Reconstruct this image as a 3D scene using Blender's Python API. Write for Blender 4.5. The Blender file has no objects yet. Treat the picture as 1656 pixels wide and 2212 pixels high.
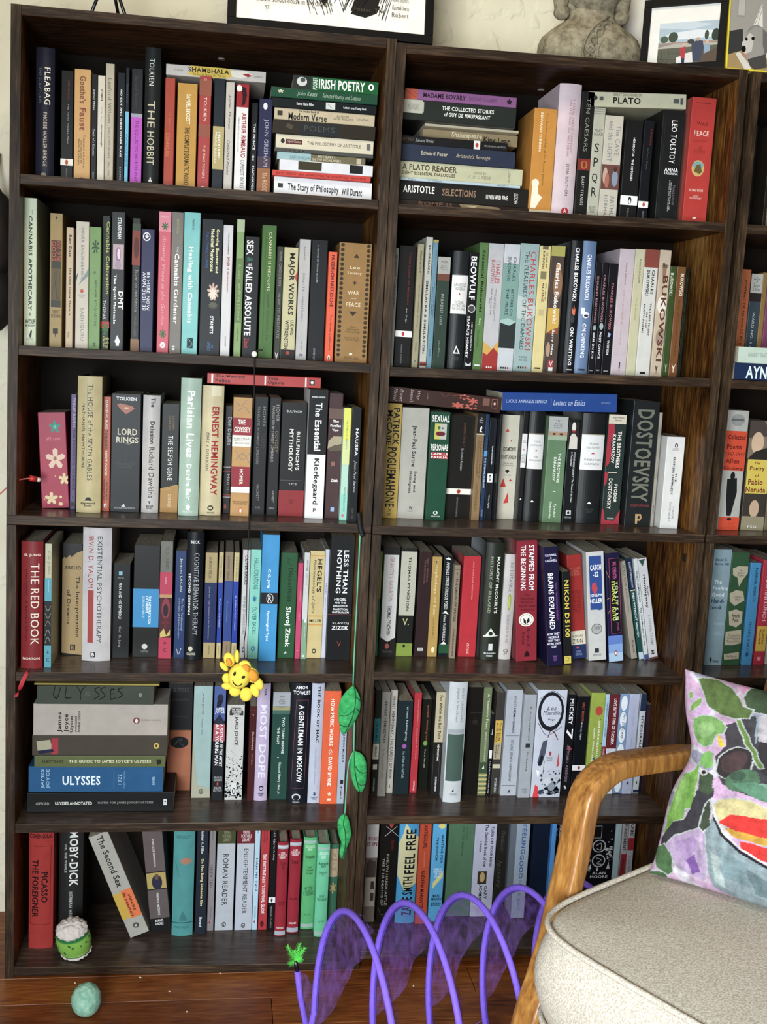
import bpy, bmesh, math, random
from mathutils import Vector, Matrix, noise
random.seed(7)
S = bpy.context.scene
COL = S.collection
# ---------------------------------------------------------------- camera
FPX, CX, CY, CZ = 2400.5959, 0.366721, -1.954898, 1.165821
YAW, PIT, ROL = 0.144131, -0.142547, 0.052277
def cam_axes():
    sy, cy = math.sin(YAW), math.cos(YAW); sp, cp = math.sin(PIT), math.cos(PIT)
    f = Vector((sy*cp, cy*cp, sp)); r = Vector((cy, -sy, 0)); u = r.cross(f)
    cr, sr = math.cos(ROL), math.sin(ROL)
    return cr*r + sr*u, -sr*r + cr*u, f
CR, CU, CF = cam_axes(); CC = Vector((CX, CY, CZ))
cam = bpy.data.objects.new('camera', bpy.data.cameras.new('camera')); COL.objects.link(cam)
cam.data.sensor_fit = 'HORIZONTAL'; cam.data.sensor_width = 36; cam.data.lens = FPX/1656*36
cam.data.clip_start = 0.05
m = Matrix((CR, CU, -CF)).transposed().to_4x4(); m.translation = CC
cam.matrix_world = m; S.camera = cam
# ---------------------------------------------------------------- light
W = bpy.data.worlds.new('room_light'); S.world = W; W.use_nodes = True
W.node_tree.nodes['Background'].inputs[0].default_value = (1.0, 0.93, 0.82, 1)
W.node_tree.nodes['Background'].inputs[1].default_value = 0.13
def area(name, loc, target, size, power, col):
    l = bpy.data.lights.new(name, 'AREA'); l.shape = 'RECTANGLE'; l.size, l.size_y = size
    l.energy = power; l.color = col
    o = bpy.data.objects.new(name, l); COL.objects.link(o); o.location = loc
    o.rotation_euler = (Vector(target)-Vector(loc)).to_track_quat('-Z', 'Y').to_euler()
    return o
wl = area('window_daylight', (-0.15, -2.7, 1.0), (1.2, -.2, 0.62), (1.0, 1.1), 47, (0.87, 0.95, 1.0)); wl.data.spread = math.radians(104)
area('ceiling_lamp', (0.35, -0.95, 2.75), (0.6, 0.1, 1.5), (0.4, 0.4), 12, (1.0, 0.86, 0.62))
S.view_settings.view_transform = 'Standard'; S.view_settings.look = 'None'
S.view_settings.gamma = 1.0; S.view_settings.exposure = 0.0; S.view_settings.use_curve_mapping = False

# ---------------------------------------------------------------- measuring helpers (photograph pixel -> point on a real plane)
def ray(px, py): return CR*((px-828)/FPX) - CU*((py-1106)/FPX) + CF
def on_y(px, py, y): v = ray(px, py); return CC + v*((y-CY)/v.y)
def on_z(px, py, z): v = ray(px, py); return CC + v*((z-CZ)/v.z)
def on_plane(px, py, q, n): v = ray(px, py); return CC + v*((q-CC).dot(n)/v.dot(n))
def project(p):
    d = p-CC; z = d.dot(CF); return 828+FPX*d.dot(CR)/z, 1106-FPX*d.dot(CU)/z

def lin(c): return c/12.92 if c <= 0.04045 else ((c+0.055)/1.055)**2.4
def hexc(h):
    if len(h) == 3: h = ''.join(a*2 for a in h)
    return tuple(lin(int(h[i:i+2], 16)/255) for i in (0, 2, 4))+(1.0,)

def calm(c):
    g = .3*c[0]+.59*c[1]+.11*c[2]; return tuple((g+(x-g)*.88)*.93 for x in c[:3])+(1.0,)

# ---------------------------------------------------------------- materials
def mat(name, rough=0.6, spec=0.4):
    m = bpy.data.materials.new(name); m.use_nodes = True
    b = m.node_tree.nodes['Principled BSDF']
    b.inputs['Roughness'].default_value = rough; b.inputs['Specular IOR Level'].default_value = spec
    return m, m.node_tree, b
def N(nt, t, **k):
    n = nt.nodes.new(t)
    for a, v in k.items():
        if a in n.inputs: n.inputs[a].default_value = v
        else: setattr(n, a, v)
    return n
def noise_tex(nt, scale, vec=(1, 1, 1), detail=4, rough=.55, coord='Object'):
    tc = N(nt, 'ShaderNodeTexCoord'); mp = N(nt, 'ShaderNodeMapping'); mp.inputs['Scale'].default_value = vec
    nt.links.new(tc.outputs[coord], mp.inputs[0])
    n = N(nt, 'ShaderNodeTexNoise'); n.inputs['Scale'].default_value = scale
    n.inputs['Detail'].default_value = detail; n.inputs['Roughness'].default_value = rough
    nt.links.new(mp.outputs[0], n.inputs['Vector']); return n
def ramp(nt, src, stops):
    r = N(nt, 'ShaderNodeValToRGB'); e = r.color_ramp.elements
    while len(e) < len(stops): e.new(0.5)
    for i, (p, c) in enumerate(stops): e[i].position = p; e[i].color = c
    nt.links.new(src, r.inputs[0]); return r
def bump(nt, b, src, strength, dist=0.001):
    bp = N(nt, 'ShaderNodeBump'); bp.inputs['Strength'].default_value = strength; bp.inputs['Distance'].default_value = dist
    nt.links.new(src, bp.inputs['Height']); nt.links.new(bp.outputs[0], b.inputs['Normal'])
def plain(name, h, rough=.6, bs=0, bscale=200, spec=.4, var=0.0):
    m, nt, b = mat(name, rough, spec); c = hexc(h); b.inputs['Base Color'].default_value = c
    if var:
        n = noise_tex(nt, bscale*.3); d = tuple(x*(1-var) for x in c[:3])+(1,); l = tuple(min(1, x*(1+var)) for x in c[:3])+(1,)
        r = ramp(nt, n.outputs[0], [(0.35, d), (0.65, l)]); nt.links.new(r.outputs[0], b.inputs['Base Color'])
    if bs: n = noise_tex(nt, bscale); bump(nt, b, n.outputs[0], bs)
    return m
def attr_mat(name, rough, var=0.12, scale=60, bs=0.0, spec=.4):
    m, nt, b = mat(name, rough, spec)
    a = N(nt, 'ShaderNodeAttribute', attribute_name='Col')
    n = noise_tex(nt, scale, detail=5); mr = N(nt, 'ShaderNodeMapRange')
    mr.inputs['From Min'].default_value = .3; mr.inputs['From Max'].default_value = .7
    mr.inputs['To Min'].default_value = 1-var; mr.inputs['To Max'].default_value = 1+var
    nt.links.new(n.outputs[0], mr.inputs['Value'])
    mx = N(nt, 'ShaderNodeVectorMath', operation='SCALE')
    nt.links.new(a.outputs['Color'], mx.inputs[0]); nt.links.new(mr.outputs[0], mx.inputs['Scale'])
    nt.links.new(mx.outputs[0], b.inputs['Base Color'])
    if bs: bump(nt, b, n.outputs[0], bs)
    return m
def wood(name, axis, stops, rough=.5, scale=14, stretch=14, bs=.25, fine=90, spec=.16):
    m, nt, b = mat(name, rough, spec)
    vec = [stretch]*3; vec[axis] = 1.0
    n1 = noise_tex(nt, scale*.35, [v*.35 if v > 1 else 1 for v in vec], 6, .6)
    n2 = noise_tex(nt, fine*.2, [v*1.2 if v > 1 else 1 for v in vec], 3, .6)
    mx = N(nt, 'ShaderNodeMath', operation='ADD'); h = N(nt, 'ShaderNodeMath', operation='MULTIPLY'); h.inputs[1].default_value = .5
    nt.links.new(n1.outputs[0], mx.inputs[0]); nt.links.new(n2.outputs[0], mx.inputs[1]); nt.links.new(mx.outputs[0], h.inputs[0])
    r = ramp(nt, h.outputs[0], [(p, hexc(c)) for p, c in stops]); nt.links.new(r.outputs[0], b.inputs['Base Color'])
    bump(nt, b, h.outputs[0], bs, .0006)
    return m
M = {}
M['board_x'] = wood('espresso_board', 0, [(.36, '170f0a'), (.5, '2f2218'), (.66, '54412f')], .5)
M['board_z'] = wood('espresso_panel', 2, [(.36, '170f0a'), (.5, '312418'), (.66, '564330')], .5)
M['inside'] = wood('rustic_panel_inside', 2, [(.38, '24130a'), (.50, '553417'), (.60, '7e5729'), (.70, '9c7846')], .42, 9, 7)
M['inside_x'] = wood('rustic_board_under', 0, [(.36, '1c100a'), (.5, '3c2617'), (.66, '5a3c26')], .4, 9, 8)
M['top_x'] = wood('shelf_top_veneer', 0, [(.34, '2c211c'), (.5, '43362f'), (.68, '66574c')], .28, 8, 6, spec=.35)
M['back'] = plain('dark_back_board', '140e0a', .7, spec=.08)
M['cover'] = attr_mat('printed_book_cover', .38, .07, 40, 0, .14)
M['cloth'] = attr_mat('book_cloth_or_jacket', .4, .08, 50, 0, .16)
M['print'] = attr_mat('printed_ink', .42, .03, 80, 0, .14)
M['metal_dark'] = plain('black_metal', '0c0c0d', .3, spec=.6)
M['black_frame'] = plain('black_painted_frame', '0b0a0a', .55, spec=.12)
M['cord_black'] = plain('black_cord', '0b0b0c', .7)
M['white_plastic'] = plain('white_plastic', 'e8e2d8', .3)
m, nt, b = mat('book_pages', .8, .2); n = noise_tex(nt, 30, (60, 1, 1), 2)
r = ramp(nt, n.outputs[0], [(.35, hexc('988c76')), (.65, hexc('c8bfa8'))]); nt.links.new(r.outputs[0], b.inputs['Base Color']); M['pages'] = m
m, nt, b = mat('book_pages_flat', .8, .2); n = noise_tex(nt, 30, (1, 1, 60), 2)
r = ramp(nt, n.outputs[0], [(.35, hexc('988c76')), (.65, hexc('c8bfa8'))]); nt.links.new(r.outputs[0], b.inputs['Base Color']); M['pages_flat'] = m

# ---------------------------------------------------------------- mesh helpers
def link(name, me, material=None, parent=None, smooth=False):
    o = bpy.data.objects.new(name, me); COL.objects.link(o)
    if material: me.materials.append(material)
    if parent: o.parent = parent
    if smooth:
        me.polygons.foreach_set('use_smooth', [True]*len(me.polygons))
    return o
def from_bm(name, bm, material=None, parent=None, smooth=False):
    bmesh.ops.recalc_face_normals(bm, faces=bm.faces)
    me = bpy.data.meshes.new(name); bm.to_mesh(me); bm.free()
    return link(name, me, material, parent, smooth)
def empty(name, loc, rot=(0, 0, 0)):
    o = bpy.data.objects.new(name, None); COL.objects.link(o); o.empty_display_size = .02
    o.location = loc; o.rotation_euler = rot; return o
def tag(o, label, cat, group=None):
    o['label'] = label; o['category'] = cat
    if group: o['group'] = group
    return o
def set_col(me, cols):
    a = me.attributes.new('Col', 'FLOAT_COLOR', 'POINT'); flat = []
    for c in cols: flat += c
    a.data.foreach_set('color', flat)
def one_col(me, c): set_col(me, [c]*len(me.vertices))
def box(bm, a, b):
    r = bmesh.ops.create_cube(bm, size=1); c = [(a[i]+b[i])/2 for i in range(3)]; s = [abs(b[i]-a[i]) for i in range(3)]
    for v in r['verts']: v.co = Vector((c[0]+v.co.x*s[0], c[1]+v.co.y*s[1], c[2]+v.co.z*s[2]))
    return r['verts']
def boxo(name, a, b, material, parent=None, bev=0.0):
    bm = bmesh.new(); box(bm, a, b)
    if bev: bmesh.ops.bevel(bm, geom=bm.edges[:], offset=bev, segments=2, affect='EDGES', profile=.5)
    return from_bm(name, bm, material, parent)
def loft(bm, rings, cap=True, closed=True):
    vr = [[bm.verts.new(p) for p in r] for r in rings]
    n = len(vr[0])
    for i in range(len(vr)-1):
        for j in range(n if closed else n-1):
            k = (j+1) % n
            bm.faces.new((vr[i][j], vr[i][k], vr[i+1][k], vr[i+1][j]))
    if cap and closed:
        bm.faces.new(vr[0][::-1]); bm.faces.new(vr[-1])
    return vr
def smooth_path(pts, n=6):
    pts = [Vector(p) for p in pts]
    if len(pts) < 3: return pts
    out = []
    P = [2*pts[0]-pts[1]]+pts+[2*pts[-1]-pts[-2]]
    for i in range(1, len(P)-2):
        a, b, c, d = P[i-1:i+3]
        for k in range(n):
            t = k/n
            out.append(0.5*((2*b)+(c-a)*t+(2*a-5*b+4*c-d)*t*t+(3*b-3*c+d-a)*t**3))
    out.append(pts[-1]); return out
def tube(bm, pts, rad, seg=8):
    n = len(pts); rings = []; prev = None
    for i, p in enumerate(pts):
        t = (pts[min(i+1, n-1)]-pts[max(i-1, 0)]).normalized()
        if prev is None: u = t.orthogonal().normalized()
        else:
            u = prev-t*prev.dot(t); u = u.normalized() if u.length > 1e-6 else t.orthogonal().normalized()
        prev = u; w = t.cross(u)
        r = rad(i/(n-1)) if callable(rad) else rad
        rings.append([p+u*(r*math.cos(a))+w*(r*math.sin(a)) for a in [2*math.pi*k/seg for k in range(seg)]])
    loft(bm, rings)
def tubo(name, pts, rad, material, parent=None, seg=8, n=6):
    bm = bmesh.new(); tube(bm, smooth_path(pts, n), rad, seg); return from_bm(name, bm, material, parent, True)
def ellipsoid(bm, c, r, rot=None, u=20, v=12, disp=0, dscale=60, power=1.0):
    c = Vector(c); res = bmesh.ops.create_uvsphere(bm, u_segments=u, v_segments=v, radius=1)
    for vt in res['verts']:
        d = vt.co.copy()
        if disp: d = d*(1+disp*noise.noise((d+c*7)*dscale*.05))
        q = Vector((d.x*r[0], d.y*r[1], d.z*r[2]))
        if rot: q = rot @ q
        vt.co = q+c
    return res['verts']

# ---------------------------------------------------------------- flat printing (spines, pictures): one batch of text conversion
TEXTS = {}
def text_key(s, bold, ital): return (s, bold, ital)
class Art:
    """collects coloured flat shapes in unit coordinates (u right, v down, 0..1) for a face of size w x h metres"""
    def __init__(s, w, h): s.w, s.h, s.shapes, s.txt = w, h, [], []
    def poly(s, col, pts): s.shapes.append((col, [pts]))
    def add(s, items):
        for it in items:
            it = it.strip()
            if not it: continue
            k, rest = it.split(' ', 1); st = k[1:]; k = k[0]
            if k == 'K':
                a, t = [q.strip() for q in rest.split('/')]
                s.add(['T 8a4030 55 68 8 26 '+a, 'T~ aaa 50 64 30 66 '+t, 'B e4ddd4 80 86', 'E b0502c 38 62 80.6 85.6', 'T 888 44 56 89 99 PENGUIN'])
                continue
            f = rest.split(' ')
            c = calm(hexc(f[0])); g = f[1:]
            if k == 'B':
                v0, v1 = float(g[0])/100, float(g[1])/100; s.poly(c, [(0, v0), (1, v0), (1, v1), (0, v1)])
            elif k == 'R':
                u0, u1, v0, v1 = [float(q)/100 for q in g[:4]]; s.poly(c, [(u0, v0), (u1, v0), (u1, v1), (u0, v1)])
            elif k == 'E':
                u0, u1, v0, v1 = [float(q)/100 for q in g[:4]]
                s.poly(c, [((u0+u1)/2+(u1-u0)/2*math.cos(a), (v0+v1)/2+(v1-v0)/2*math.sin(a)) for a in [2*math.pi*i/20 for i in range(20)]])
            elif k == 'S':
                u0, u1, v0, v1 = [float(q)/100 for q in g[:4]]; n = int(g[4]); inn = float(g[5]); pts = []
                cu, cv = (u0+u1)/2, (v0+v1)/2; tris = []
                for i in range(n):
                    a = 2*math.pi*i/n-math.pi/2; d = math.pi/n*.95
                    P = lambda rr, aa: (cu+(u1-u0)/2*rr*math.cos(aa), cv+(v1-v0)/2*rr*math.sin(aa))
                    tris.append([P(0, 0), P(inn, a-d), P(.85, a-d*.5), P(1, a), P(.85, a+d*.5), P(inn, a+d)])
                s.shapes.append((c, tris))
            elif k == 'P':
                s.poly(c, [tuple(float(z)/100 for z in q.split(',')) for q in g])
            elif k == 'Z':
                wd = float(g[0])/100*min(s.w, s.h); co = [float(q)/100 for q in g[1:]]
                pts = [Vector((co[i]*s.w, co[i+1]*s.h)) for i in range(0, len(co)-1, 2)]
                if len(pts) > 2:
                    closed = (pts[0]-pts[-1]).length < 1e-6
                    if not closed and len(pts) < 9: pts = [Vector((q.x, q.y)) for q in smooth_path([(p.x, p.y, 0) for p in pts], 4)]
                qs = []
                for a, b in zip(pts, pts[1:]):
                    d = (b-a)
                    if d.length < 1e-9: continue
                    d = d.normalized(); nn = Vector((-d.y, d.x))*wd/2; d = d*wd*.3
                    qs.append([((q.x)/s.w, (q.y)/s.h) for q in (a-d+nn, b+d+nn, b+d-nn, a-d-nn)])
                s.shapes.append((c, qs))
            elif k == 'D':
                u0, u1 = float(g[0])/100, float(g[1])/100; qs = []
                for i in range(24):
                    v = .02+i*.04; um = (u0+u1)/2; hv = .016
                    qs.append([(um+(u1-u0)/2*math.cos(a), v+hv*math.sin(a)) for a in [2*math.pi*j/7 for j in range(7)]])
                s.shapes.append((c, qs))
            elif k == 'X':
                u0, u1, v0, v1 = [float(q)/100 for q in g[:4]]; n = int(g[4]); qs = []; rr = random.Random(n*7+int(u0*100))
                for i in range(n):
                    t = rr.random()**.7; u = u0+(u1-u0)*rr.random(); v = v0+(v1-v0)*t; a0 = rr.random()*6; q = .25+t
                    ru = .06*q*(.4+rr.random()); rv = ru*s.w/s.h*(.3+rr.random())
                    pt = []
                    for j in range(5):
                        a = a0+j*1.2566; pt.append((min(1, max(0, u+ru*math.cos(a)*(.5+rr.random()))), min(1, max(0, v+rv*math.sin(a)*(.5+rr.random())))))
                    qs.append(pt)
                s.shapes.append((c, qs))
            elif k in 'THU':
                u0, u1, v0, v1 = [float(q)/100 for q in g[:4]]; t = ' '.join(g[4:]).replace('^', '\n')
                key = (t, '*' in st, '~' in st); TEXTS[key] = None
                s.txt.append((k, c, u0, u1, v0, v1, key))
    def build(s, parent, place, art_name='spine_artwork', text_name='lettering', cuts=0, lift=.00025):
        for nm, kind in ((art_name, 0), (text_name, 1)):
            V, F, C = [], [], []
            if kind == 0:
                for li, (c, polys) in enumerate(s.shapes):
                    off = lift+li*.00004
                    for p in polys:
                        cl = [(min(1, max(0, a)), min(1, max(0, b))) for a, b in p]
                        base = len(V)
                        V += [(a, b, off) for a, b in cl]; F.append(list(range(base, base+len(cl)))); C += [c]*len(cl)
            else:
                top = lift+len(s.shapes)*.00004+.00008
                for (k, c, u0, u1, v0, v1, key) in s.txt:
                    tv, tf = TEXTS[key]
                    base = len(V)
                    for x, y in tv:
                        if k == 'H': u, v = u0+(u1-u0)*x, v1-(v1-v0)*y
                        elif k == 'T': u, v = u0+(u1-u0)*y, v0+(v1-v0)*x
                        else: u, v = u1-(u1-u0)*y, v1-(v1-v0)*x
                        V.append((min(1, max(0, u)), min(.998, max(.002, v)), top)); C.append(c)
                    F += [[base+i for i in f] for f in tf]
            if not F: continue
            me = bpy.data.meshes.new(nm); me.from_pydata(V, [], F)
            set_col(me, C)
            if cuts:
                bm = bmesh.new(); bm.from_mesh(me)
                bmesh.ops.triangulate(bm, faces=[f for f in bm.faces if len(f.verts) > 4])
                for i in range(1, cuts):
                    bmesh.ops.bisect_plane(bm, geom=bm.verts[:]+bm.edges[:]+bm.faces[:], dist=1e-6, plane_co=(i/cuts, 0, 0), plane_no=(1, 0, 0))
                bm.to_mesh(me); bm.free()
            for v in me.vertices: v.co = place(v.co.x, v.co.y, v.co.z)
            me.update()
            o = link(nm, me, M['print'], parent)
            if (kind == 0 and len(s.shapes)+sum(len(q[1]) for q in s.shapes) > 2) or (kind == 1 and len(s.txt) > 1): o['kind'] = 'stuff'
            # face the camera side
def bake_texts():
    objs = []
    for key in list(TEXTS):
        if TEXTS[key] is not None: continue
        t, b, it = key
        c = bpy.data.curves.new('t', 'FONT'); c.body = t; c.resolution_u = 2; c.align_x = 'CENTER'
        c.space_line = .82; c.space_character = 1.08
        if b: c.offset = .022
        if it: c.shear = .35
        o = bpy.data.objects.new('t', c); COL.objects.link(o); objs.append((key, o, c))
    bpy.context.view_layer.update(); dg = bpy.context.evaluated_depsgraph_get()
    for key, o, c in objs:
        me = bpy.data.meshes.new_from_object(o.evaluated_get(dg))
        vs = [(v.co.x, v.co.y) for v in me.vertices]
        if vs:
            x0, x1 = min(a for a, _ in vs), max(a for a, _ in vs); y0, y1 = min(a for _, a in vs), max(a for _, a in vs)
            dx, dy = max(x1-x0, 1e-6), max(y1-y0, 1e-6)
            TEXTS[key] = ([((a-x0)/dx, (b-y0)/dy) for a, b in vs], [list(p.vertices) for p in me.polygons])
        else: TEXTS[key] = ([], [])
        bpy.data.meshes.remove(me)
    for key, o, c in objs:
        bpy.data.objects.remove(o); bpy.data.curves.remove(c)
PENDING = []   # (art, parent, place, kwargs)
def later(art, parent, place, **k): PENDING.append((art, parent, place, k))
# ================================================================= the room
WALL_Y = .247
m, nt, b = mat('cream_plaster', .8, .2)
n = noise_tex(nt, 5, detail=8, rough=.6); n2 = noise_tex(nt, 16, detail=3, rough=.5)
r = ramp(nt, n.outputs[0], [(.3, hexc('cdc5ac')), (.7, hexc('dfd8c2'))]); nt.links.new(r.outputs[0], b.inputs['Base Color'])
r2 = ramp(nt, n2.outputs[0], [(.50, (0, 0, 0, 1)), (.56, (1, 1, 1, 1))]); bump(nt, b, r2.outputs[0], .5, .004); M['plaster'] = m
def struct(name, o): o.name = name; o['kind'] = 'structure'; return o
struct('wall_back', boxo('wall_back', (-1.2, WALL_Y, 0), (3.0, WALL_Y+.1, 2.75), M['plaster']))
M['plank'] = wood('pine_floor_plank', 0, [(.34, '44200e'), (.5, '78401c'), (.68, '9c602e')], .34, 10, 8, .15, spec=.3)
M['plank2'] = wood('pine_floor_plank_darker', 0, [(.34, '3c1c0c'), (.5, '6a3618'), (.68, '8c5228')], .34, 10, 8, .15, spec=.3)
fl = empty('floor', (0, 0, 0)); fl['kind'] = 'structure'
rr = random.Random(3); y = WALL_Y
while y > -1.7:
    w = .083; x = -1.2-rr.random()*.8
    while x < 3.0:
        L = 1.2+rr.random()*1.2
        boxo('plank', (x+.0006, y-w+.0006, -.018), (min(x+L, 3.2)-.0006, y-.0006, 0), M['plank'] if rr.random() < .6 else M['plank2'], fl, .0008)
        x += L
    y -= w
boxo('subfloor', (-2.1, -1.8, -.03), (3.2, WALL_Y, -.0185), M['back'], fl)

# ================================================================= bookcases
DEPTH = .24; T = .0162
CASES = {
 'A': dict(out_l=[(0, -.002), (.856, -.002), (1.6903, .0022)], out_r=[(0, .6323), (.859, .6298), (1.6905, .6311)],
           rows={1: (1.4258, 1.4246), 2: (1.1457, 1.1445), 3: (.8557, .8589), 4: (.5775, .5806), 5: (.2957, .2962), 6: (.0205, .0130)}, top=(1.6901, 1.6905)),
 'B': dict(out_l=[(0, .6335), (.307, .6330), (.585, .6325), (1.685, .6318)], out_r=[(0, 1.2575), (.3025, 1.258), (.582, 1.2605), (1.149, 1.2625), (1.70, 1.2607)],
           rows={1: (1.421, 1.4286), 2: (1.1406, 1.1491), 3: (.8569, .8586), 4: (.5852, .5818), 5: (.3067, .3025), 6: (.036, .034)}, top=(1.6849, 1.6933)),
 'C': dict(out_l=[(0, 1.2652), (.8586, 1.2652), (1.149, 1.2687), (1.4286, 1.2703), (1.70, 1.2701)], out_r=[(0, 1.89), (1.70, 1.90)],
           rows={1: (1.4286, 1.432), 2: (1.1491, 1.152), 3: (.8586, .861), 4: (.5818, .583), 5: (.3025, .304), 6: (.034, .034)}, top=(1.6915, 1.694)),
}
def lerp_tab(tab, z):
    if z <= tab[0][0]: return tab[0][1]
    for (a, x), (b_, x2) in zip(tab, tab[1:]):
        if z <= b_: return x+(x2-x)*(z-a)/(b_-a)
    return tab[-1][1]
CASE_LABEL = {'A': 'dark brown bookcase on the left, with the hanging plush sun', 'B': 'dark brown bookcase in the middle, behind the wooden arm',
              'C': 'dark brown bookcase cut off by the right border'}
def poly_panel(name, tab, side, z0, z1, mi, parent, y0=0.0):
    zs = [z0]+[z for z, _ in tab if z0+.01 < z < z1-.01]+[z1]; bm = bmesh.new(); rings = []
    for z in zs:
        x = lerp_tab(tab, z); a, b_ = (x, x+T) if side == 'l' else (x-T, x)
        rings.append([(a, y0, z), (b_, y0, z), (b_, DEPTH, z), (a, DEPTH, z)])
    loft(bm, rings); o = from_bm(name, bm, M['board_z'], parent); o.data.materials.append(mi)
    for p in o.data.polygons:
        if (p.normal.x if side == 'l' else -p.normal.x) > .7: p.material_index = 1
    return o
for cn, c in CASES.items():
    e = empty('bookcase', (lerp_tab(c['out_l'], 0), 0, 0)); e.location = (0, 0, 0)
    tag(e, CASE_LABEL[cn], 'bookcase', 'three dark bookcases in a row'); c['obj'] = e
    zf = c['rows'][3]; zt = c['top']
    # lower and upper side panels meet at the fixed middle board
    for side, tab, k in (('l', c['out_l'], 0), ('r', c['out_r'], 1)):
        poly_panel('side_panel', tab, side, 0, zf[k]-T-.0004, M['inside'], e)
        poly_panel('side_panel', tab, side, zf[k]+.0004, zt[k], M['inside'], e)
    def board(name, zl, zr, full=False, y0=0.0, y1=DEPTH-.004, tt=T):
        xl = lerp_tab(c['out_l'], zl)+(0 if full else T+.0004); xr = lerp_tab(c['out_r'], zr)-(0 if full else T+.0004)
        bm = bmesh.new(); loft(bm, [[(xl, y0, zl-tt), (xl, y1, zl-tt), (xl, y1, zl), (xl, y0, zl)], [(xr, y0, zr-tt), (xr, y1, zr-tt), (xr, y1, zr), (xr, y0, zr)]])
        bmesh.ops.bevel(bm, geom=[q for q in bm.edges if abs(q.verts[0].co.y-y0) < 1e-5 and abs(q.verts[1].co.y-y0) < 1e-5], offset=.0008, segments=1, affect='EDGES')
        o = from_bm(name, bm, M['board_x'], e); o.data.materials.append(M['top_x']); o.data.materials.append(M['inside_x'])
        for p in o.data.polygons:
            if p.normal.z > .7: p.material_index = 1
            if p.normal.z < -.7: p.material_index = 2
        return o
    board('top_panel', zt[0], zt[1])
    for i in (1, 2, 4, 5): board('shelf', c['rows'][i][0], c['rows'][i][1], y0=.0015)
    board('fixed_shelf', zf[0], zf[1], full=True)
    board('bottom_panel', c['rows'][6][0], c['rows'][6][1], y0=.0005)
    boxo('back_panel', (lerp_tab(c['out_l'], .86)+.008, DEPTH-.0035, .004), (lerp_tab(c['out_r'], .3)-.004, DEPTH-.0005, zt[0]-.008), M['back'], e)
    # small round cam locks under the top board
    for fx in ((.55,) if cn != 'C' else (.5,)):
        pass
bm = bmesh.new()
def disc(name, c, r, h, material, parent, axis='z'):
    bm = bmesh.new(); bmesh.ops.create_cone(bm, cap_ends=True, segments=20, radius1=r, radius2=r, depth=h)
    R = Matrix.Rotation(math.pi/2, 4, 'Y') if axis == 'x' else (Matrix.Rotation(math.pi/2, 4, 'X') if axis == 'y' else Matrix())
    bmesh.ops.transform(bm, matrix=Matrix.Translation(c) @ R, verts=bm.verts); return from_bm(name, bm, material, parent)
M['cam'] = plain('grey_cam_cover', '8a8078', .4)
for cn, px, py in (('A', 478, 128), ('B', 1168, 195)):
    c = CASES[cn]; zz = (c['top'][0]+c['top'][1])/2-T
    p = on_z(px, py, zz-.0008)
    if 0 < p.y < DEPTH: disc('cam_cover', (p.x, p.y, p.z), .0065, .0014, M['cam'], c['obj'])
v_ = ray(1478, 1205); xi_ = lerp_tab(CASES['B']['out_r'], .8)-T-.0009; p = CC+v_*((xi_-CX)/v_.x); disc('cam_cover', p, .0085, .0014, M['board_z'], CASES['B']['obj'], 'x')
def shelf_z(cn, row, x):
    c = CASES[cn]; a, b_ = c['rows'][row]; xl = lerp_tab(c['out_l'], a); xr = lerp_tab(c['out_r'], b_)
    return a+(b_-a)*(x-xl)/(xr-xl)
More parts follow.
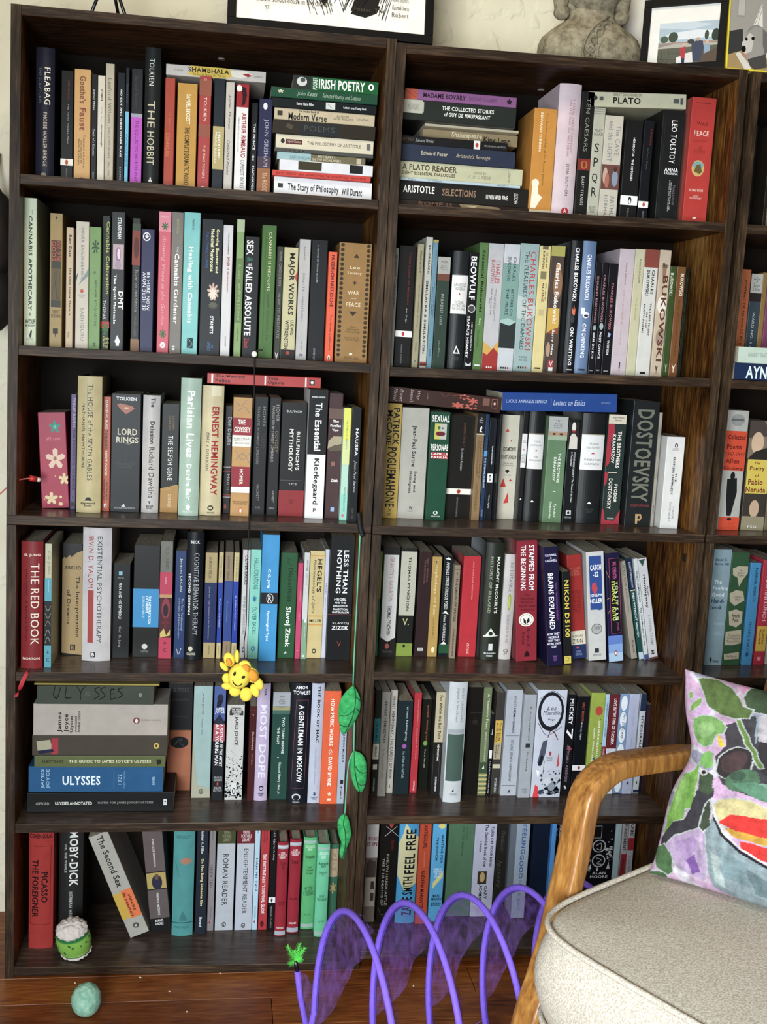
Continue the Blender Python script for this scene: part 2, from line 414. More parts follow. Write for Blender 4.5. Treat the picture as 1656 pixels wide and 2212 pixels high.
# Upright books. Header "@ case row ox oy scale default_setback"; line: x0 x1 yb yt opts|cover|label|artwork items
BOOKS = r'''
@ A 1 0 0 3.7636 .05
285 435 1420 378 h|1c1c2a|dark navy hardback with cream capitals, leftmost on the top left shelf|T f0ead8 48 78 15 43 FLEABAG|T 6a6a6a 16 30 15 42 THE SCRIPTURES|T c8b8a0 42 62 49 90 PHOEBE WALLER-BRIDGE|E 8a8070 30 60 95 98
490 590 1440 570 -|171614|black classics paperback with white band right of the dark navy hardback|K SOPHOCLES / The Three Theban Plays
597 728 1450 558 -|c89a5c|tan mottled paperback with brown blackletter title, top left shelf|T* 7a4a34 32 72 6 30 Goethe's|T* 8a4430 32 72 34 54 Faust|T 5a3a20 25 70 58 88 Translated and with an^Introduction by^Walter Kaufmann|E 4a3020 40 60 96 98
733 782 1455 600 -|1a1a1a|thin black paperback between the tan mottled one and a cream one|T ddd 30 65 14 33 Arthur Miller|T~ ccc 30 65 50 75 Death of a Salesman|T aaa 35 60 90 98 PENGUIN
785 843 1460 612 -|d2c8b6|thin cream paperback with lower case black title, top left shelf|T* 222 45 75 12 23 o'neill|T 999 45 70 29 44 long day's|T* 222 45 72 45 66 journeyintonight
847 916 1466 515 -|b6ab95|tall grey-beige paperback with grey serif title, top left shelf|T 6a655c 30 70 12 49 Lanford Wilson|T 555 38 58 53 93 COLLECTED WORKS   1965-1970
942 1005 1472 590 -|1a1a20|black paperback with a long white serif title about three plays|T* eee 40 62 15 75 NO EXIT AND THREE OTHER PLAYS|T bbb 42 60 84 96 SARTRE
1009 1036 1475 550 -|1c2428|very thin paperback, black above and sky blue below|B 66b8d8 37 100|T 123 25 75 56 84 WAITING FOR GODOT|T 567 25 75 14 30 Samuel Beckett
1055 1145 1482 556 -|26262a|paperback with a black top and a bright magenta lower part|B 99a 38 41|B b84cbc 41 100|T 3a1040 40 65 44 98 THE COLLECTED SHORTER PLAYS|T 444 30 60 6 34 Samuel Beckett
1160 1285 1490 380 h|1e2120|tallest book of the top left shelf, black hardback with gold title|T e8e8e0 28 60 8 27 TOLKIEN|T c9c09c 22 68 38 57 THE|T c9c09c 22 68 60 84 HOBBIT|S ddd 35 60 93 97 3 .4
1325 1405 1500 630 -|a8402c|rust red paperback left of the mustard yellow one|T d88a48 18 55 50 71 CONFUCIUS|T c87848 45 60 30 46 The Analects|E c87048 20 60 96 98
1425 1585 1515 672 -|bd8c30|mustard yellow paperback with bold white and brown title|T* f2ead0 45 66 10 38 SAMUEL BECKETT|T* 3c2c12 40 66 41 96 THE COMPLETE DRAMATIC WORKS
@ A 1 400 0 3.7636 .05
95 190 1520 615 -|a83c38|red paperback with brown blocks and pale fantasy lettering|B 94503c 3 17|B 94503c 42 53|H e0b0a0 42 58 2 4 II|T f0dcc8 40 65 18 39 TOLKIEN|T e8c8b8 40 62 60 89 THE TWO TOWERS|T e8c8b8 35 65 96 99 ii
212 302 1525 635 -|20262c|dark paperback with a wide khaki band across its middle|B b0a068 42 80|T* f4f0e0 48 68 47 70 MEDITATIONS|T* e8e0c0 18 38 47 75 MARCUS AURELIUS|E ddd 25 60 97 99.5
308 376 1535 665 -|c0b8ae|pale grey paperback with black handwritten title|T~ 222 30 62 12 42 Dylan Thomas|T~ 222 30 60 52 84 Collected Poems
392 492 1545 680 -|e2dedc|white paperback with a red photograph block at the top|B 9a1824 0 21|P 2a0a10 40,2 75,3 85,10 70,18 45,20 50,12|E e8e0d8 0 45 1 7|T* a02428 48 84 26 67 ARTHUR RIMBAUD|T 333 48 80 69 95 COMPLETE WORKS|T 555 20 30 30 62 TRANSLATED BY PAUL SCHMIDT|B a02428 98 100
516 570 1550 835 y.08|1a1a1c|short black paperback with white title beside the red photo spine|T* e8e4e0 35 70 22 50 THE PRINCE|S ccc 30 65 54 62 5 .4|T* ddd 35 70 67 96 MACHIAVELLI
578 685 1558 800 -|2a2a4a|paperback fading from dark blue down to burnt orange|B 4a3a48 60 72|B 96603c 72 100|E ddd 30 62 4 11|T aaa8c0 36 76 21 70 JOHN GRISHAM|T e0b890 40 76 76 100 The ROOSTE
@ B 1 820 0 3.7636 .05
1207 1393 1660 875 c=9a6a2a|c4842a|orange paperback with a cream bust silhouette low on the spine|T* f4e4c0 28 38 4 40 EDWARD GIBBON|T 6a4818 50 60 4 72 The Decline and Fall of the Roman Empire|B cbbb9c 95 100|E eee0c8 8 40 66 74|P eee0c8 12,72 36,72 40,80 58,83 44,88 30,94 8,94
1395 1572 1745 672 h|cdb8be|tall pale pink hardback with rounded spine, top right shelf|T a87880 62 72 11 52 A FATAL THING HAPPENED|T a87880 48 58 12 54 ON THE WAY TO THE FORUM|T 444 52 66 60 84 EMMA SOUTHON|E b02838 42 76 93 98.5|H fff 52 66 94 97 A
@ B 1 1216 0 3.7636 .05
86 188 1755 742 -|1e1e1c|black paperback with grey capitals and a small red laurel band|T 8c8c7c 36 66 5 47 TEN CAESARS|B 802c24 53 62|E b06a30 25 78 54.5 61|E 802c24 38 65 55 60|T c8c4b8 40 62 67 90 BARRY STRAUSS|R 8a7a40 40 60 97 99
190 280 1755 872 -|b0ae9c|grey-green paperback with four large spaced black capitals|B 8a8874 1 1.6|B 8a8874 3 3.6|B 8a8874 5 5.6|H 555 10 90 19 25 MARY^BEARD|H 222 25 65 32 40 S|H 222 25 65 45 53 P|H 222 20 70 59 68 Q|H 222 25 70 72 80 R|H 444 15 75 89 95 HISTORY^ANCIENT^ROME
283 430 1765 935 -|c0b8a8|pale paperback with a painting of two robed figures mid spine|T 888 62 88 9 38 The CAVE|T 888 22 48 5 44 and the LIGHT|B 6a443c 47 71|E c0a090 8 34 50 66|E a86a58 20 44 55 70|E 8090a8 58 92 52 68|E 4a3028 65 85 49 54|T 777 58 80 77 101 ARTHUR|T 777 26 44 77 101 HERMAN
452 590 1770 975 -|1c1b1b|black classics paperback with broad white band and a bird logo|T* eee 48 60 17 60 HERODOTUS   THE HISTORIES|B eceaea 75 84.5|E 222 45 65 76 83.5|E eee 50 60 78.5 83|T 777 42 55 88 99 PENGUIN
600 680 1775 978 -|16171c|thin black classics paperback with white band beside the thick one|B eceaea 80 86.5|E c0502c 42 68 81 85.5|T a02c2c 65 80 8 24 SUETONIUS|T 555 45 62 26 48 The Twelve Caesars|T 888 45 65 90 99 PENGUIN
742 920 1785 890 -|1d1e1d|thick black paperback with white author capitals and old lettering|T eee 42 68 9 47 LEO TOLSTOY|H* eee 25 88 51 54.5 ANNA|H* ddd 25 88 55 57 KARENINA|T ccc 52 64 62 90 RICHARD PEVEAR and^LARISSA VOLOKHONSKY|T 777 70 80 66 84 TRANSLATED BY|R 3a3a3a 20 85 96 96.6|R 3a3a3a 12 12.8 4 95|R 3a3a3a 92 92.8 4 95
966 1160 1795 786 c=b8d8c0|b8332c|red paperback with mint green cover edge at the right end|H 6a1a18 25 72 19 22 WAR|H f0d8c8 18 78 26 30 PEACE|R 7a2420 15 80 4 4.5|H 8a2a24 15 75 33 34.4 a new translation|H 8a2a24 25 70 38 44 LEO^TOLSTOY|E c8a860 20 72 49 62|E 7aa0a0 24 68 50 56|P 6a5a2c 30,58 40,53 55,52 64,58 55,60|H f0d8c8 18 76 72 74 RICHARD PEVEAR|H f0d8c8 22 72 77 80 LARISSA^VOLOKHONSKY|S f4e8d8 40 58 94 96 6 .5
@ C 1 1216 0 3.7636 .05
1450 1520 1790 1015 y.09|1a1816|black book just inside the right hand bookcase, top shelf|T 666 40 60 10 50 BASIC WRITINGS
1555 1640 1820 1010 y.04|221c16|dark brown book with pale author capitals at the right border|T 77685a 40 60 10 70 EXISTENTIALISM FROM DOSTOEVSKY|T c0b090 38 60 77 99 WALTER KAUFMANN
@ A 2 0 410 3.7636 .045
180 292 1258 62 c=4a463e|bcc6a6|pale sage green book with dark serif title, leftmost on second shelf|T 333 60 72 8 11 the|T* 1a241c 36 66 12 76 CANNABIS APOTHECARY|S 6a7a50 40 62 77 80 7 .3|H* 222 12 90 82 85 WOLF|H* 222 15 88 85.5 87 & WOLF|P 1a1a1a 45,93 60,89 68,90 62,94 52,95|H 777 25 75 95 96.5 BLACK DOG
398 500 1272 188 -|967c44|mustard brown paperback with dark patterned label on second shelf|S 3a2c14 40 60 2 5 5 .3|R 3a2c14 12 90 20 36|T* b0503c 52 86 20.5 35.5 FOOD OF THE|T* b0503c 16 48 20.5 35.5 GODS|R 35332c 12 90 36 41|R 5a4a28 12 90 41 65|Z 2c2614 2 20 64 50 42 60 64 42 50 70 64 80 44|R 35332c 12 90 65 70|H 4a3414 15 90 72 78 TERENCE^MCKENNA|P 2a1c0c 30,86 70,86 70,90 55,90 50,93 45,90 30,90
530 588 1278 305 -|bca484|thin tan paperback with black brush-like title, second shelf|T* 2a2018 35 75 6 24 Ram Dass|T* 2a2018 35 72 33 73 The Only Dance There Is|T 333 30 60 87 92 Anchor
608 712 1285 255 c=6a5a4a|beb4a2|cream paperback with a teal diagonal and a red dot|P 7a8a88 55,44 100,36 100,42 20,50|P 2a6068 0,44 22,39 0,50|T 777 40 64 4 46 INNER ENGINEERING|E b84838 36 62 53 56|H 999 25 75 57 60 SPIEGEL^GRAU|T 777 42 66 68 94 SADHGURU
715 808 1292 300 -|6c8f50|plain mid green paperback with fine leaf drawing near top|S 2c4424 20 88 10 22 7 .12|T* 2c4424 38 58 36 38 POST|T 2c4424 48 68 43 81 HIGHER ETIQUETTE|T* 223 40 66 95 98 10
812 884 1300 210 y.06|15170f|black paperback with yellow-green title half hidden by its neighbour|T* a8b850 52 92 4 58 Cannabis Cultivation|T ddd 20 55 63 77 THOMAS|B b0302c 79 84|S 2c6a2c 10 95 79 90 7 .3|H* b0b860 25 100 90 99 Green^Candy^Press
890 1000 1305 178 -|262625|charcoal book with a small violet figure picture and white title|T* eee 44 72 4 19 STRASSMAN|R b09aa0 14 92 23 41|E 8a6a9a 35 70 25 36|E e8c8c8 45 65 26 34|E a08a9a 30 75 35 41|T* f4f0ec 58 92 57 70 DMT|T* f4f0ec 18 42 45 81 The Spirit Molecule|P ddd 55,89 78,94 68,95 68,97 45,97 45,95 35,94
1058 1125 1312 230 y.07|25231f|brown-black paperback with an orange-red picture near its top|B 3c4a38 4 9|B 8a3c2c 9 35|E 5a2418 20 80 14 30|T 99948c 40 78 39 70 how to meditate|T 77706a 40 66 74 88 McDonald|B 8a6440 91 100
1130 1238 1318 318 -|23244a|deep indigo square book with white mirrored title|E e8e8e8 12 68 2.5 9.5|E 23244a 18 62 3.4 8.6|S e8e8e8 25 58 4 8 5 .4|T eee 48 70 35 66 BE HERE NOW|U eee 16 42 35 66 BE HERE NOW
1270 1366 1332 175 -|c85464|coral pink paperback with green leaves at top and bottom|B e08090 0 14|H f0c0c0 15 80 2.6 4.4 Beaver|S 2c6a30 20 80 7 13 7 .35|T~ e8a0a8 22 60 17 80 Growing Weed in the Garden|S 2c6a30 20 80 83 90 7 .35|E e8dcd8 28 74 92.5 97|H c85464 42 60 93.5 96 A
1370 1466 1338 180 -|746d64|grey paperback with white bold title right of the coral one|T b8b050 45 60 5 15 BARTHEL|T ddd 48 62 24 28 THE|T* f0ece6 32 70 29 79 Cannabis Gardener|T* eee 25 50 95 98 10
1470 1600 1345 180 -|74bcb8|turquoise paperback with condensed white title on second shelf|T 234 50 66 5 12 Pellerin|T* f4fafa 24 62 24 78 Healing with Cannabis|R 16282c 35 72 88.5 96|Z 74bcb8 3 38 89 68 93 40 96
@ A 2 400 410 3.7636 .045
106 278 1350 235 y.055|17191c|thick black paperback with yellow-white title and mushroom picture|T* f0ecb0 66 82 7 39 Growing Gourmet and|T* f0ecb0 44 60 7 38 Medicinal Mushrooms|T~ 2c5a9a 20 34 9 36 MUSHROOMS|S c8a898 32 90 46 60 9 .45|S e0d0c0 40 80 50 59 8 .5|S 5a5a48 40 85 60 66 9 .5|T* eee 50 66 71 84 STAMETS|T* 3a6a9a 40 70 90 97 10^SPEED
280 358 1360 285 c=a8a0a0|ccc8c8|white paperback with small red script title, second shelf|T* 222 50 64 6 22 richard hittleman's|T* a02038 42 72 24 31 yoga|T* a02038 48 66 32 51 28 day exercise plan|T 555 45 60 85 93 GROSSET
388 448 1362 240 -|7e9a5c|pale green planner with darker middle section, second shelf|B aab890 0 9|B 5f7c44 28 75|T 8ea470 30 70 32 43 A luxe|T 9ab078 25 80 46 74 wedding planner|T 3a5030 40 60 78 90 CHARTWELL|Z 4a6a38 1 0 28 25 29 50 28 75 29 100 28
455 575 1365 378 -|121213|black paperback with heavy white title and green ampersand|T* eaeae6 12 58 3 15 SEX|T* 2c6a58 16 55 17 21 &|T* ddd 22 50 22 24 THE|T* eaeae6 12 56 25 82 FAILED ABSOLUTE|T* a83038 15 45 84 93 Zizek
590 705 1378 285 -|42682a|leaf green paperback with pale capitals along the spine|T dcd8a8 48 68 5 49 CANNABIS IS MEDICINE|T 23401a 48 62 52 87 BONNI GOLDSTEIN, MD|T 2c4a20 22 32 5 88 How Medical Cannabis and CBD Are Healing Everything from Anxiety to Chronic Pain
712 766 1380 460 y.06|34362f|dark olive paperback with grey capitals left of the khaki one|T 88887c 40 78 4 35 PEMA CHODRON|T 88887c 40 78 41 82 HOW TO MEDITATE|P ccc 25,94 50,97 75,94 60,100 40,100
772 885 1385 465 -|bdb488|khaki paperback with very bold black capitals and black foot|T* 1c1a14 30 78 5 60 MAJOR WORKS|T* 1c1a14 62 86 65 78 LUDWIG|T* 1c1a14 22 50 65 91 WITTGENSTEIN|B 201c1a 91.5 100|E a03828 35 65 93 96|P b04430 100,20 80,26 100,32
893 982 1390 400 -|b0adaa|light grey paperback with small grey serif words|T 555 35 58 6 17 Spinoza|T 555 38 58 28 68 Ethics - TIE - Selected Letters|T 777 42 58 84 93 HACKETT|R 777 35 65 95 97
988 1120 1393 405 y.055|191a1e|charcoal hardback-like book with a tiny white title near top|T aaa 36 46 4 35 A TREATISE OF HUMAN NATURE|T aaa 36 48 90 101 DAVID HUME
1130 1198 1398 503 -|e0552e|bright orange slim classics paperback on the second left shelf|T* 2a1a14 32 70 3 50 FRIEDRICH NIETZSCHE|T 2a1a14 40 66 57 90 Thus Spoke Zarathustra|E f0e0d0 35 65 94.5 99|E 222 42 58 95.5 99
1212 1472 1410 425 -|946e3a|broad ochre gold book with columns of dark ornaments|D 3a2c18 4 16|D 3a2c18 84 96|S 3a2c18 45 62 9 13 3 .5|H f0dcb8 34 66 19 21.5 Leo|H f0dcb8 26 72 24 26.5 Tolstoy|S 3a2c18 45 58 31 35 4 .4|H f0dcb8 32 66 40 43 WAR|H e0c8a0 44 58 45.5 46.6 and|H f0dcb8 28 72 49.5 53 PEACE|P 3a2c18 38,57 62,57 50,61|H 5a4020 28 74 69 75.5 A New^Translation by^Anthony Briggs|H 5a4020 28 74 78.5 82 Introduction by^Orlando Figes|E e8dcc8 44 54 92 94|H 5a4020 28 76 95 97.5 PENGUIN CLASSICS
@ B 2 820 440 3.7636 .045
72 106 1320 360 -|8e928a|very thin grey paperback against the left side panel, second right shelf|T 333 30 80 6 50 RETHINKING CONSCIOUSNESS
112 245 1325 338 -|171514|black classics paperback with faint red title, second right shelf|T 8a2420 60 70 5 48 THREE ESSAYS ON RELIGION|T~ bbb 55 66 51 63 Ann Dodge|B e8e4e0 70 75|E b0302c 38 55 70.8 74.3|T 888 38 46 81 97 PENGUIN CLASSICS
258 308 1330 325 c=6a644c|968e70|olive-tan slim paperback with italic black title|T 333 40 68 6 23 Machiavelli|T~ 333 42 64 33 68 Selected Political Writings|T 444 40 60 79 89 HACKETT|R 666 35 60 94 96
322 375 1332 270 c=8c8a7c|b2b0a4|tall pale grey slim paperback with black capitals|T* 222 42 70 6 28 BAUDRILLARD|T* 222 28 62 33 89 SIMULACRA & SIMULATION|B 8a3c34 95.5 99|B 222 97 98
378 420 1335 292 -|63889a|slim dusty blue paperback with a yellow top edge|B a89840 0 2|T 345 60 80 8 14 CORE|T 234 50 80 33 60 The Symposium and the Phaedrus|T* 223 25 45 37 58 Plato's Erotic Dialogues|T 345 35 65 85 91 SUNY
425 525 1338 430 -|2e3e34|dark green paperback with grey top label|B a09e98 0 15|H 444 25 75 3 6 ~n~|H 555 22 78 7 12 Barnes^& Noble^Classics|B 6a4030 15 21|T a0a89c 38 60 33 61 PARADISE LOST|T 809080 34 52 74 90 John Milton
548 675 1345 380 h|212324|black cloth hardback with wide white title label, second right shelf|B dcdad6 20 53|B 888 20 20.6|H 333 12 90 27 33 JEAN-JACQUES^ROUSSEAU|P b03030 44,37 56,37 50,35|H 444 8 92 42 50 THE SOCIAL^CONTRACT AND^THE DISCOURSES|P ddd 48,80 75,87 30,87|P 222 50,82 62,86 40,86|H 555 30 72 90 93 EVERYMANS^LIBRARY
678 750 1350 398 -|131314|black paperback with heavy white vertical title and round seal|T* f0f0f0 14 78 3 40 BEOWULF|E ccc 8 92 44 51|E 444 14 86 44.8 50.2|T* e8e8e8 12 40 54 90 SEAMUS HEANEY|T* ccc 60 75 59 84 A NEW VERSE TRANSLATION BY|P ccc 20,94 50,96 80,94 80,97 20,97
752 822 1355 315 c=40572c|547540|green paperback with typewriter title, second right shelf|T* 14200e 34 66 6 54 Essential Bukowski|T~ f0f0e8 36 62 59 65 Poetry|T 24381c 30 50 69 82 Selected Poems|R ddd 20 80 96 97
825 948 1360 320 -|b2b0b2|light grey paperback ending in red and orange flames|T a82c34 52 80 13 31 CHARLES|T a82c34 22 46 13 31 BUKOWSKI|T 444 50 66 35 61 what matters most is^how well you|T 444 22 40 35 56 walk through the^fire.|P c89a3c 0,77 30,80 60,83 100,76 100,100 0,100|P 9c2c28 0,86 30,88 70,82 100,86 100,100 0,100|E f0ece8 28 38 97 98.6|E f0ece8 42 52 97 98.6|E f0ece8 56 66 97 98.6
950 1078 1362 325 -|bcbec2|paperback of pale top, teal water middle, dark and white lower bands|B 72968e 15 62|B 2c3030 61 82|P 9ab8b0 0,60 50,58 100,61 60,64 0,62|T 223 60 78 10 29 CHARLES|T 223 26 46 10 29 BUKOWSKI|T 223 58 74 35 56 BETTING ON|T 223 26 44 35 56 THE MUSE|E 222 20 30 97 98.6|E 222 34 44 97 98.6|E 222 48 58 97 98.6|E a33 62 72 97 98.6
1080 1228 1368 320 -|92a8a6|wide grey-blue paperback with large red serif author name|P b0bcb8 0,40 60,44 100,48 100,56 40,60 0,58|T b03c40 55 86 6 83 CHARLES BUKOWSKI|T 223a3e 26 48 6 83 THE PLEASURES OF THE DAMNED|H 444 30 70 88 89.5 POEMS|H 444 28 72 90.5 92 1951-1993|E 222 26 34 96 98|E 222 38 46 96 98|E 222 50 58 96 98|E b33 62 72 96 98
1232 1322 1372 340 -|d2c080|pale yellow paperback with olive squares and black capitals|R 6a6444 25 75 0 3|T* 222 60 75 5 17 CHARLES|T* 222 30 48 4 18 BUKOWSKI|R 7a7450 20 72 20 26|T* 5a3020 42 60 29 44 ALONE|T* 333 70 80 29 43 YOU GET SO|R b8a878 25 70 50 55|R 222 25 75 96.5 97.6
1325 1435 1375 340 -|4e4038|brown photographic paperback with white name and yellow block|B a8a04c 0 8|E c08a50 40 80 14 28|E 8a6448 30 95 18 42|R c8a03c 5 88 49 69|P 8a4a2c 5,69 40,66 88,64 88,69|T* e8e4e0 42 72 13 61 Charles Bukowski|T* e8e4e0 40 62 66 86 Barry Miles|E b08a70 10 40 76 88|R a83438 32 70 90 96|H ddd 38 66 91 95 V|R ddd 36 68 96 99
1488 1580 1380 298 h c=9a9c9e|17181c|glossy black hardback with white hand drawn capitals and a flame|T* f4f4f4 34 68 5 45 CHARLES BUKOWSKI|P d86a40 42,55 36,50 48,52 55,48 62,52 70,50 66,56|E 3a3c3e 34 66 56 62|T* f4f4f4 36 66 65 94 ON WRITING|R aaa 30 75 97 98
@ B 2 1216 440 3.7636 .045
90 195 1385 300 h|60789c|slate blue hardback with white hand drawn capitals|T* eef 34 66 10 44 CHARLES BUKOWSKI|R eee 18 44 50 55|E dde 30 80 53 58|E 433 40 74 55 57|T* eef 34 64 62 88 ON DRINKING|R 333 28 78 96.5 97.8
198 248 1386 475 -|17151a|thin black paperback nearest the slate blue hardback|T* a87880 34 66 12 54 CHARLES BUKOWSKI|E 8a9a9c 28 80 56 61|T* ddd 34 66 63 86 HAM ON RYE|R 888 25 75 96.5 97.5
250 302 1386 475 -|17151a|middle one of three thin black paperbacks with pink author name|T* a87880 34 66 11 53 CHARLES BUKOWSKI|E 9aa 25 85 54 60|T* ddd 34 66 62 86 POST OFFICE|R 888 25 75 96 97.2
305 380 1388 485 -|17151a|black paperback with pink author name touching the pale pink one|T* b06870 40 66 17 59 CHARLES BUKOWSKI|P 9ac 45,62 75,63 60,66 40,66|T* ddd 40 64 69 82 WOMEN|R 888 25 75 96.5 97.8
383 505 1395 365 c=77707a|bcacb2|pale pink paperback with tiny red serif text, second right shelf|T 6a3a40 44 54 11 28 Charles Bukowski|T a87878 42 50 32 62 LOVE IS A DOG FROM HELL|T a87878 42 50 64 76 Poems 1974-1977|R 222 50 58 90 95|E a33 50 58 95.5 97
507 583 1398 368 -|bcb694|pale cream-green paperback with thin black title|T 444 48 66 8 26 FACTOTUM|T~ 8a7a40 40 58 38 56 Charles Bukowski
585 697 1402 370 -|c8c6be|white paperback with a brown block at the top and bold black text|B 864034 0 14|T* 1c1c1c 58 78 16 35 CHARLES|T* 1c1c1c 24 44 16 36 BUKOWSKI|T* 222 62 74 42 68 THE LAST NIGHT|T* 222 40 52 49 62 OF THE|T* 222 18 30 43 66 EARTH POEMS|R 222 30 70 97 98.6
705 795 1405 375 -|bca890|beige marbled paperback with giant brown spaced capitals|P 8a6a58 30,10 70,12 60,24 35,20|E dcd4c8 10 90 36 50|E 9a8474 20 100 62 76|H* 3a3028 30 80 10 14 Hot|T* 5a3424 38 86 20 88 BUKOWSKI|P 4a4038 35,91 55,93 65,91 52,96 52,98 48,98 48,96
797 850 1408 508 -|37491f|dark olive green paperback right of the beige marbled one|T* c8ccb0 10 55 6 26 BUKOWSKI|P a0b090 35,88 55,91 75,88 58,93 58,96 50,96 50,93
852 922 1408 512 -|744824|brown paperback with white name and dark italic title|T* e0d4c0 42 80 6 26 BUKOWSKI|T~ 3a2410 40 62 30 81 Tales of Ordinary Madness|P e0d0b0 25,88 50,91 75,88 56,93 56,96 46,96 46,93
925 950 1408 520 y.07|1c261c|nearly black green paperback, last before the lit side panel|T 3a4a3a 30 70 10 80 Burning in Water
@ C 2 1216 440 3.7636 .13
1403 1475 1130 532 d.09|b86032|orange paperback standing behind the flat books, right hand bookcase|T* 3a2014 38 62 10 95 PORTRAIT OF AN ADDICT AS A YOUNG MAN
1480 1572 1130 568 d.09|38444c|slate paperback with grey top label at the right border|B b0aca4 0 18|H 555 22 78 3 8 ~n~|H 444 18 82 9 16 Barnes^& Noble|B 2c2422 18 26|T c0c4c0 38 58 36 100 WARD NO. 6 and OTHER ST
1574 1612 1130 560 d.09|8c6c38|tan edged paperback between slate and purple ones, right border
1616 1700 1130 560 d.09|843c60|plum purple book cut by the right border
'''
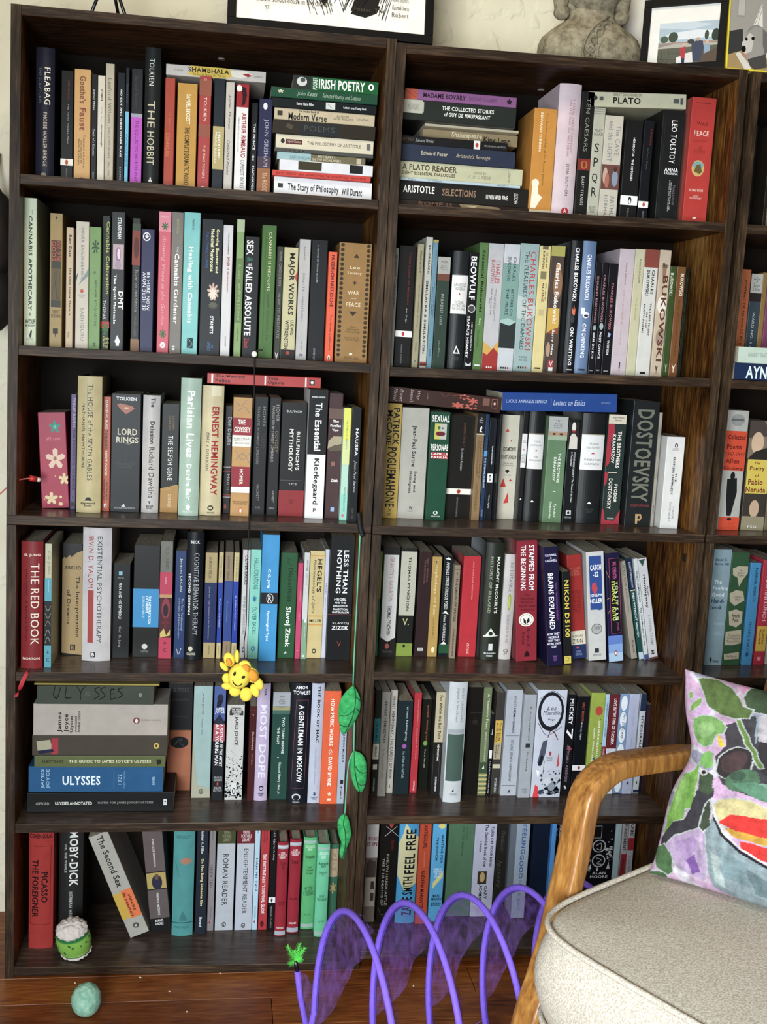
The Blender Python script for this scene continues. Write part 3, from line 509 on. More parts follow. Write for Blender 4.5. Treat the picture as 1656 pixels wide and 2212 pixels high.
BOOKS += r'''
@ A 3 0 780 3.7636 .07
340 562 1200 418 l=305|a02842|crimson photo album with pale flowers on its spine|S 2a8a78 38 82 8 22 5 .45|E 6ab0a0 55 66 13 17|H d87880 26 78 25 29 album|S d8b8a0 20 95 37 60 5 .4|E 9a5848 50 62 46 50|S d8c090 65 108 63 76 5 .45|E d8c090 52 56 66 67|S d8c090 12 62 83 97 5 .45|E d8c090 66 76 87 90|E d8c090 62 78 94 98|E d8c090 10 14 90 91
566 612 1210 270 y.085|54466c|purple paperback wedged between the crimson album and a tall cream one|T* a898b8 42 84 3 28 PHILIP ROTH|T* 2a2030 40 80 30 83 THE PROFESSOR OF DESIRE|P 222 40,88 60,88 50,92|B 222 93 97
617 812 1235 118 h c=4a4436|b8a878|tall cream hardback with long black serif title, third shelf left|T 2a2a24 44 64 6 76 The HOUSE of the SEVEN GABLES|T 2a2a24 20 32 20 67 NATHANIEL HAWTHORNE|R 777 40 41 6 80|P 1a1a1a 34,91 44,88.5 56,88.5 66,91|H* 1a1a1a 18 78 92 95.4 Applewood^Books
820 888 1222 288 y.075|ac5034|orange-red paperback with white and black capitals, third shelf|T* d8ccc0 30 62 3 28 DAVID M. BUSS|T* 2c1810 30 62 29 46 THE MURDERER|T* d8ccc0 30 62 47 69 NEXT DOOR|T* 3a1810 52 72 74 90 WHY THE MIND|T* 3a1810 20 40 72 90 IS DESIGNED TO KILL|E ddd 28 65 93 97|E 222 40 52 94 97
892 1130 1228 262 -|181a1b|very wide black book with gold two word title and ring emblem|H* e8e8e8 16 84 2.5 5.5 TOLKIEN|P a86a58 18,9 30,8 70,10 78,12 62,15 50,17 30,13|E c8b088 42 58 11 12.6|H* c8c0a8 22 88 29 34.5 LORD|H* c8c0a8 18 92 36 41 RINGS|Z c8c0a8 1.2 45 41 60 42 72 41|Z 3c4040 2 50 50 50 70|Z 3c4040 2 22 58 40 54 60 54 80 58|H 4c5050 22 82 58 60 ONE VOLUME|H 4c5050 30 72 61 62.6 EDITION|P bbb 38,95 48,93 52,95.5 44,96|H bbb 16 86 96 97.3 HOUGHTON MIFFLIN
1145 1282 1235 275 h|b8b2ae|silver-grey hardback with sparse black title, third shelf left|T* 222 46 72 2 10 The|T* 222 44 70 22 41 Delusion|T 222 40 72 44 87 Richard Dawkins|H* 333 28 72 93.5 97 MARINER^BOOKS|P 444 40,90 55,90 50,93
1298 1440 1232 345 -|1e1c1a|black paperback with a golden wedge at its foot|P a87c3c 0,78 100,74 100,100 0,100|Z e0b870 1 0 78 100 74|Z e0b870 1 0 79.5 60 78|T 8a6a4a 60 72 11 24 RICHARD|T 8a6a4a 40 52 10 24 DAWKINS|T e8e4dc 38 66 29 70 THE SELFISH GENE|T e0d0b0 44 60 83 95 OXFORD
1445 1608 1262 135 h|9eb4a2|tall pale sage green hardback with white serif lettering|T* f4f8f0 32 70 9 57 Parisian Lives|T* eef4ea 36 62 62 88 Deirdre Bair|P eef4ea 38,92 52,91.5 60,93 54,96 40,95|H e0e8dc 22 72 96 97.5 NAN A TALESE
@ A 3 400 780 3.7636 .07
110 285 1258 195 h|c4b48a|cream hardback with huge dark red condensed capitals|T* 9c2428 48 80 16 84 ERNEST HEMINGWAY|T 333 24 38 36 65 MARY V. DEARBORN|R d8cca8 44 90 0 8|E 3a3428 38 66 92 96|E c4b48a 44 60 93 95|H* 3a3428 36 68 97 98.3 VINTAGE
300 360 1238 365 y.085|171413|short black paperback with thin red lines, third shelf left|T* 999 40 90 10 36 Don DeLillo|B 8a8480 56 57|B 7a2c2c 60 61|T 999 50 85 63 78 Mao II|B 7a2c2c 82 83|B 8a8480 84 85|E 8a3c30 20 50 91 96
362 515 1262 293 -|b98a4c|wide paperback of ochre swirls with dark red and white bands|Z 6a7488 2 10 3 40 7 70 2|Z 6a7488 2 20 12 60 8 90 14|Z 6a7488 2 15 44 55 52 95 46|Z 6a7488 2 20 52 60 47 95 55|B 8f1e2c 17 31.5|H* f4ecdc 28 66 18.5 22.5 THE|H* f4ecdc 8 94 24.5 29 ODYSSEY|B e0dcd0 31.5 41|H 444 8 94 33.5 35 ROBERT FAGLES|R 777 8 94 36 36.3|H 444 14 90 37.4 38.8 BERNARD KNOX|B 8f1e2c 58 75|T* f0e4d4 44 62 60 73 HOMER|B e8e4dc 75 80|H 5a4020 12 92 87 90 PENGUIN CLASSICS^DELUXE EDITION|E c86a30 44 66 92.5 97.5|E fff 50 60 93.5 97
533 642 1248 290 y.08|1b1b1c|black paperback with faint metallic lettering right of the hanging string|T 8a8884 62 84 8 25 HOMER|T 4a3438 60 84 31 43 ILIAD|T 8a8884 24 42 8 57 TRANSLATED BY STANLEY LOMBARDO|T 8a8884 34 54 74 88 HACKETT|H 888 30 66 93 94.5 0352
655 746 1256 295 y.075|1c1b1b|black paperback with bronze title next to the wide red-footed one|T a8a49c 58 86 6 20 HOMER|T 8a7450 56 82 28 46 ODYSSEY|T a8a49c 24 46 7 54 TRANSLATED BY STANLEY LOMBARDO|T a8a49c 46 64 79 89 HACKETT|H 999 22 66 93 94.5 0484
752 955 1262 335 -|1d1c1c|wide black book with a plain red block at the foot|H ddd 20 78 6.5 8.5 BULFINCH|T* e0dcd4 62 76 25 59 BULFINCH'S|T* e0dcd4 34 50 23 60 MYTHOLOGY|R 555 5 92 68 68.4|H ccc 36 70 70.5 72.3 TCE|B 8a2428 77 100|H 4a1416 40 62 85 89 TEXT
968 1118 1280 230 -|e0dedc|book with black upper half and white lower half, third shelf|B 151515 0 50|H* eee 14 84 5 6.3 HONG / HONG|T* f4f4f4 34 70 10 47 The Essential|T* 161616 32 68 53 89 Kierkegaard|H* 333 44 60 92 95 P
1130 1240 1280 260 -|462f30|dark brown paperback with a hazy island picture on the spine|B 6a5048 12 20|P a09478 5,38 40,34 100,34 100,40 60,41 0,44|P 5a5040 0,44 50,41 100,41 100,45 20,46|H* f4f0ec 30 74 21 23 The|H* f4f0ec 14 92 24.5 26.6 Parallax|H* f4f0ec 28 76 28 30 View|H* f4f0ec 34 86 68 70.5 Zizek|R 8aa8d0 42 68 91 94.5|E 8a5a50 30 60 54 58
1250 1308 1298 380 -|a8ccb8|slim paperback grading from lime yellow at top to turquoise|B d4d44a 0 28|B c8d08c 28 50|B 8ac8b4 76 100|T 4a6a30 40 62 11 36 THE ETHICS OF AMBIGUITY|T 2c6a60 45 68 70 92 SIMONE DE BEAUVOIR|E c8607a 25 60 94 97
1315 1392 1308 378 -|18191c|black paperback with uneven hand lettering beside the right divider|T* ddd 46 76 18 42 NAUSEA|T~ bbb 40 70 46 74 Jean-Paul Sartre|T 555 40 60 88 97 NEW DIR|R 333 12 16 2 98
@ B 3 800 810 3.7636 .07
88 212 1165 228 -|b8983e|ochre yellow paperback with heavy black slanting capitals|T* 1c1814 44 86 4 36 PATRICK|T* 1c1814 6 40 6 36 McCABE|T* 1c1814 18 78 38 90 POGUEMAHONE|T 222 40 62 91 98 XB
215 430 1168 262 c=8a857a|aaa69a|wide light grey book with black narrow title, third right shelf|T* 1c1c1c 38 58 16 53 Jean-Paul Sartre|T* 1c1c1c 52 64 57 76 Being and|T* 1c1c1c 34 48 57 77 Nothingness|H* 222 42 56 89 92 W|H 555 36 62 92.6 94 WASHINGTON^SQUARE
445 600 1180 298 -|184632|dark green paperback with half face picture and red name|H* f0ece0 6 96 3 9 SEXUAL|R c0b84c 22 50 10.5 25|R b4b4a8 50 84 10.5 25|E 3c7040 36 52 13 16|E 222 58 68 14 15.4|E 6a1c28 28 78 17.8 22|H* f0ece0 8 96 29.5 35.5 PERSONAE|R a8242c 8 98 37 43|H* f4e8e0 10 96 37.5 39.5 CAMILLE|H* f4e8e0 10 96 40.5 42.6 PAGLIA|E d8d8d0 38 62 91.5 95|E 184632 44 56 92 94.4|H* d8d8d0 26 74 96 97.2 VINTAGE
602 800 1170 330 -|191613|wide black classics paperback with white band, third right shelf|T 7a4a34 56 64 7 29 DOSTOYEVSKY|T~ aaa 50 60 31 53 The Brothers Karamazov|B e4ddd0 70.5 76|E a83028 42 58 71 75.4|T 888 44 50 79 98 PENGUIN CLASSICS
808 880 1185 315 -|866a46|tan paperback with black logo block on top, third right shelf|B 1c1a1a 0 18|H bbb 28 76 3 9 The^Modern^Library|P ddd 40,13 60,11 70,13 55,15 75,17 35,17|B b8b0a0 18.5 19.5|T 4a3418 56 74 25 60 The Best Short Stories of|T 4a3418 22 42 25 58 FYODOR DOSTOEVSKY|T 5a4426 30 58 65 92 CONSTANCE GARNETT
885 915 1185 318 -|1e3654|slim navy book with a light blue square|T 6a7a90 45 75 23 33 Dostoevsky|R 4a90c0 5 95 34 39.5|T* c0c8d0 30 70 41 69 THE ETERNAL HUSBAND|T aab 35 65 90 96 DOVER
918 978 1182 352 -|15171c|slim black paperback with small white bird panel|T* ddd 45 68 27 45 Fyodor Dostoyevsky|R e8e8e8 14 84 54 62.5|E 222 35 65 55 61|E e8e8e8 44 56 56.5 60|T ccc 38 62 75 88 White Nights
981 1004 1180 320 y.08|16171a|very slim plain black paperback left of the cream triangle one
1008 1160 1170 322 -|c2baa6|cream paperback scattered with red triangles|P c03028 28,16 38,12.5 48,16|P c03028 54,25 64,23 64,25.4|H* 1a1a1a 22 88 30.5 34.5 DEMONS|H* 1a1a1a 12 94 38.5 42 DOSTOEVSKY|H 444 28 76 45.6 46.8 PEVEAR AND|H 444 22 82 47.6 48.8 VOLOKHONSKY|P 222 38,53.5 50,52 62,53.5 50,55.6|H 444 30 70 57 58 VINTAGE|P c03028 16,69 32,60.5 48,69|P c03028 62,63 68,61 84,63.6|P c03028 40,85 62,73 66,84
1177 1226 1190 290 c=c8c4bc|1b1b1b|slim black cloth hardback with white label, third right shelf|B dcd8d4 20.5 51|H 333 10 92 26.5 29 FYODOR^DOSTOEVSKY|P b03030 35,35.4 65,35.4 50,34.2|H 444 10 92 39 47 NOTES^FROM^UNDER|P ddd 30,80.5 70,80.5 50,78.6
1240 1365 1195 290 h c=c8c4bc|1b1b1b|middle black cloth hardback with white label, third right shelf|B dcd8d4 21 52|R 8a7a5a 0 100 20 20.7|H 333 34 76 26.5 28 FYODOR|H 333 16 92 30 31.4 DOSTOEVSKY|P b03030 42,36 62,36 52,34.6|H 555 40 66 40.5 41.8 THE|H 444 10 94 43.5 45 ADOLESCENT|P ddd 34,82 62,82 48,80.2
1392 1545 1202 335 c=bcd0b8|5f7c5a|grey-green paperback with eyes of a painted face near its top|B a8a8a4 0 14|H 444 34 66 3 5 ~n~|H 444 26 74 6 11 Barnes^& Noble^Classics|B a88a70 14 18|E 3a2418 22 40 15.4 17.2|E 3a2418 58 78 15.4 17.2|B 98a88c 18 22|T* e0e8d8 60 74 34 62 THE BROTHERS|T* e0e8d8 38 52 38 60 KARAMAZOV|R bcd 46 60 70 70.8|T* d0dcc8 54 68 82 95 Fyodor|T* d0dcc8 30 44 80 96 Dostoevsky
1552 1642 1200 365 -|171a1b|black paperback with a white armless figure on its upper spine|R 2a2424 4 96 2 28|E d8d0c4 30 66 2 12|P d0c8ba 14,28 18,16 38,13 60,13 84,17 88,28|R 9a2c34 34 62 10 12|T* ccc 62 78 31 80 FYODOR DOSTOEVSKY * The House of the Dead|T* ccc 38 54 31 45 & The Gambler|R ccc 32 76 88 92.5|E 222 42 64 89 92|H aaa 20 80 94 96 EVERYMAN
@ B 3 1216 810 3.7636 .07
104 286 1210 308 h c=c0bcb4|1d1d1e|widest black cloth hardback with white label, third right shelf|B dedbd8 19.5 51|R 9a8a6a 0 100 18.8 19.5|H 333 34 74 26.5 28.2 FYODOR|H 333 22 84 30 31.8 DOSTOEVSKY|P b03048 42,36.6 60,36.6 51,35|H 444 14 90 41 42.8 THE BROTHERS|H 444 18 84 44.8 46.6 KARAMAZOV|P e8e8e8 40,82 62,82 51,79.8|H 444 34 74 86 90 EVERYMAN'S^LIBRARY
303 450 1215 320 -|283430|red and dark green paperback with white square-cut capitals|P a82c3c 0,8 34,9 38,16 20,26 30,36 20,44 0,48|P a82c3c 0,52 20,53 14,62 0,66|P a82c3c 0,84 12,88 20,96 70,97 100,86 100,100 0,100|R d0c4ac 0 96 0 8.4|H* 333 20 84 2 3.4 BICENTENNIAL|H* 333 34 70 4.6 6 EDITION|T* ece4d8 56 76 15 48 THE BROTHERS|T* ece4d8 28 46 18 44 KARAMAZOV|R dcb 18 66 52 52.6|T* ece4d8 58 76 63 80 FYODOR|T* ece4d8 26 46 58 86 DOSTOEVSKY|H* e0d8cc 34 70 94 95.4 PICADOR
492 702 1232 210 c=121315|1f2223|tallest and thickest charcoal book with giant grey capitals|T* 6e6e60 18 82 6.5 80 DOSTOEVSKY|H* 7a3034 16 92 82 85 JOSEPH FRANK|P b08a5c 40,90 62,90 66,93 60,95.5 50,95.5 50,98 42,98|R 1f2223 50 58 91.5 94
707 730 1235 305 -|969082|thin grey-beige paperback right of the thickest charcoal book|T 5a5448 30 70 11 22 Dostoevsky|T 8a6a58 30 70 43 58 Notes Underground|T* 333 30 70 81 90 HACKETT
783 928 1250 500 c=c8c6c0|d2d0cc|short white paperback, last on the third right shelf|E 222 44 62 7 11.5|E d2d0cc 49 57 8 10.5|H 444 32 70 12 15 SIGNET^CLASSICS|T* 1a1a1a 60 70 39 49 THE|T* 1a1a1a 42 54 22 63 BROTHERS KARAMAZOV|T 555 60 70 76 89 FYODOR|T 555 42 52 71 92 DOSTOYEVSKY
@ C 3 1216 810 3.7636 .06
1252 1420 1262 285 -|a8a49c|paperback with orange title block and photo of a walking figure|E 8a8a86 16 82 3 13|R 5a5a58 20 78 7 8.4|B c8401c 17 50|H* 5a1c14 10 92 20 24 Collected|H* 5a1c14 8 78 28 32 Poems|H 6a2418 6 96 34.5 38 1947-1997|H* 6a1c14 8 72 40 44 Allen|H* 6a1c14 0 92 46.5 50 Ginsberg|E 1c1c1c 38 60 51 58|P 1c1c1c 24,57 70,56 76,68 64,80 56,88 36,88 26,72|B c8401c 89 100|E 222 40 62 89.5 92|H a83018 36 84 94 98 CITY^LIGHTS
1437 1622 1265 370 -|3a342c|brown photo paperback of a capped man with a yellow title panel|B 7a6a58 0 35|P 4a4038 0,0 60,0 90,10 80,14 30,14 0,16|E c8a888 12 66 10 30|P 2c2824 0,35 30,28 80,24 100,30 100,36 0,36|R c8b038 4 100 35 66|H* 6a1c1c 34 58 37 39.4 The|H* 6a1c1c 16 80 41 46 Poetry|H* 6a1c1c 42 58 48 51 of|H* 6a1c1c 14 78 53 58 Pablo|H* 6a1c1c 6 92 60 65 Neruda|E b89a7c 30 72 72 88|B 8a8064 87 100|H ddd 30 68 95.5 97.5 FSG
1632 1720 1265 500 y.07|6a5a44|brown book cut off by the right border on the third shelf
@ A 4 0 1110 3.7636 .09
165 340 1275 222 h y.022|7e1e22|dark red leather-like hardback with cream capitals|H* e8d8c8 14 88 9.5 12 G. JUNG|T e8dcc8 46 84 17 81 THE RED BOOK|T 4a1014 20 32 46 78 A Readers Edition|T 4a1014 22 30 22 42 LIBER NOVUS|H* e0d0c0 10 88 91 93 NORTON
358 413 1262 242 y.03 c=a8a488|b4b090|slim paperback of cream, turquoise and black wavy pattern|T 7a7a60 30 80 6 24 C.G. JUNG|B 4a98a8 27.5 46|T dee 45 65 29 39 Synchronicity|B 1c2024 46 82|Z c8c0a0 4 10 50 50 54 90 50|Z c8c0a0 4 10 56 50 60 90 56|Z c8b060 4 10 66 50 62 90 66|Z c8c0a0 4 10 74 50 69 90 74|Z c8c0a0 4 10 80 50 75 90 80|B 4a98a8 82 100|S 223 35 70 86 89 4 .3|H 223 30 75 92 95 C
500 662 1148 240 -|1b1815|paperback with black top and torn-edged tan lower part|P a48858 0,14 8,12 20,13 36,10 44,12 70,8 100,6 100,100 0,98|H* 2c2418 16 92 20 23 FREUD|T* 2c2418 64 86 29 84 The Interpretation|T* 2c2418 24 42 41 72 of Dreams|R 1c1814 42 68 90.5 96|H a48858 48 62 91.5 95 B
660 890 1200 110 h|bcb6b6|very wide pale hardback with green and red condensed capitals|T 1c3a34 52 68 6.5 86 EXISTENTIAL PSYCHOTHERAPY|T a02c30 20 38 6 45 IRVIN D. YALOM|R a03c38 20 40 46.5 86|R 1c1c1c 32 48 93 97|H* eee 36 45 93.6 96.4 B
905 1048 1175 405 -|101011|short black paperback with thin white title, fourth shelf left|R 7ab0c8 34 54 8 12|H 999 28 62 14 15.4 BANTAM|T* d8d8d8 36 52 20 58 MAN AND HIS SYMBOLS|T aaa 36 52 66 88 Carl G. Jung
1072 1285 1165 255 -|1c1b19|broad black book with a bright blue panel round its middle|R 2f8ac0 0 98 38.5 73|T* f0f8fc 58 68 45 70 THE INTERPRETATION|T* f0f8fc 48 57 45 60 OF DREAMS|T cfe4f0 34 44 45 65 SIGMUND FREUD|E c8c4bc 36 58 88 93|H 999 32 62 94 96 CAPSTONE
1285 1385 1178 222 -|6c6a60|paperback with grey top, crimson bands and dark art nouveau figure|T 444440 38 66 5 23 C.G. JUNG|B b83450 26 45|T f0c8d0 44 56 30 36 Dreams|B 4a2028 45 82|B b88c5c 45 47.6|E 8a3040 18 86 48 66|E 2c1c28 30 72 53 64|S 6a1c28 20 80 64 74 4 .3|P c8b058 10,78 40,74 60,80 90,75 90,80 10,82|B b83450 82 100|S 3a1020 36 66 85 88 4 .3|H 3a1020 38 64 91 94 C
1408 1495 1162 300 y.10|223866|navy blue paperback with pale serif text, fourth shelf left|T e0dcc8 40 66 7 38 Jacques LACAN|T b8c0d0 62 80 44 74 The Four Fundamental|T b8c0d0 34 50 44 82 Concepts of Psycho-analysis|Z e0dcc8 4 30 92 45 97 70 91
1495 1628 1192 148 h|13181d|tall glossy black hardback with thin grey capitals|H* ddd 22 78 6.4 8.8 BECK|T b0b4b8 46 76 16 80 COGNITIVE BEHAVIOR THERAPY|T* e8e8e8 14 28 32 64 SECOND EDITION|E c8c0a8 22 50 89 93|H* c8c0a8 14 68 94 96 GUILFORD
@ A 4 400 1110 3.7636 .09
142 238 1175 315 -|aa9562|tan and navy banded paperback, widest of four alike|T 333 30 52 4 24 SIGMUND FREUD|B 1a2858 28 85|T 9aa0b0 32 48 32 82 Jokes and Their Relation to the Unconscious|T 333 40 55 88 96 NORTON
250 286 1178 312 -|c0ac74|thin cream and bright blue banded paperback, second of four alike|T 333 35 65 4 24 SIGMUND FREUD|B 1c3c98 28 85|T c8d0e0 32 62 43 70 The Future of an Illusion|T 333 40 60 88 96 NORTON
300 365 1172 308 y.10|8f7a5e|dull tan and blue banded paperback set back between brighter ones|T 3a3a3a 30 55 4 26 SIGMUND FREUD|B 2a4488 27 84|T 7a8ab0 32 50 46 66 Totem and Taboo|T 444 40 60 88 96 NORTON
372 413 1178 315 -|c6b47c|cream and bright blue banded paperback, rightmost of four alike|T 333 35 66 4 26 SIGMUND FREUD|B 1c3ca0 27 85|T dde 36 66 40 73 An Outline of Psycho-Analysis|T 333 40 60 88 96 NORTON
440 502 1172 292 c=a09078|c4c0c0|white paperback with condensed black title behind the hanging string|T* 333 30 74 5 32 OLIVER SACKS|T 444 24 58 42 78 THE RIVER OF CONSCIOUSNESS|E 2c4468 28 66 90 95|E c4c0c0 36 58 91.4 93.6
505 588 1180 290 -|82ccb8|mint green paperback with dark condensed capitals|T 1c5a60 34 78 8 36 HALLUCINATIONS|S 4aa098 26 72 41 48 12 .5|E 2a6a98 34 62 43 47|T 1c5a60 32 72 52 77 OLIVER SACKS|E 1c6aa0 30 68 88 93|E 82ccb8 38 60 89 92
593 732 1198 168 -|3290c8|bright blue book with a black round-logo band|T* f4f8fc 34 54 27 42 C.G. Jung|B 1c1b1c 45.5 54.5|E ddd 34 74 46 54|E 1c1b1c 37 71 46.6 53.4|H* eee 44 64 47.6 52.4 R|T* f4f8fc 36 54 60 84 Psychological Types
745 882 1175 315 -|225430|dark green book with black and white bold lettering|Z 122c1c 2 30 5 55 6 40 9 70 12|T* 13301c 40 74 14 46 Disparities|T* ecece4 34 72 51 89 Slavoj Zizek|P ccc 36,96 50,93 60,97 54,95
887 930 1180 400 -|c43c66|short slim raspberry pink paperback|T d8b068 50 70 28 39 PANDEMIC!|T e89ab0 45 65 52 60 ZIZEK|R e8a0b8 30 60 91 91.5
935 978 1182 315 -|c8c8c4|slim paperback, white above and green below|T* 333 45 75 7 17 HOW TO READ|T 999 45 75 19 30 LACAN|B 7ca080 62.5 100|R e0e0dc 40 85 62.5 65.5|T dde 45 68 68 82 Slavoj Zizek|P e8f0e8 30,95 50,97 70,95 60,98 40,98
990 1112 1175 300 c=8a7a58|cab478|yellow-cream paperback with black bold name and script title|T* 1a1a18 50 82 7.5 38 HEGEL'S|T~ 333 18 42 8 58 Phenomenology of Spirit|R c89040 4 100 4 5|R c89040 4 100 60 61|H* 2a2a28 12 92 63.5 66 MILLER|R c89040 4 100 68 69|E 2c3c3c 36 64 91 95.5|E cab478 43 57 92 94.5
1118 1150 1172 290 -|c2c2d2|thin white paperback with tiny blue-grey text|T 334 40 66 31 41 HEGEL|T 445 36 64 44 61 Reason in History
1158 1352 1192 180 -|151617|large black book with white capitals and small red logo|T* e4e4e4 56 76 11 45.5 LESS THAN|T* e4e4e4 28 48 11 45.5 NOTHING|H* eee 24 74 49.5 51.5 HEGEL|H* eee 26 72 52.6 54 AND THE|H* eee 20 80 55 56.6 SHADOW OF|H* eee 20 82 57.6 59.2 DIALECTICAL|H* eee 18 86 60.2 61.8 MATERIALISM|R a03844 0 100 62.6 63|H ddd 20 88 69 71 SLAVOJ|H* eee 18 88 72 75 ZIZEK|P c04434 42,84 50,88 60,84 52,88.6 48,86
@ B 4 780 1120 3.7636 .085
103 130 1120 268 -|2c7a44|very thin green and yellow book against the left side panel|B 8a9440 0 45|T 8aa050 30 70 88 98 YCLE
136 274 1128 230 c=3a3834|1f1d1b|black book with long light arrow-shaped label|P c4c2bc 8,7 92,7 92,82 50,86 8,82|T a8606a 42 66 9 49 GRAVITY'S RAINBOW|T* 2a2a2a 40 64 53 80 THOMAS PYNCHON|E a05040 36 60 87.5 92.5|H 555 22 80 94 96 PENGUIN
278 408 1120 240 -|1a1c18|book with cream upper panel, black middle and olive green foot|R b4b09c 4 100 3 62|T* 222 50 66 8 58 THOMAS PYNCHON|H* b0ac74 32 72 65 71 V.|B 7c9030 88 100|E 222 40 56 89 92
428 532 1125 270 -|2e1c1d|dark maroon-brown paperback with tiny title, fourth right shelf|T 8a5a50 60 72 6 28 VASILY GROSSMAN|T 8a5a50 40 52 8 30 THE PEOPLE IMMORTAL|R c8c4bc 24 66 91.4 94.4|H 333 30 60 92 94 NYRB
534 612 1125 310 -|b08c44|golden yellow paperback with pale cream title|T* d8c080 28 62 3 58 Morphology of Sex|T 4a3818 40 58 61 82 Edited by^Alex Comfort|E e8d8a8 40 70 90 96
625 700 1120 305 -|131a1e|black-green paperback with pale leaf ornaments and green foot|P e8e4d8 15,3 50,1 85,4 50,3.4|T* d0ccc0 30 66 6 53 ANIMALS STRIKE CURIOUS POSES|P e8e4d8 15,57 50,54 85,58 50,57|T* c8c4b8 32 60 59 85 Elena PASSARELLO|P e8e4d8 15,88 50,85 85,89 50,88|B 1e4c30 88 97
703 765 1090 378 y.10|8c7c66|beige-brown short paperback left of the bright red one|R 5a4c3c 0 100 4 5|P 222 40,8 60,8 50,11|T* 2a241c 30 66 14 60 THE ORIGIN OF SPECIES|T* 2a241c 34 60 68 97 CHARLES DARWIN
785 925 1125 305 c=8a827a|b8232e|plain bright red book with small pale text|T e8a898 52 62 5 43 JULIO CORTAZAR HOPSCOTCH|T* eab4a8 46 60 86 97 VINTAGE
965 1108 1152 195 h c=a8acb4|24281e|dark olive book with white pointed arch ornament|T* e4e8d8 60 78 12 60 MALACHY McCOURT'S|T* 8a9270 24 40 12 60 HISTORY OF IRELAND|P d8d8cc 10,79 20,79 50,72.5 80,79 92,79 92,79.6 10,80.2|E 24281e 38 62 75.5 79|R ccc 42 66 86 92|H* ddd 20 86 93.6 95 RUNNING|H* ddd 34 68 95.8 97.2 PRESS
1118 1212 1148 290 h|bcb4b0|cream paperback with a pea pod picture, fourth right shelf|T 6a6a68 44 72 7 35 INHERITANCE|E 8a9a38 40 72 37 53|E b0bc58 46 66 39 51|T 777 42 66 57 84 SHARON MOALEM MD PHD|H 555 30 70 90 96 G^P
1257 1425 1165 180 l=1262 c=c8b8a8|88202e|thick crimson paperback with white blocky capitals and round seal|T* f0e8e4 58 84 4 41 STAMPED FROM|T* f0e8e4 20 44 4 41 THE BEGINNING|H 2c1014 40 64 44 46 The|H 2c1014 20 82 47 49 Definitive|H 2c1014 20 82 50 52 History of|H 2c1014 14 90 53 55 Racist Ideas|H 2c1014 20 86 56 58 in America|E e8e8d8 12 84 60 71|E 88202e 18 78 61 70|E e8e8d8 20 76 61.4 69.6|P 1c1c1c 34,64 46,66 48,69 36,68|P 1c1c1c 50,66 62,63 64,67 50,69|T 2a0c12 52 66 73 88 Ibram X|T 2a0c12 28 42 76 86 Kendi|P 2a0c12 40,94 52,91 64,94 64,96.4 40,96.4
1514 1635 1205 235 l=1474|1a1636|leaning purple-black book with white bold capitals|H* e0dcf0 12 88 6 8 CALDWELL|H* e0dcf0 46 56 8.5 10 &|H* e0dcf0 12 88 10.5 12.5 CALDWELL|T* f4f0f8 26 60 22 69 BRAINS EXPLAINED|T* 7a3c8a 72 84 30 62 NEURO TRANSMISSIONS PRESENTS|H* e8e4f0 8 88 72 74 HOW THEY|H* e8e4f0 12 84 74.8 76.8 WORK &|H* e8e4f0 10 88 77.6 79.6 WHY THEY|H* e8e4f0 4 92 80.4 82.2 WORK THAT|H* e8e4f0 30 64 83 85 WAY|H 8a5aa8 36 66 91 96 W^O
@ B 4 1216 1120 3.7636 .085
5 68 1186 435 l=-12|191a1c|black paperback with a big yellow product number down the spine|T* d8c030 26 84 9 71 NIKON D5100|R c8b43c 6 94 91.5 99.5|Z 222 4 35 97 30 94 60 93 65 96 45 97
72 188 1146 300 l=28|96241f|dark red paperback with cream author band and navy foot|H c06a58 12 88 12 20 THE CLASSIC^NATIONAL^BESTSELLER|H 6a1410 20 84 34 56 PEOPLE'S^HISTORY^OF THE^UNITED^STATES|B d0c4ac 73 86.5|H 333 8 86 77 79 HOWARD|H 222 10 80 81 85 ZINN|B 22305a 86.5 100|E c03c3c 34 52 88 90.5|H 8a94b8 26 72 92 97 HARPER^PERENNIAL
210 350 1160 275 l=185|c2c0bc|white book with a ragged blue panel and tiny red figure|P 2c4a8c 14,4 84,4 86,53 70,54 50,53 16,53|H* f4f4f0 20 82 12 17 CATCH|H* f4f4f0 36 66 18.5 23 -22|P c03c48 30,29 50,28 60,34 48,40 38,38 26,34|H* f4f4f0 16 84 38.5 42 JOSEPH|H* f4f4f0 16 84 43 47 HELLER|E 6a6a68 18 80 66 76|E a8a8a4 22 76 66.8 75.2|H 444 34 66 68 71.6 50th|R 333 34 58 89 93|H 444 24 70 94 96 SIMON SCHUSTER
372 485 1168 285 l=343|1a1838|leaning book with neon green-white title in a pink outlined panel|B 5a7ac0 76 84|B 7a9cd0 84 92|B a0bcd8 92 100|P 1a1418 22,5 94,5 92,74 24,74|Z c04890 2 22 5 94 5 92 74 24 74 22 5|T* c04890 44 72 8 24 WU CHENG'EN|T* c8d840 34 80 26 62 MONKEY KING|T* f4f8f4 58 80 26 62 MONKEY KING|T a84a88 60 80 64 72 JOURNEY|E a03030 40 62 90 95|E eee 46 56 91 94|Z e8b040 2 0 16 18 22|Z e8b040 2 0 42 16 41|Z e8b040 2 0 56 18 52
555 605 1145 352 l=457|9a8e80|leaning taupe paperback right of the neon titled book|T 3a3430 40 72 4 26 PATRICK McCABE|T~ 5a5248 40 66 28 52 Breakfast on Pluto|T* 333 40 70 81 94 PICADOR
617 655 1148 325 l=515|1c4844|leaning slim teal and navy paperback|B 1c2444 0 31|T ccd 30 70 4 29 ERNEST HEMINGWAY|B c8d0a8 31 32|T* d8e0e0 24 66 34 78 MEN WITHOUT WOMEN|B b0c4cc 93 100
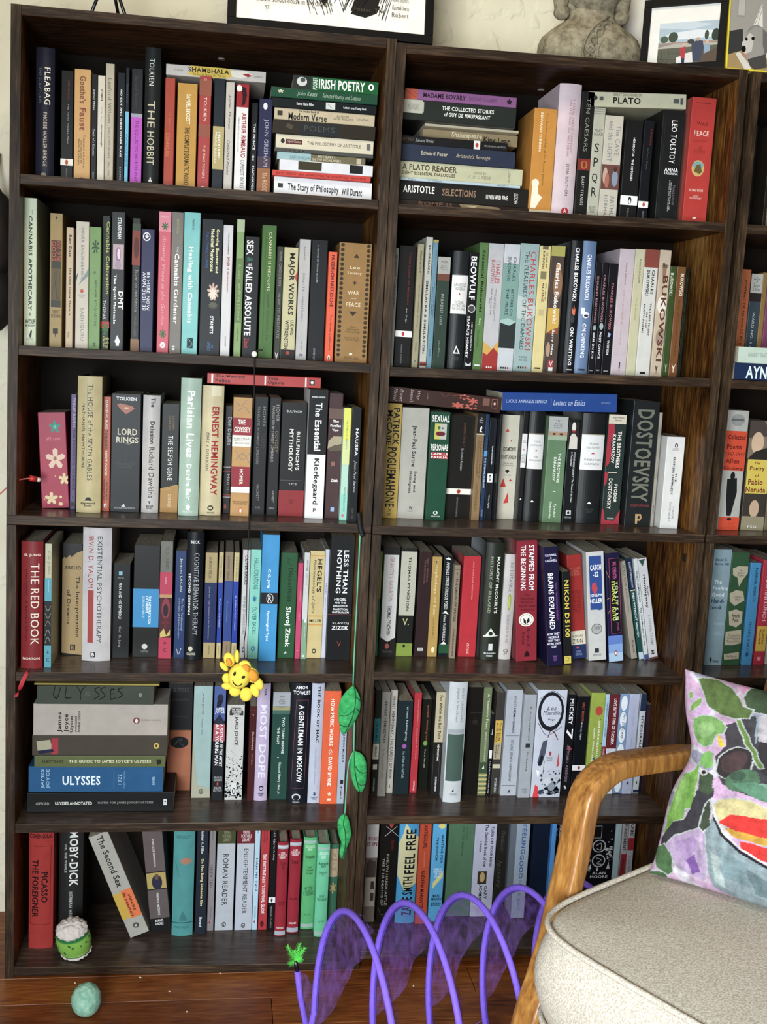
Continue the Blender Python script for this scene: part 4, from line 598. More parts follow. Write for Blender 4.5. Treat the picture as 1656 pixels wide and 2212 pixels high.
661 693 1150 330 l=570|c2c6c4|leaning thin white paperback with dark blue capitals|T* 2a3a58 24 66 12 43 ERNEST HEMINGWAY|T* 222 26 62 48 86 The Old Man and the Sea|B 3c4c80 95 100
700 775 1150 330 l=605 c=888|c0bebe|leaning white paperback with black slab lettering, last before side panel|P 2a4c44 8,1 80,1 46,8|T* 222 28 62 16 49 Hemingway|T* 333 66 80 28 38 Ernest|T* 888 40 68 56 86 A FAREWELL TO ARMS|R 333 30 64 91 95|H ccc 34 60 92 94 H|B 5a3430 98 100
@ C 4 1216 1120 3.7636 .07
1142 1285 1195 250 -|7a9098|wide grey-blue paperback with white and navy title words|H* 22344c 10 76 7.6 10 David D.|H* 22344c 10 88 11.4 13.6 Burns, MD|H* c8d0d0 14 56 26 29.6 The|H* c8d0d0 10 94 31.6 35 Feeling|H* c8d0d0 8 76 37 40.4 Good|H* 22344c 8 80 42.4 46 Hand-|H* 22344c 8 72 48 51.4 book|H 9ab0b4 34 90 62 65 Revised Edition|H 9ab0b4 34 80 70 74 Includes^techniques|P 222 28,95 34,92.4 42,95 34,98|H* 333 48 80 95 97.6 Plume
1287 1430 1195 275 -|2c4c30|dark green paperback with torn cream paper patches|P a89c84 10,14 40,12 94,12 96,18 70,24 54,30 40,22 14,20|H 222 40 76 15 21.4 The^Book of^Disquiet|P a89c84 6,36 40,33 80,34 92,42 60,45 40,47 10,43|H 222 34 72 38 42 Complete^Edition|P a89c84 10,52 50,50 88,52 88,62 60,66 20,64|H* 222 30 76 54 61 Fernando^Pessoa|P a89c84 4,70 90,68 96,80 50,82 6,82|H 333 14 92 72 80 Translated from^the Portuguese by^Margaret Jull Costa|P a89c84 6,90 90,88 92,94 10,95|H 222 22 80 90.6 93 New Directions
1445 1530 1192 360 -|3a80ac|blue paperback with navy capitals, right hand bookcase|T* 122c48 46 72 5 38 PARALLEL WORLDS|T 122c48 34 60 58 86 MICHIO KAKU|E 1c4c70 30 60 87 92
1545 1628 1190 335 -|a82438|red paperback with a yellow author panel, right hand bookcase|T* e8a8b0 40 76 16 58 MARTINI LUNCH|R c8a030 2 100 63 87|T* 7a4a18 54 80 66 80 Suzanne|T* 7a4a18 24 46 66 80 Rindell|R e08090 30 64 92.5 96
1640 1720 1188 345 -|b8b0a4|pale book cut off by the right border on the fourth shelf
'''
BOOKS += r'''
@ A 5 0 1450 3.7636 .09
1350 1545 925 100 y.152 d.075|aa6444|worn terracotta book with black upper label and oval logo|B 1c1c1e 0 43|R 1c1c1e 0 100 43.6 44.2|H 4a4a4a 12 84 4 7.6 ULYSSES|H 4a4a4a 12 84 13.6 16.4 JAMES JOYCE|H 444 20 80 29 31.6 Modern Library|E 14161a 12 88 49 60|Z 5a6060 3 30 57 50 52 62 51 52 55 70 58
@ A 5 400 1450 3.7636 .09
48 198 1030 120 -|9ab4b0|pale blue-green paperback with beige foot, fifth shelf|P aaa890 0,50 6,52 30,88 100,92 100,100 0,100|T 3c5450 42 54 6 25 JAMES JOYCE|T~ 5a706c 42 52 28 43 Finnegans Wake|E 222 40 64 92 96.6|E aaa890 44 60 92.6 96|E 222 48 56 93 96
211 303 1050 120 -|1d2023|paperback with blue top picture, pink middle and black foot|B 4a5c98 0 30|E 22283c 25 80 7 13|P 181c28 28,12 78,12 60,18 20,19|H* f0f0f4 10 92 18.6 24 JAMES^JOYCE|P 222a3c 10,30 50,24 92,31 92,34 10,34|R b0505c 0 100 33 48|T* f4f0f0 58 84 33 70 A PORTRAIT OF THE ARTIST|T* f4f0f0 18 50 33 69 AS A YOUNG MAN|H ccc 16 88 79 83 PENGUIN^CLASSICS|E b03c3c 42 60 84 87|H ccc 16 88 88 92 DELUXE^EDITION
318 458 1048 272 -|c8c6c0|short paperback with ink-splattered black and white spine|P 3a3834 24,3 76,3 92,7 92,11 14,11 14,6|H* e0dcd4 24 84 3.6 11 THE VIKING^PORTABLE^LIBRARY|T* 222 42 66 12 42 JAMES JOYCE|X 14141c 2 98 42 98 150|R d8d8d4 36 66 82 95|E 333 42 62 87 94|E d8d8d4 47 57 88 93
500 556 1030 285 y.10|46181a|short dark maroon paperback with pale serif title|R 6a2c2c 0 100 4 4.6|P c89a8c 40,8 60,8 50,11|T* c09a88 40 70 27 46 Dubliners|T* a88070 42 64 50 62 James Joyce
552 660 1055 100 h|bcaac6|tall pale lilac hardback with huge white title|T* 222 52 70 4 10 TOR|T* e4dcec 26 80 18 80 MOST DOPE|E 1c1c24 36 72 87 91.4|E bcaac6 42 66 88 90.6|H* 222 30 74 93 96 ABRAMS^PRESS
688 826 1045 170 -|22463c|dark green paperback with grey classic-series label on top|B a0a4a8 0 13|H 444 40 66 3 5 ~n~|H 444 34 70 6 11 Barnes^& Noble^Classics|P 9a9468 0,13 50,14 100,13 100,17 60,19 0,18|B 3c6458 16.5 20|T* dce4dc 58 72 23 57 TWO YEARS BEFORE|T* dce4dc 30 44 32 48 THE MAST|R bcc 36 46 60 60.8|T* c8d4c8 42 60 65 95 Richard Henry Dana Jr.
835 1000 1080 95 h|161820|thick navy-black hardback with white art deco capitals|H* e8e8e8 20 80 2.4 5 AMOR|H* e8e8e8 10 92 6.4 9.6 TOWLES|Z 8a4c54 1.4 26 14 84 14 80 87 16 87 26 14|T* f0f0f0 40 66 18 82 A GENTLEMAN IN MOSCOW|E ccc 22 64 91.5 97|E 161820 28 58 92.6 97|H* bbb 26 60 98 99.3 VIKING
1020 1118 1075 100 h|b4b8c8|pale grey-lilac hardback with spaced black serif title|T* 222 46 70 2 49 THE BOOK OF MAC|T 888ca0 44 56 53 84 DONNA-CLAIRE CHESMAN|S 3c5074 40 70 90 94 6 .4|H* 3c5074 26 82 94.6 97 PERMUTED^PRESS
1127 1262 1080 160 -|e05822|vivid orange paperback with white rounded capitals|T* fff0e8 40 62 7 48 HOW MUSIC WORKS|Z fff0e8 3 40 54 50 51 60 54|Z fff0e8 3 44 56 50 53.5 56 56|T* fff0e8 40 62 58 84 DAVID BYRNE|S f8d0b8 42 68 89 93 5 .4|R f8d0b8 42 64 95 97
1270 1328 1078 300 -|a2acbc|thin pale blue paperback partly behind the felt leaves|T* 223 50 76 22 56 THE POOR MOUTH|R 222 40 80 75 79|T* 333 45 70 82 95 Flann
@ B 5 770 1450 3.7636 .09
78 104 1005 155 -|7c4624|thin brown paperback against the left panel, fifth right shelf
113 160 1000 155 -|1d2018|black slim paperback with teal and cream blocks|R 1c6468 0 100 27 50|T* 0c3034 30 70 30 48 THE OLD MAN|R b8b4a0 0 100 51 66|T* 222 30 70 53 64 HEMINGWAY|R b8b4a0 14 86 71 76|T* 999 35 60 84 97 SCRIBNERS
165 233 1018 170 -|767066|grey-taupe paperback with black capitals, fifth right shelf|T* 222 34 66 9 49 ERNEST HEMINGWAY|T~ 4a443c 36 60 54 82 To Have and Have Not|P 222 46,96 56,92 56,96
235 291 990 155 -|aaa296|light grey worn slim paperback with spaced capitals|T* 3a3a38 30 70 6 86 ERNEST HEMINGWAY - THE GARDEN OF EDEN|P 222 40,95 56,91 56,95
300 420 985 240 y.105|18262a|dark slate paperback with lower case name and magenta dot|T* a8b4b4 54 72 6 43 ernest hemingway|E 9a4c9a 40 70 46 51|T* 8a9898 46 62 54 83 For Whom the Bell Tolls
428 486 988 175 c=5a5450|b02632|slim bright red paperback, fifth right shelf|T d89088 50 66 6 66 ERNEST HEMINGWAY GREEN HILLS OF AFRICA|T* f0c8c0 45 66 88 98 VINTAGE
495 574 945 230 y.13|15160f|black paperback with rust coloured name and green dot|T* 8a4c30 46 74 6 47 ernest hemingway|E 6a9a3c 30 72 46 51|T* a8a494 44 62 55 76 True at First Light
580 673 1010 170 -|1e1d1b|worn paperback with cream top half and black lower half|R b4a684 6 98 0 48|T* 222 44 74 3 45 For Whom the Bell Tolls|T* e8e0d0 46 66 50 67 HEMINGWAY|Z 7a7468 1 80 52 76 70 80 96|Z 7a7468 1 10 60 14 90|T* ccc 42 60 82 96 SCRIBNERS
690 846 1070 88 h|bcc0c2|tall white hardback with a ribbed grey-green block|T 888c90 68 80 5 33 ERNEST HEMINGWAY|T~ 666a70 42 54 5 33 Islands in the Stream|R 9a9ea0 6 94 39 42.6|R 42584e 6 96 43 82|P 222 44,91 56,91 54,88|H 777 34 76 92 94 SCRIBNER'S
855 976 1020 130 y.10|17130f|nearly black book right of the tall white hardback|R 2c2824 20 100 23 23.6|H 3a3630 40 76 26 34 A^FAREWELL
980 1046 1012 130 -|66724e|olive paperback with yellow striped foot|T* c8ccac 46 74 6 38 A Moveable Feast|T c8ccac 46 66 41 68 ERNEST HEMINGWAY|R 3a4c34 0 100 69 79|P e8e4d0 34,75 62,75 56,72|B b8a868 80 82|B b8a868 84 86|B b8a868 88 90|B b8a868 92 94|B b8a868 96 98
1050 1079 1005 345 -|16161c|very thin black paperback with small white square|T* ddd 40 80 19 26 Kesey|R e0e0dc 10 90 45 55|T* ccc 35 70 58 98 A Cup of Sake Beneath the Cherry Trees
1086 1150 1002 175 -|3a3630|worn paperback of dark weave with yellow and tan labels|R c8a038 4 96 27 49|T* 3a2c10 52 78 29 47 THE SUN|T* 3a2c10 18 42 29 48 ALSO RISES|R a89878 4 96 49 65|T* 222 52 72 51 60 Ernest|T* 222 22 42 50 64 Hemingway|R c0b498 4 96 70 74|T* bbb 40 66 84 98 SCRIBNERS
1166 1294 1012 150 c=8a8e94|a8acb4|silver grey paperback with dark spaced capitals|T 5a5e68 46 62 6 16 ERNEST|T* 33384a 46 62 17 41 HEMINGWAY|R 555 8 94 43 43.4|T~ 222a3a 44 60 47 87 BY-LINE: ERNEST HEMINGWAY|R 555 4 92 90 90.4|P 222 44,97 58,97 56,94
1308 1406 1030 190 c=b8bcc0|9a9ea4|plain mid grey paperback with typewriter lettering|T* 3a3e44 48 62 12 44 F. Scott Fitzgerald|R 2c3034 34 70 47 51|T* 3a3e44 44 60 55 74 The Crack-Up|H 444 30 68 91 95 NDP^1168
@ B 5 1120 1450 3.7636 .09
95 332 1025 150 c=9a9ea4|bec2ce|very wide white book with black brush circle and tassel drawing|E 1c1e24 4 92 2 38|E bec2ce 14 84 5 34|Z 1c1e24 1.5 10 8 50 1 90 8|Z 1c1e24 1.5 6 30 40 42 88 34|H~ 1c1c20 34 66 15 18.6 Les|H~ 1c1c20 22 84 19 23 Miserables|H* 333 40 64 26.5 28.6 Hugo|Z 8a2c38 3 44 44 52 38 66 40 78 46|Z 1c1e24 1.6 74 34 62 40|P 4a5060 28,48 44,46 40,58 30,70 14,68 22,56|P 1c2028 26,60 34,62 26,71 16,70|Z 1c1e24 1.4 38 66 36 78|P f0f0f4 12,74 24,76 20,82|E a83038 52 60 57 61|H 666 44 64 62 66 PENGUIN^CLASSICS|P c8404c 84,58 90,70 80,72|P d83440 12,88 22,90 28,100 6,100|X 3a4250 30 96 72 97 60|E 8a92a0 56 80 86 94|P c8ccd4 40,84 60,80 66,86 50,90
341 410 1000 190 -|15151a|black book with big white capitals and a large digit|T* e4e4e8 26 72 4 30 MICKEY|T* f4f4f4 10 84 34 45 7|P a03848 30,50 90,54 60,57|T* 8a7080 30 60 51 87 EDWARD ASHTON|P ccc 26,92 40,91 60,94 44,95
416 520 1000 205 -|121318|black classics paperback with white band behind the wooden arm|T* a84c34 42 60 6 25 EMILY BRONTE|T~ ddd 38 54 26 44 Wuthering Heights|B e8e8ea 70 75.5|E a83838 42 62 70.8 74.8|T 888 38 50 80 97 PENGUIN CLASSICS
528 642 1005 175 c=8a8c80|98a838|lime green floral paperback behind the wooden arm|X 28585c 2 98 2 97 40|X c8c83c 2 98 2 97 24|E b8442c 34 86 13 22|T* f0f4d8 62 76 27 70 ONE HUNDRED YEARS OF|T* f0f4d8 30 44 34 72 GABRIEL GARCIA MARQUEZ
643 675 1000 188 c=a8b0c0|a8c8dc|thin light blue paperback behind the wooden arm|T* 2c4a68 36 70 8 42 CHRONICLE OF A DEATH FORETOLD|B 8a2c3c 52 80|T* e0b0b8 30 70 54 66 GARCIA
680 757 998 190 c=8a9098|6a2026|dark red paperback with white capitals behind the wooden arm|T* f0e4e4 40 72 4 50 LOVE IN THE TIME OF CHOLERA|B d8d8e0 54 100|Z 333 2 10 57 60 55 90 60
760 832 992 182 c=a8acb4|7a98bc|blue paperback with white leaf-shaped ovals|E e8ecf0 14 86 2 17|E e8ecf0 14 86 18 33|E e8ecf0 14 86 34 49|E e8ecf0 14 86 50 64|E e8ecf0 14 86 66 82|E e8ecf0 14 86 84 99|T~ 222 34 74 20 45 Mrs Dalloway
836 917 998 185 c=a8acb8|b2b6d0|lavender-white paperback with tiny blue text|T 8088a8 46 60 15 31 Italo Calvino|T 7880a4 44 58 36 60 If on a winter's night|S 223 36 62 87 91 8 .4
926 972 995 185 c=6a6e78|c4c8cc|slim paperback with navy top and white lower part|B 20304c 0 17|B c8ccd0 17 18|T* 222 34 72 22 56 FITZGERALD|P 222 40,90 60,90 52,86|B 20304c 96 99
982 1032 940 270 y.13|34222a|dull maroon book in shadow, last on the fifth right shelf|T 4c3840 30 60 6 20 JAZZ
@ A 6 0 1770 3.7636 .13
228 425 1025 60 h y.065|a02c28|bright red hardback with black framed title, lowest left shelf|H* 2c0c0c 4 96 6 9.6 COHEN-SOLAL|Z 2c0c0c 1.2 8 16 90 16 88 80 8 80 8 16|T* 2c0c0c 52 78 37 62 PICASSO|T* 2c0c0c 14 40 27 74 THE FOREIGNER
470 665 975 50 h y.105|262524|wide charcoal book with white serif title behind the plush|T* e0e0dc 44 80 5 54 MOBY-DICK|T* a8a8a4 22 34 17 42 OR, THE WHALE|T* b0b0ac 44 58 59 90 HERMAN MELVILLE
1060 1222 910 150 l=718 y.10|a8a498|strongly leaning grey paperback with orange and yellow blocks|T* 2c2c2c 36 68 2 52 The Second Sex|P c8a030 0,57 46,57 46,82 0,82|P e07038 44,56 100,56 100,83 44,83|T* 5a2818 70 86 61 77 simone|T* 5a2818 48 64 58 82 de beauvoir|E 444 36 66 88 93|E a8a498 42 58 89.4 92
1228 1388 920 60 l=1150|625654|grey-brown paperback with a small portrait strip, lowest shelf|T* d8d0cc 44 54 12 38 A NIETZSCHE COMPENDIUM|R 1c1c20 0 100 43 60|R b09a50 2 98 44 59|E 2c2c40 26 78 46 60|E 6a5040 42 62 45 51|T* e8e0dc 44 54 63 84 FRIEDRICH NIETZSCHE|B 141414 87 100|H* e8e4e0 26 66 88 90.5 BARNES|H* e8e4e0 26 66 91 93.5 & NOBLE
1392 1562 950 50 h|48908e|worn teal cloth hardback, lowest left shelf|E a87860 34 88 29 35|H 3a706e 12 80 9 12 ANTHOLOGY|Z 3a7472 2 10 32 20 40 30 46|P 3c7876 36,84 50,77 70,84 70,86 36,86|B 2a605e 87.5 88.3|H 3a706e 14 84 91 93 MACMILLAN
@ A 6 380 1770 3.7636 .11
150 240 935 50 -|1f2630|dark blue-grey paperback with white and yellow lettering|T* d8dce0 36 62 4 26 Andrew H. Miller|T* e8d898 36 66 30 74 On Not Being Someone Else|T* ddd 36 62 84 93 Harvard
248 302 905 50 -|8a8284|thin mauve-grey paperback, lowest left shelf|T 444 40 66 5 14 WATSON|T* 4a4244 30 64 37 59 HSUN TZU|T 5a5254 40 64 77 89 COLUMBIA|P a82c3c 25,92 50,90 50,94
315 460 870 50 -|b4b8be|white paperback with an olive top block, lowest left shelf|B 46482a 0 17|H* 8a8c6a 28 76 1 15 THE^VIKING^PORTABLE^LIBRARY|T 222 34 64 27 76 ROMAN READER|E 444 38 62 92 97|E b4b8be 42 58 93 96.4|E 444 47 53 94 96.4
475 613 875 50 -|b8bcc6|white paperback with a dark red top block, lowest left shelf|B 6a1c24 0 17|H* e0c4c4 22 82 1 15 THE^VIKING^PORTABLE^LIBRARY|T 222 40 66 22 84 ENLIGHTENMENT READER|E 444 38 62 93 98|E b8bcc6 42 58 94 97.4|E 444 47 53 95 97.4
617 659 872 50 -|b0d0e0|thin pale blue paperback, lowest left shelf|T 2a4c68 34 66 1 7 WATSON|T* 1c3450 30 68 31 62 HAN FEI TZU|T 2a4c68 36 60 77 89 COLUMBIA|P a82c3c 25,92 50,90 50,94
666 736 880 50 -|b03036|bright red paperback with white condensed title, lowest shelf|T 4a1014 56 76 4 16 Gordon|T 4a1014 26 46 4 16 Marino PhD|T* f4e8e4 28 66 27 84 THE EXISTENTIALIST'S SURVIVAL GUIDE|E 5a1418 22 64 91 97
743 796 865 50 -|131316|slim black classics paperback with white square, lowest left shelf|T ccc 42 66 5 18 LAO TZU|T~ ccc 40 64 19 33 Tao Te Ching|B e4e4e8 68.6 74|E 333 36 64 69.4 73.4|T aaa 38 58 77 98 PENGUIN CLASSICS
799 888 870 188 h y.10|981f30|small dark red hardback with silver bands, left one of two|B a8aab4 3 7|B c8c8cc 4 5.4|H* f0dcdc 10 90 10 17 LOEB^CLASSICAL^LIBRARY|H 3a0c14 28 76 20 29 Cicero^XVI|H 3a0c14 18 84 63 67 CLINTON^KEYES|H* f0dcdc 18 82 90 92 HARVARD|B a8aab4 94.6 99
901 992 855 165 h y.11|981f30|small dark red hardback with silver bands, right one of two|B a8aab4 3 7|B c8c8cc 4 5.4|H* f0dcdc 10 90 10 17 LOEB^CLASSICAL^LIBRARY|H 3a0c14 20 76 21 31 Seneca^I|H 3a0c14 18 84 62 64 BASORE|H* f0dcdc 18 82 88 90 HARVARD|B a8aab4 94 98.6
1013 1113 824 150 h y.125|54ac6c|small grass green hardback beside the dark red pair|B 98b8a8 3 6.4|H* c8e8c8 14 90 8 14 LOEB CLASSICAL^LIBRARY|H* 1c4c2c 18 90 19 26 Aristotle^I|H 1c4c2c 24 84 30 41 Categories^On Interpretation^Prior Analytics|H 1c4c2c 14 94 53 63 H. P. COOKE^H. TREDENNICK|H 2c6c3c 30 76 83 84.6 No. 325|B 98b8a8 94 98
1116 1222 880 205 h y.095|62c092|small mint green hardback left of the dark green one|B 98b8a8 3 6.4|H* d0f0e0 14 90 8 15 LOEB CLASSICAL^LIBRARY|H* 1c4c3c 12 92 19 25 Aristotle^XVII|H 1c4c3c 20 80 29 34 Metaphysics^I-IX|H 1c4c3c 12 90 54 61 HUGH^TREDENNICK|H 2c6c4c 30 76 82 84 No. 271|B 98b8a8 94 98
1237 1312 860 205 h|35684f|small dark green book with tan leather label, lowest left shelf|R b09a78 4 96 5 38|H 7a6848 20 84 10 30 The^Poems^of^Keats|S a89458 14 88 44 58 6 .4
@ B 6 760 1770 3.7636 .12
82 178 835 40 -|746458|photo spined paperback with upside-down red title, lowest right shelf|B c0b8b4 0 34|H* 8a2c34 10 92 13 16.5 TROUBLE|H* 7a2430 10 92 18 22 IS IN|P 4a3c38 10,40 40,35 60,37 90,38 90,56 10,56|R a89c8c 10 92 54 84|R 3a3430 55 84 58 66|R 3a3430 55 84 70 78
195 337 842 40 -|16130f|black paperback with a red and white diagonal cross at top|Z d8ccc8 2 30 2 100 12|Z d8ccc8 2 90 2 24 12|P a83838 44,0 72,0 58,4|T* 6a1c1c 62 76 16 26 STUART TURTON|T* 8a8478 40 54 30 82 EVELYN HARDCASTLE|T* 8a8478 18 32 34 82 THE 7 1/2 DEATHS OF|Z 5a5248 1.6 6 84 30 92 94 84
345 500 895 35 h y.10|3c94c4|thick blue and pale yellow book with black zigzag lettering|P c8c090 30,0 100,12 100,60 40,68 0,52 0,20 20,10|P 3c94c4 34,0 100,0 100,14 60,8|U* 101418 34 86 6 50 FEEL FREE|U* 101418 30 82 53 92 ZADIE SMITH
510 602 850 40 -|b84420|rust orange paperback with dark capitals, lowest right shelf|T* 4a140c 34 66 1 24 ANTISOCIAL|T d88a68 44 56 27 43 ONLINE EXTREMISTS|T* 3c140c 30 62 46 84 ANDREW MARANTZ
612 720 870 35 y.105|50a4d4|sky blue paperback with black capitals, lowest right shelf|E d8c868 40 92 0 5|P d8d080 20,60 92,48 92,54 20,66|T* 141c24 66 84 11 40 WAITING FOR|T* 141c24 28 46 14 37 THE PUNCH|H* d8ecf4 22 84 45 55 WORDS TO^LIVE BY FROM^THE WTF^PODCAST|H* 141c24 18 92 72 78 MARC^MARON|H* 1c2c38 18 88 80 84 & BRENDAN^McDONALD
745 952 780 35 -|4e7254|plain wide green book, lowest right shelf|T 2c4430 52 60 3 34 WALTER BENTON|T 3a5a40 66 74 3 18 NEVER A GREATER NEED
956 1130 790 35 -|b4b4c8|white book with black typewriter titles and small gold picture|T* 16161c 74 86 3 46 TURN OFF YOUR MIND|T* 16161c 46 60 1 46 The Dedalus Book of the|T* 16161c 24 34 19 30 1960s|R 3a3020 24 66 51 65|E b89860 34 58 52 63|T* 16161c 58 72 67 81 GARY|T* 16161c 34 50 64 84 LACHMAN
1136 1214 785 35 y.13|24221c|dark book with faint handwriting beside the white one|T~ 4a4a40 40 80 8 30 Notebooks|T~ 4a4a40 20 70 40 70 letters
1290 1396 800 35 c=c0c4cc|98a6b6|pale blue-grey paperback behind the purple coil|T* 2c5c94 40 72 1 32 FEELING|T* 2c5c94 36 66 33 58 GOOD|T 3a5a7c 40 60 60 92 DAVID D. BURNS
1420 1556 800 35 -|0e1828|plain navy-black book, lowest right shelf|B 101c30 0 100
1563 1606 825 35 -|4a94dc|slim bright sky blue book just left of the wooden arm
@ B 6 1116 1772 3.0667 .10
222 300 200 30 -|131318|black book with white author name half behind the wooden arm|T* d8d8dc 20 44 4 17 Pollan|T* c8c8cc 20 40 34 76 Your Mind|T* c8c8cc 60 84 1 16 Michael
@ B 6 1116 1772 3.0667 .12
462 640 200 20 -|131318|thick black book covered in white engraved emblems|Z c8c8c8 1.2 18 3 50 3 50 16 18 16 18 3|E c8c8c8 20 70 18 32|E 131318 24 66 19 31|Z c8c8c8 3 36 24 52 22 52 29 38 28|E c8c8c8 22 72 34 48|E 131318 26 68 35 47|Z c8c8c8 3 38 38 56 40 42 44 58 45|X c8c8c8 76 92 4 40 18|X 8a8a8a 4 14 10 50 10|P d0d0d0 14,50 18,44 22,50|P d0d0d0 78,50 84,42 90,50|P d0d0d0 40,52 44,47 48,52|H* d8d8d8 26 78 53 56 ALAN|H* d8d8d8 20 84 57 60 MOORE|P d0d0d0 12,76 16,66 20,76|P d0d0d0 80,74 86,64 92,74|E c8c8c8 26 74 68 82|E 131318 30 70 69 81|R c8c8c8 44 58 72 80
645 684 200 20 -|b0c8cc|thin pale cyan book just above the cream seat, lowest shelf
690 728 200 20 -|b8b4b4|left one of two thin white books with red blocks|T* 222 24 76 1 30 PUNISHMENT|B a02430 34 66|T* 333 30 66 40 64 MICHAEL B. KATZ
732 772 200 20 -|bcb8b8|right one of two thin white books with red blocks|T* 222 24 76 1 14 CRIME|B a02430 16 30|T 777 30 66 36 66 A NEW TRANSLATION
'''
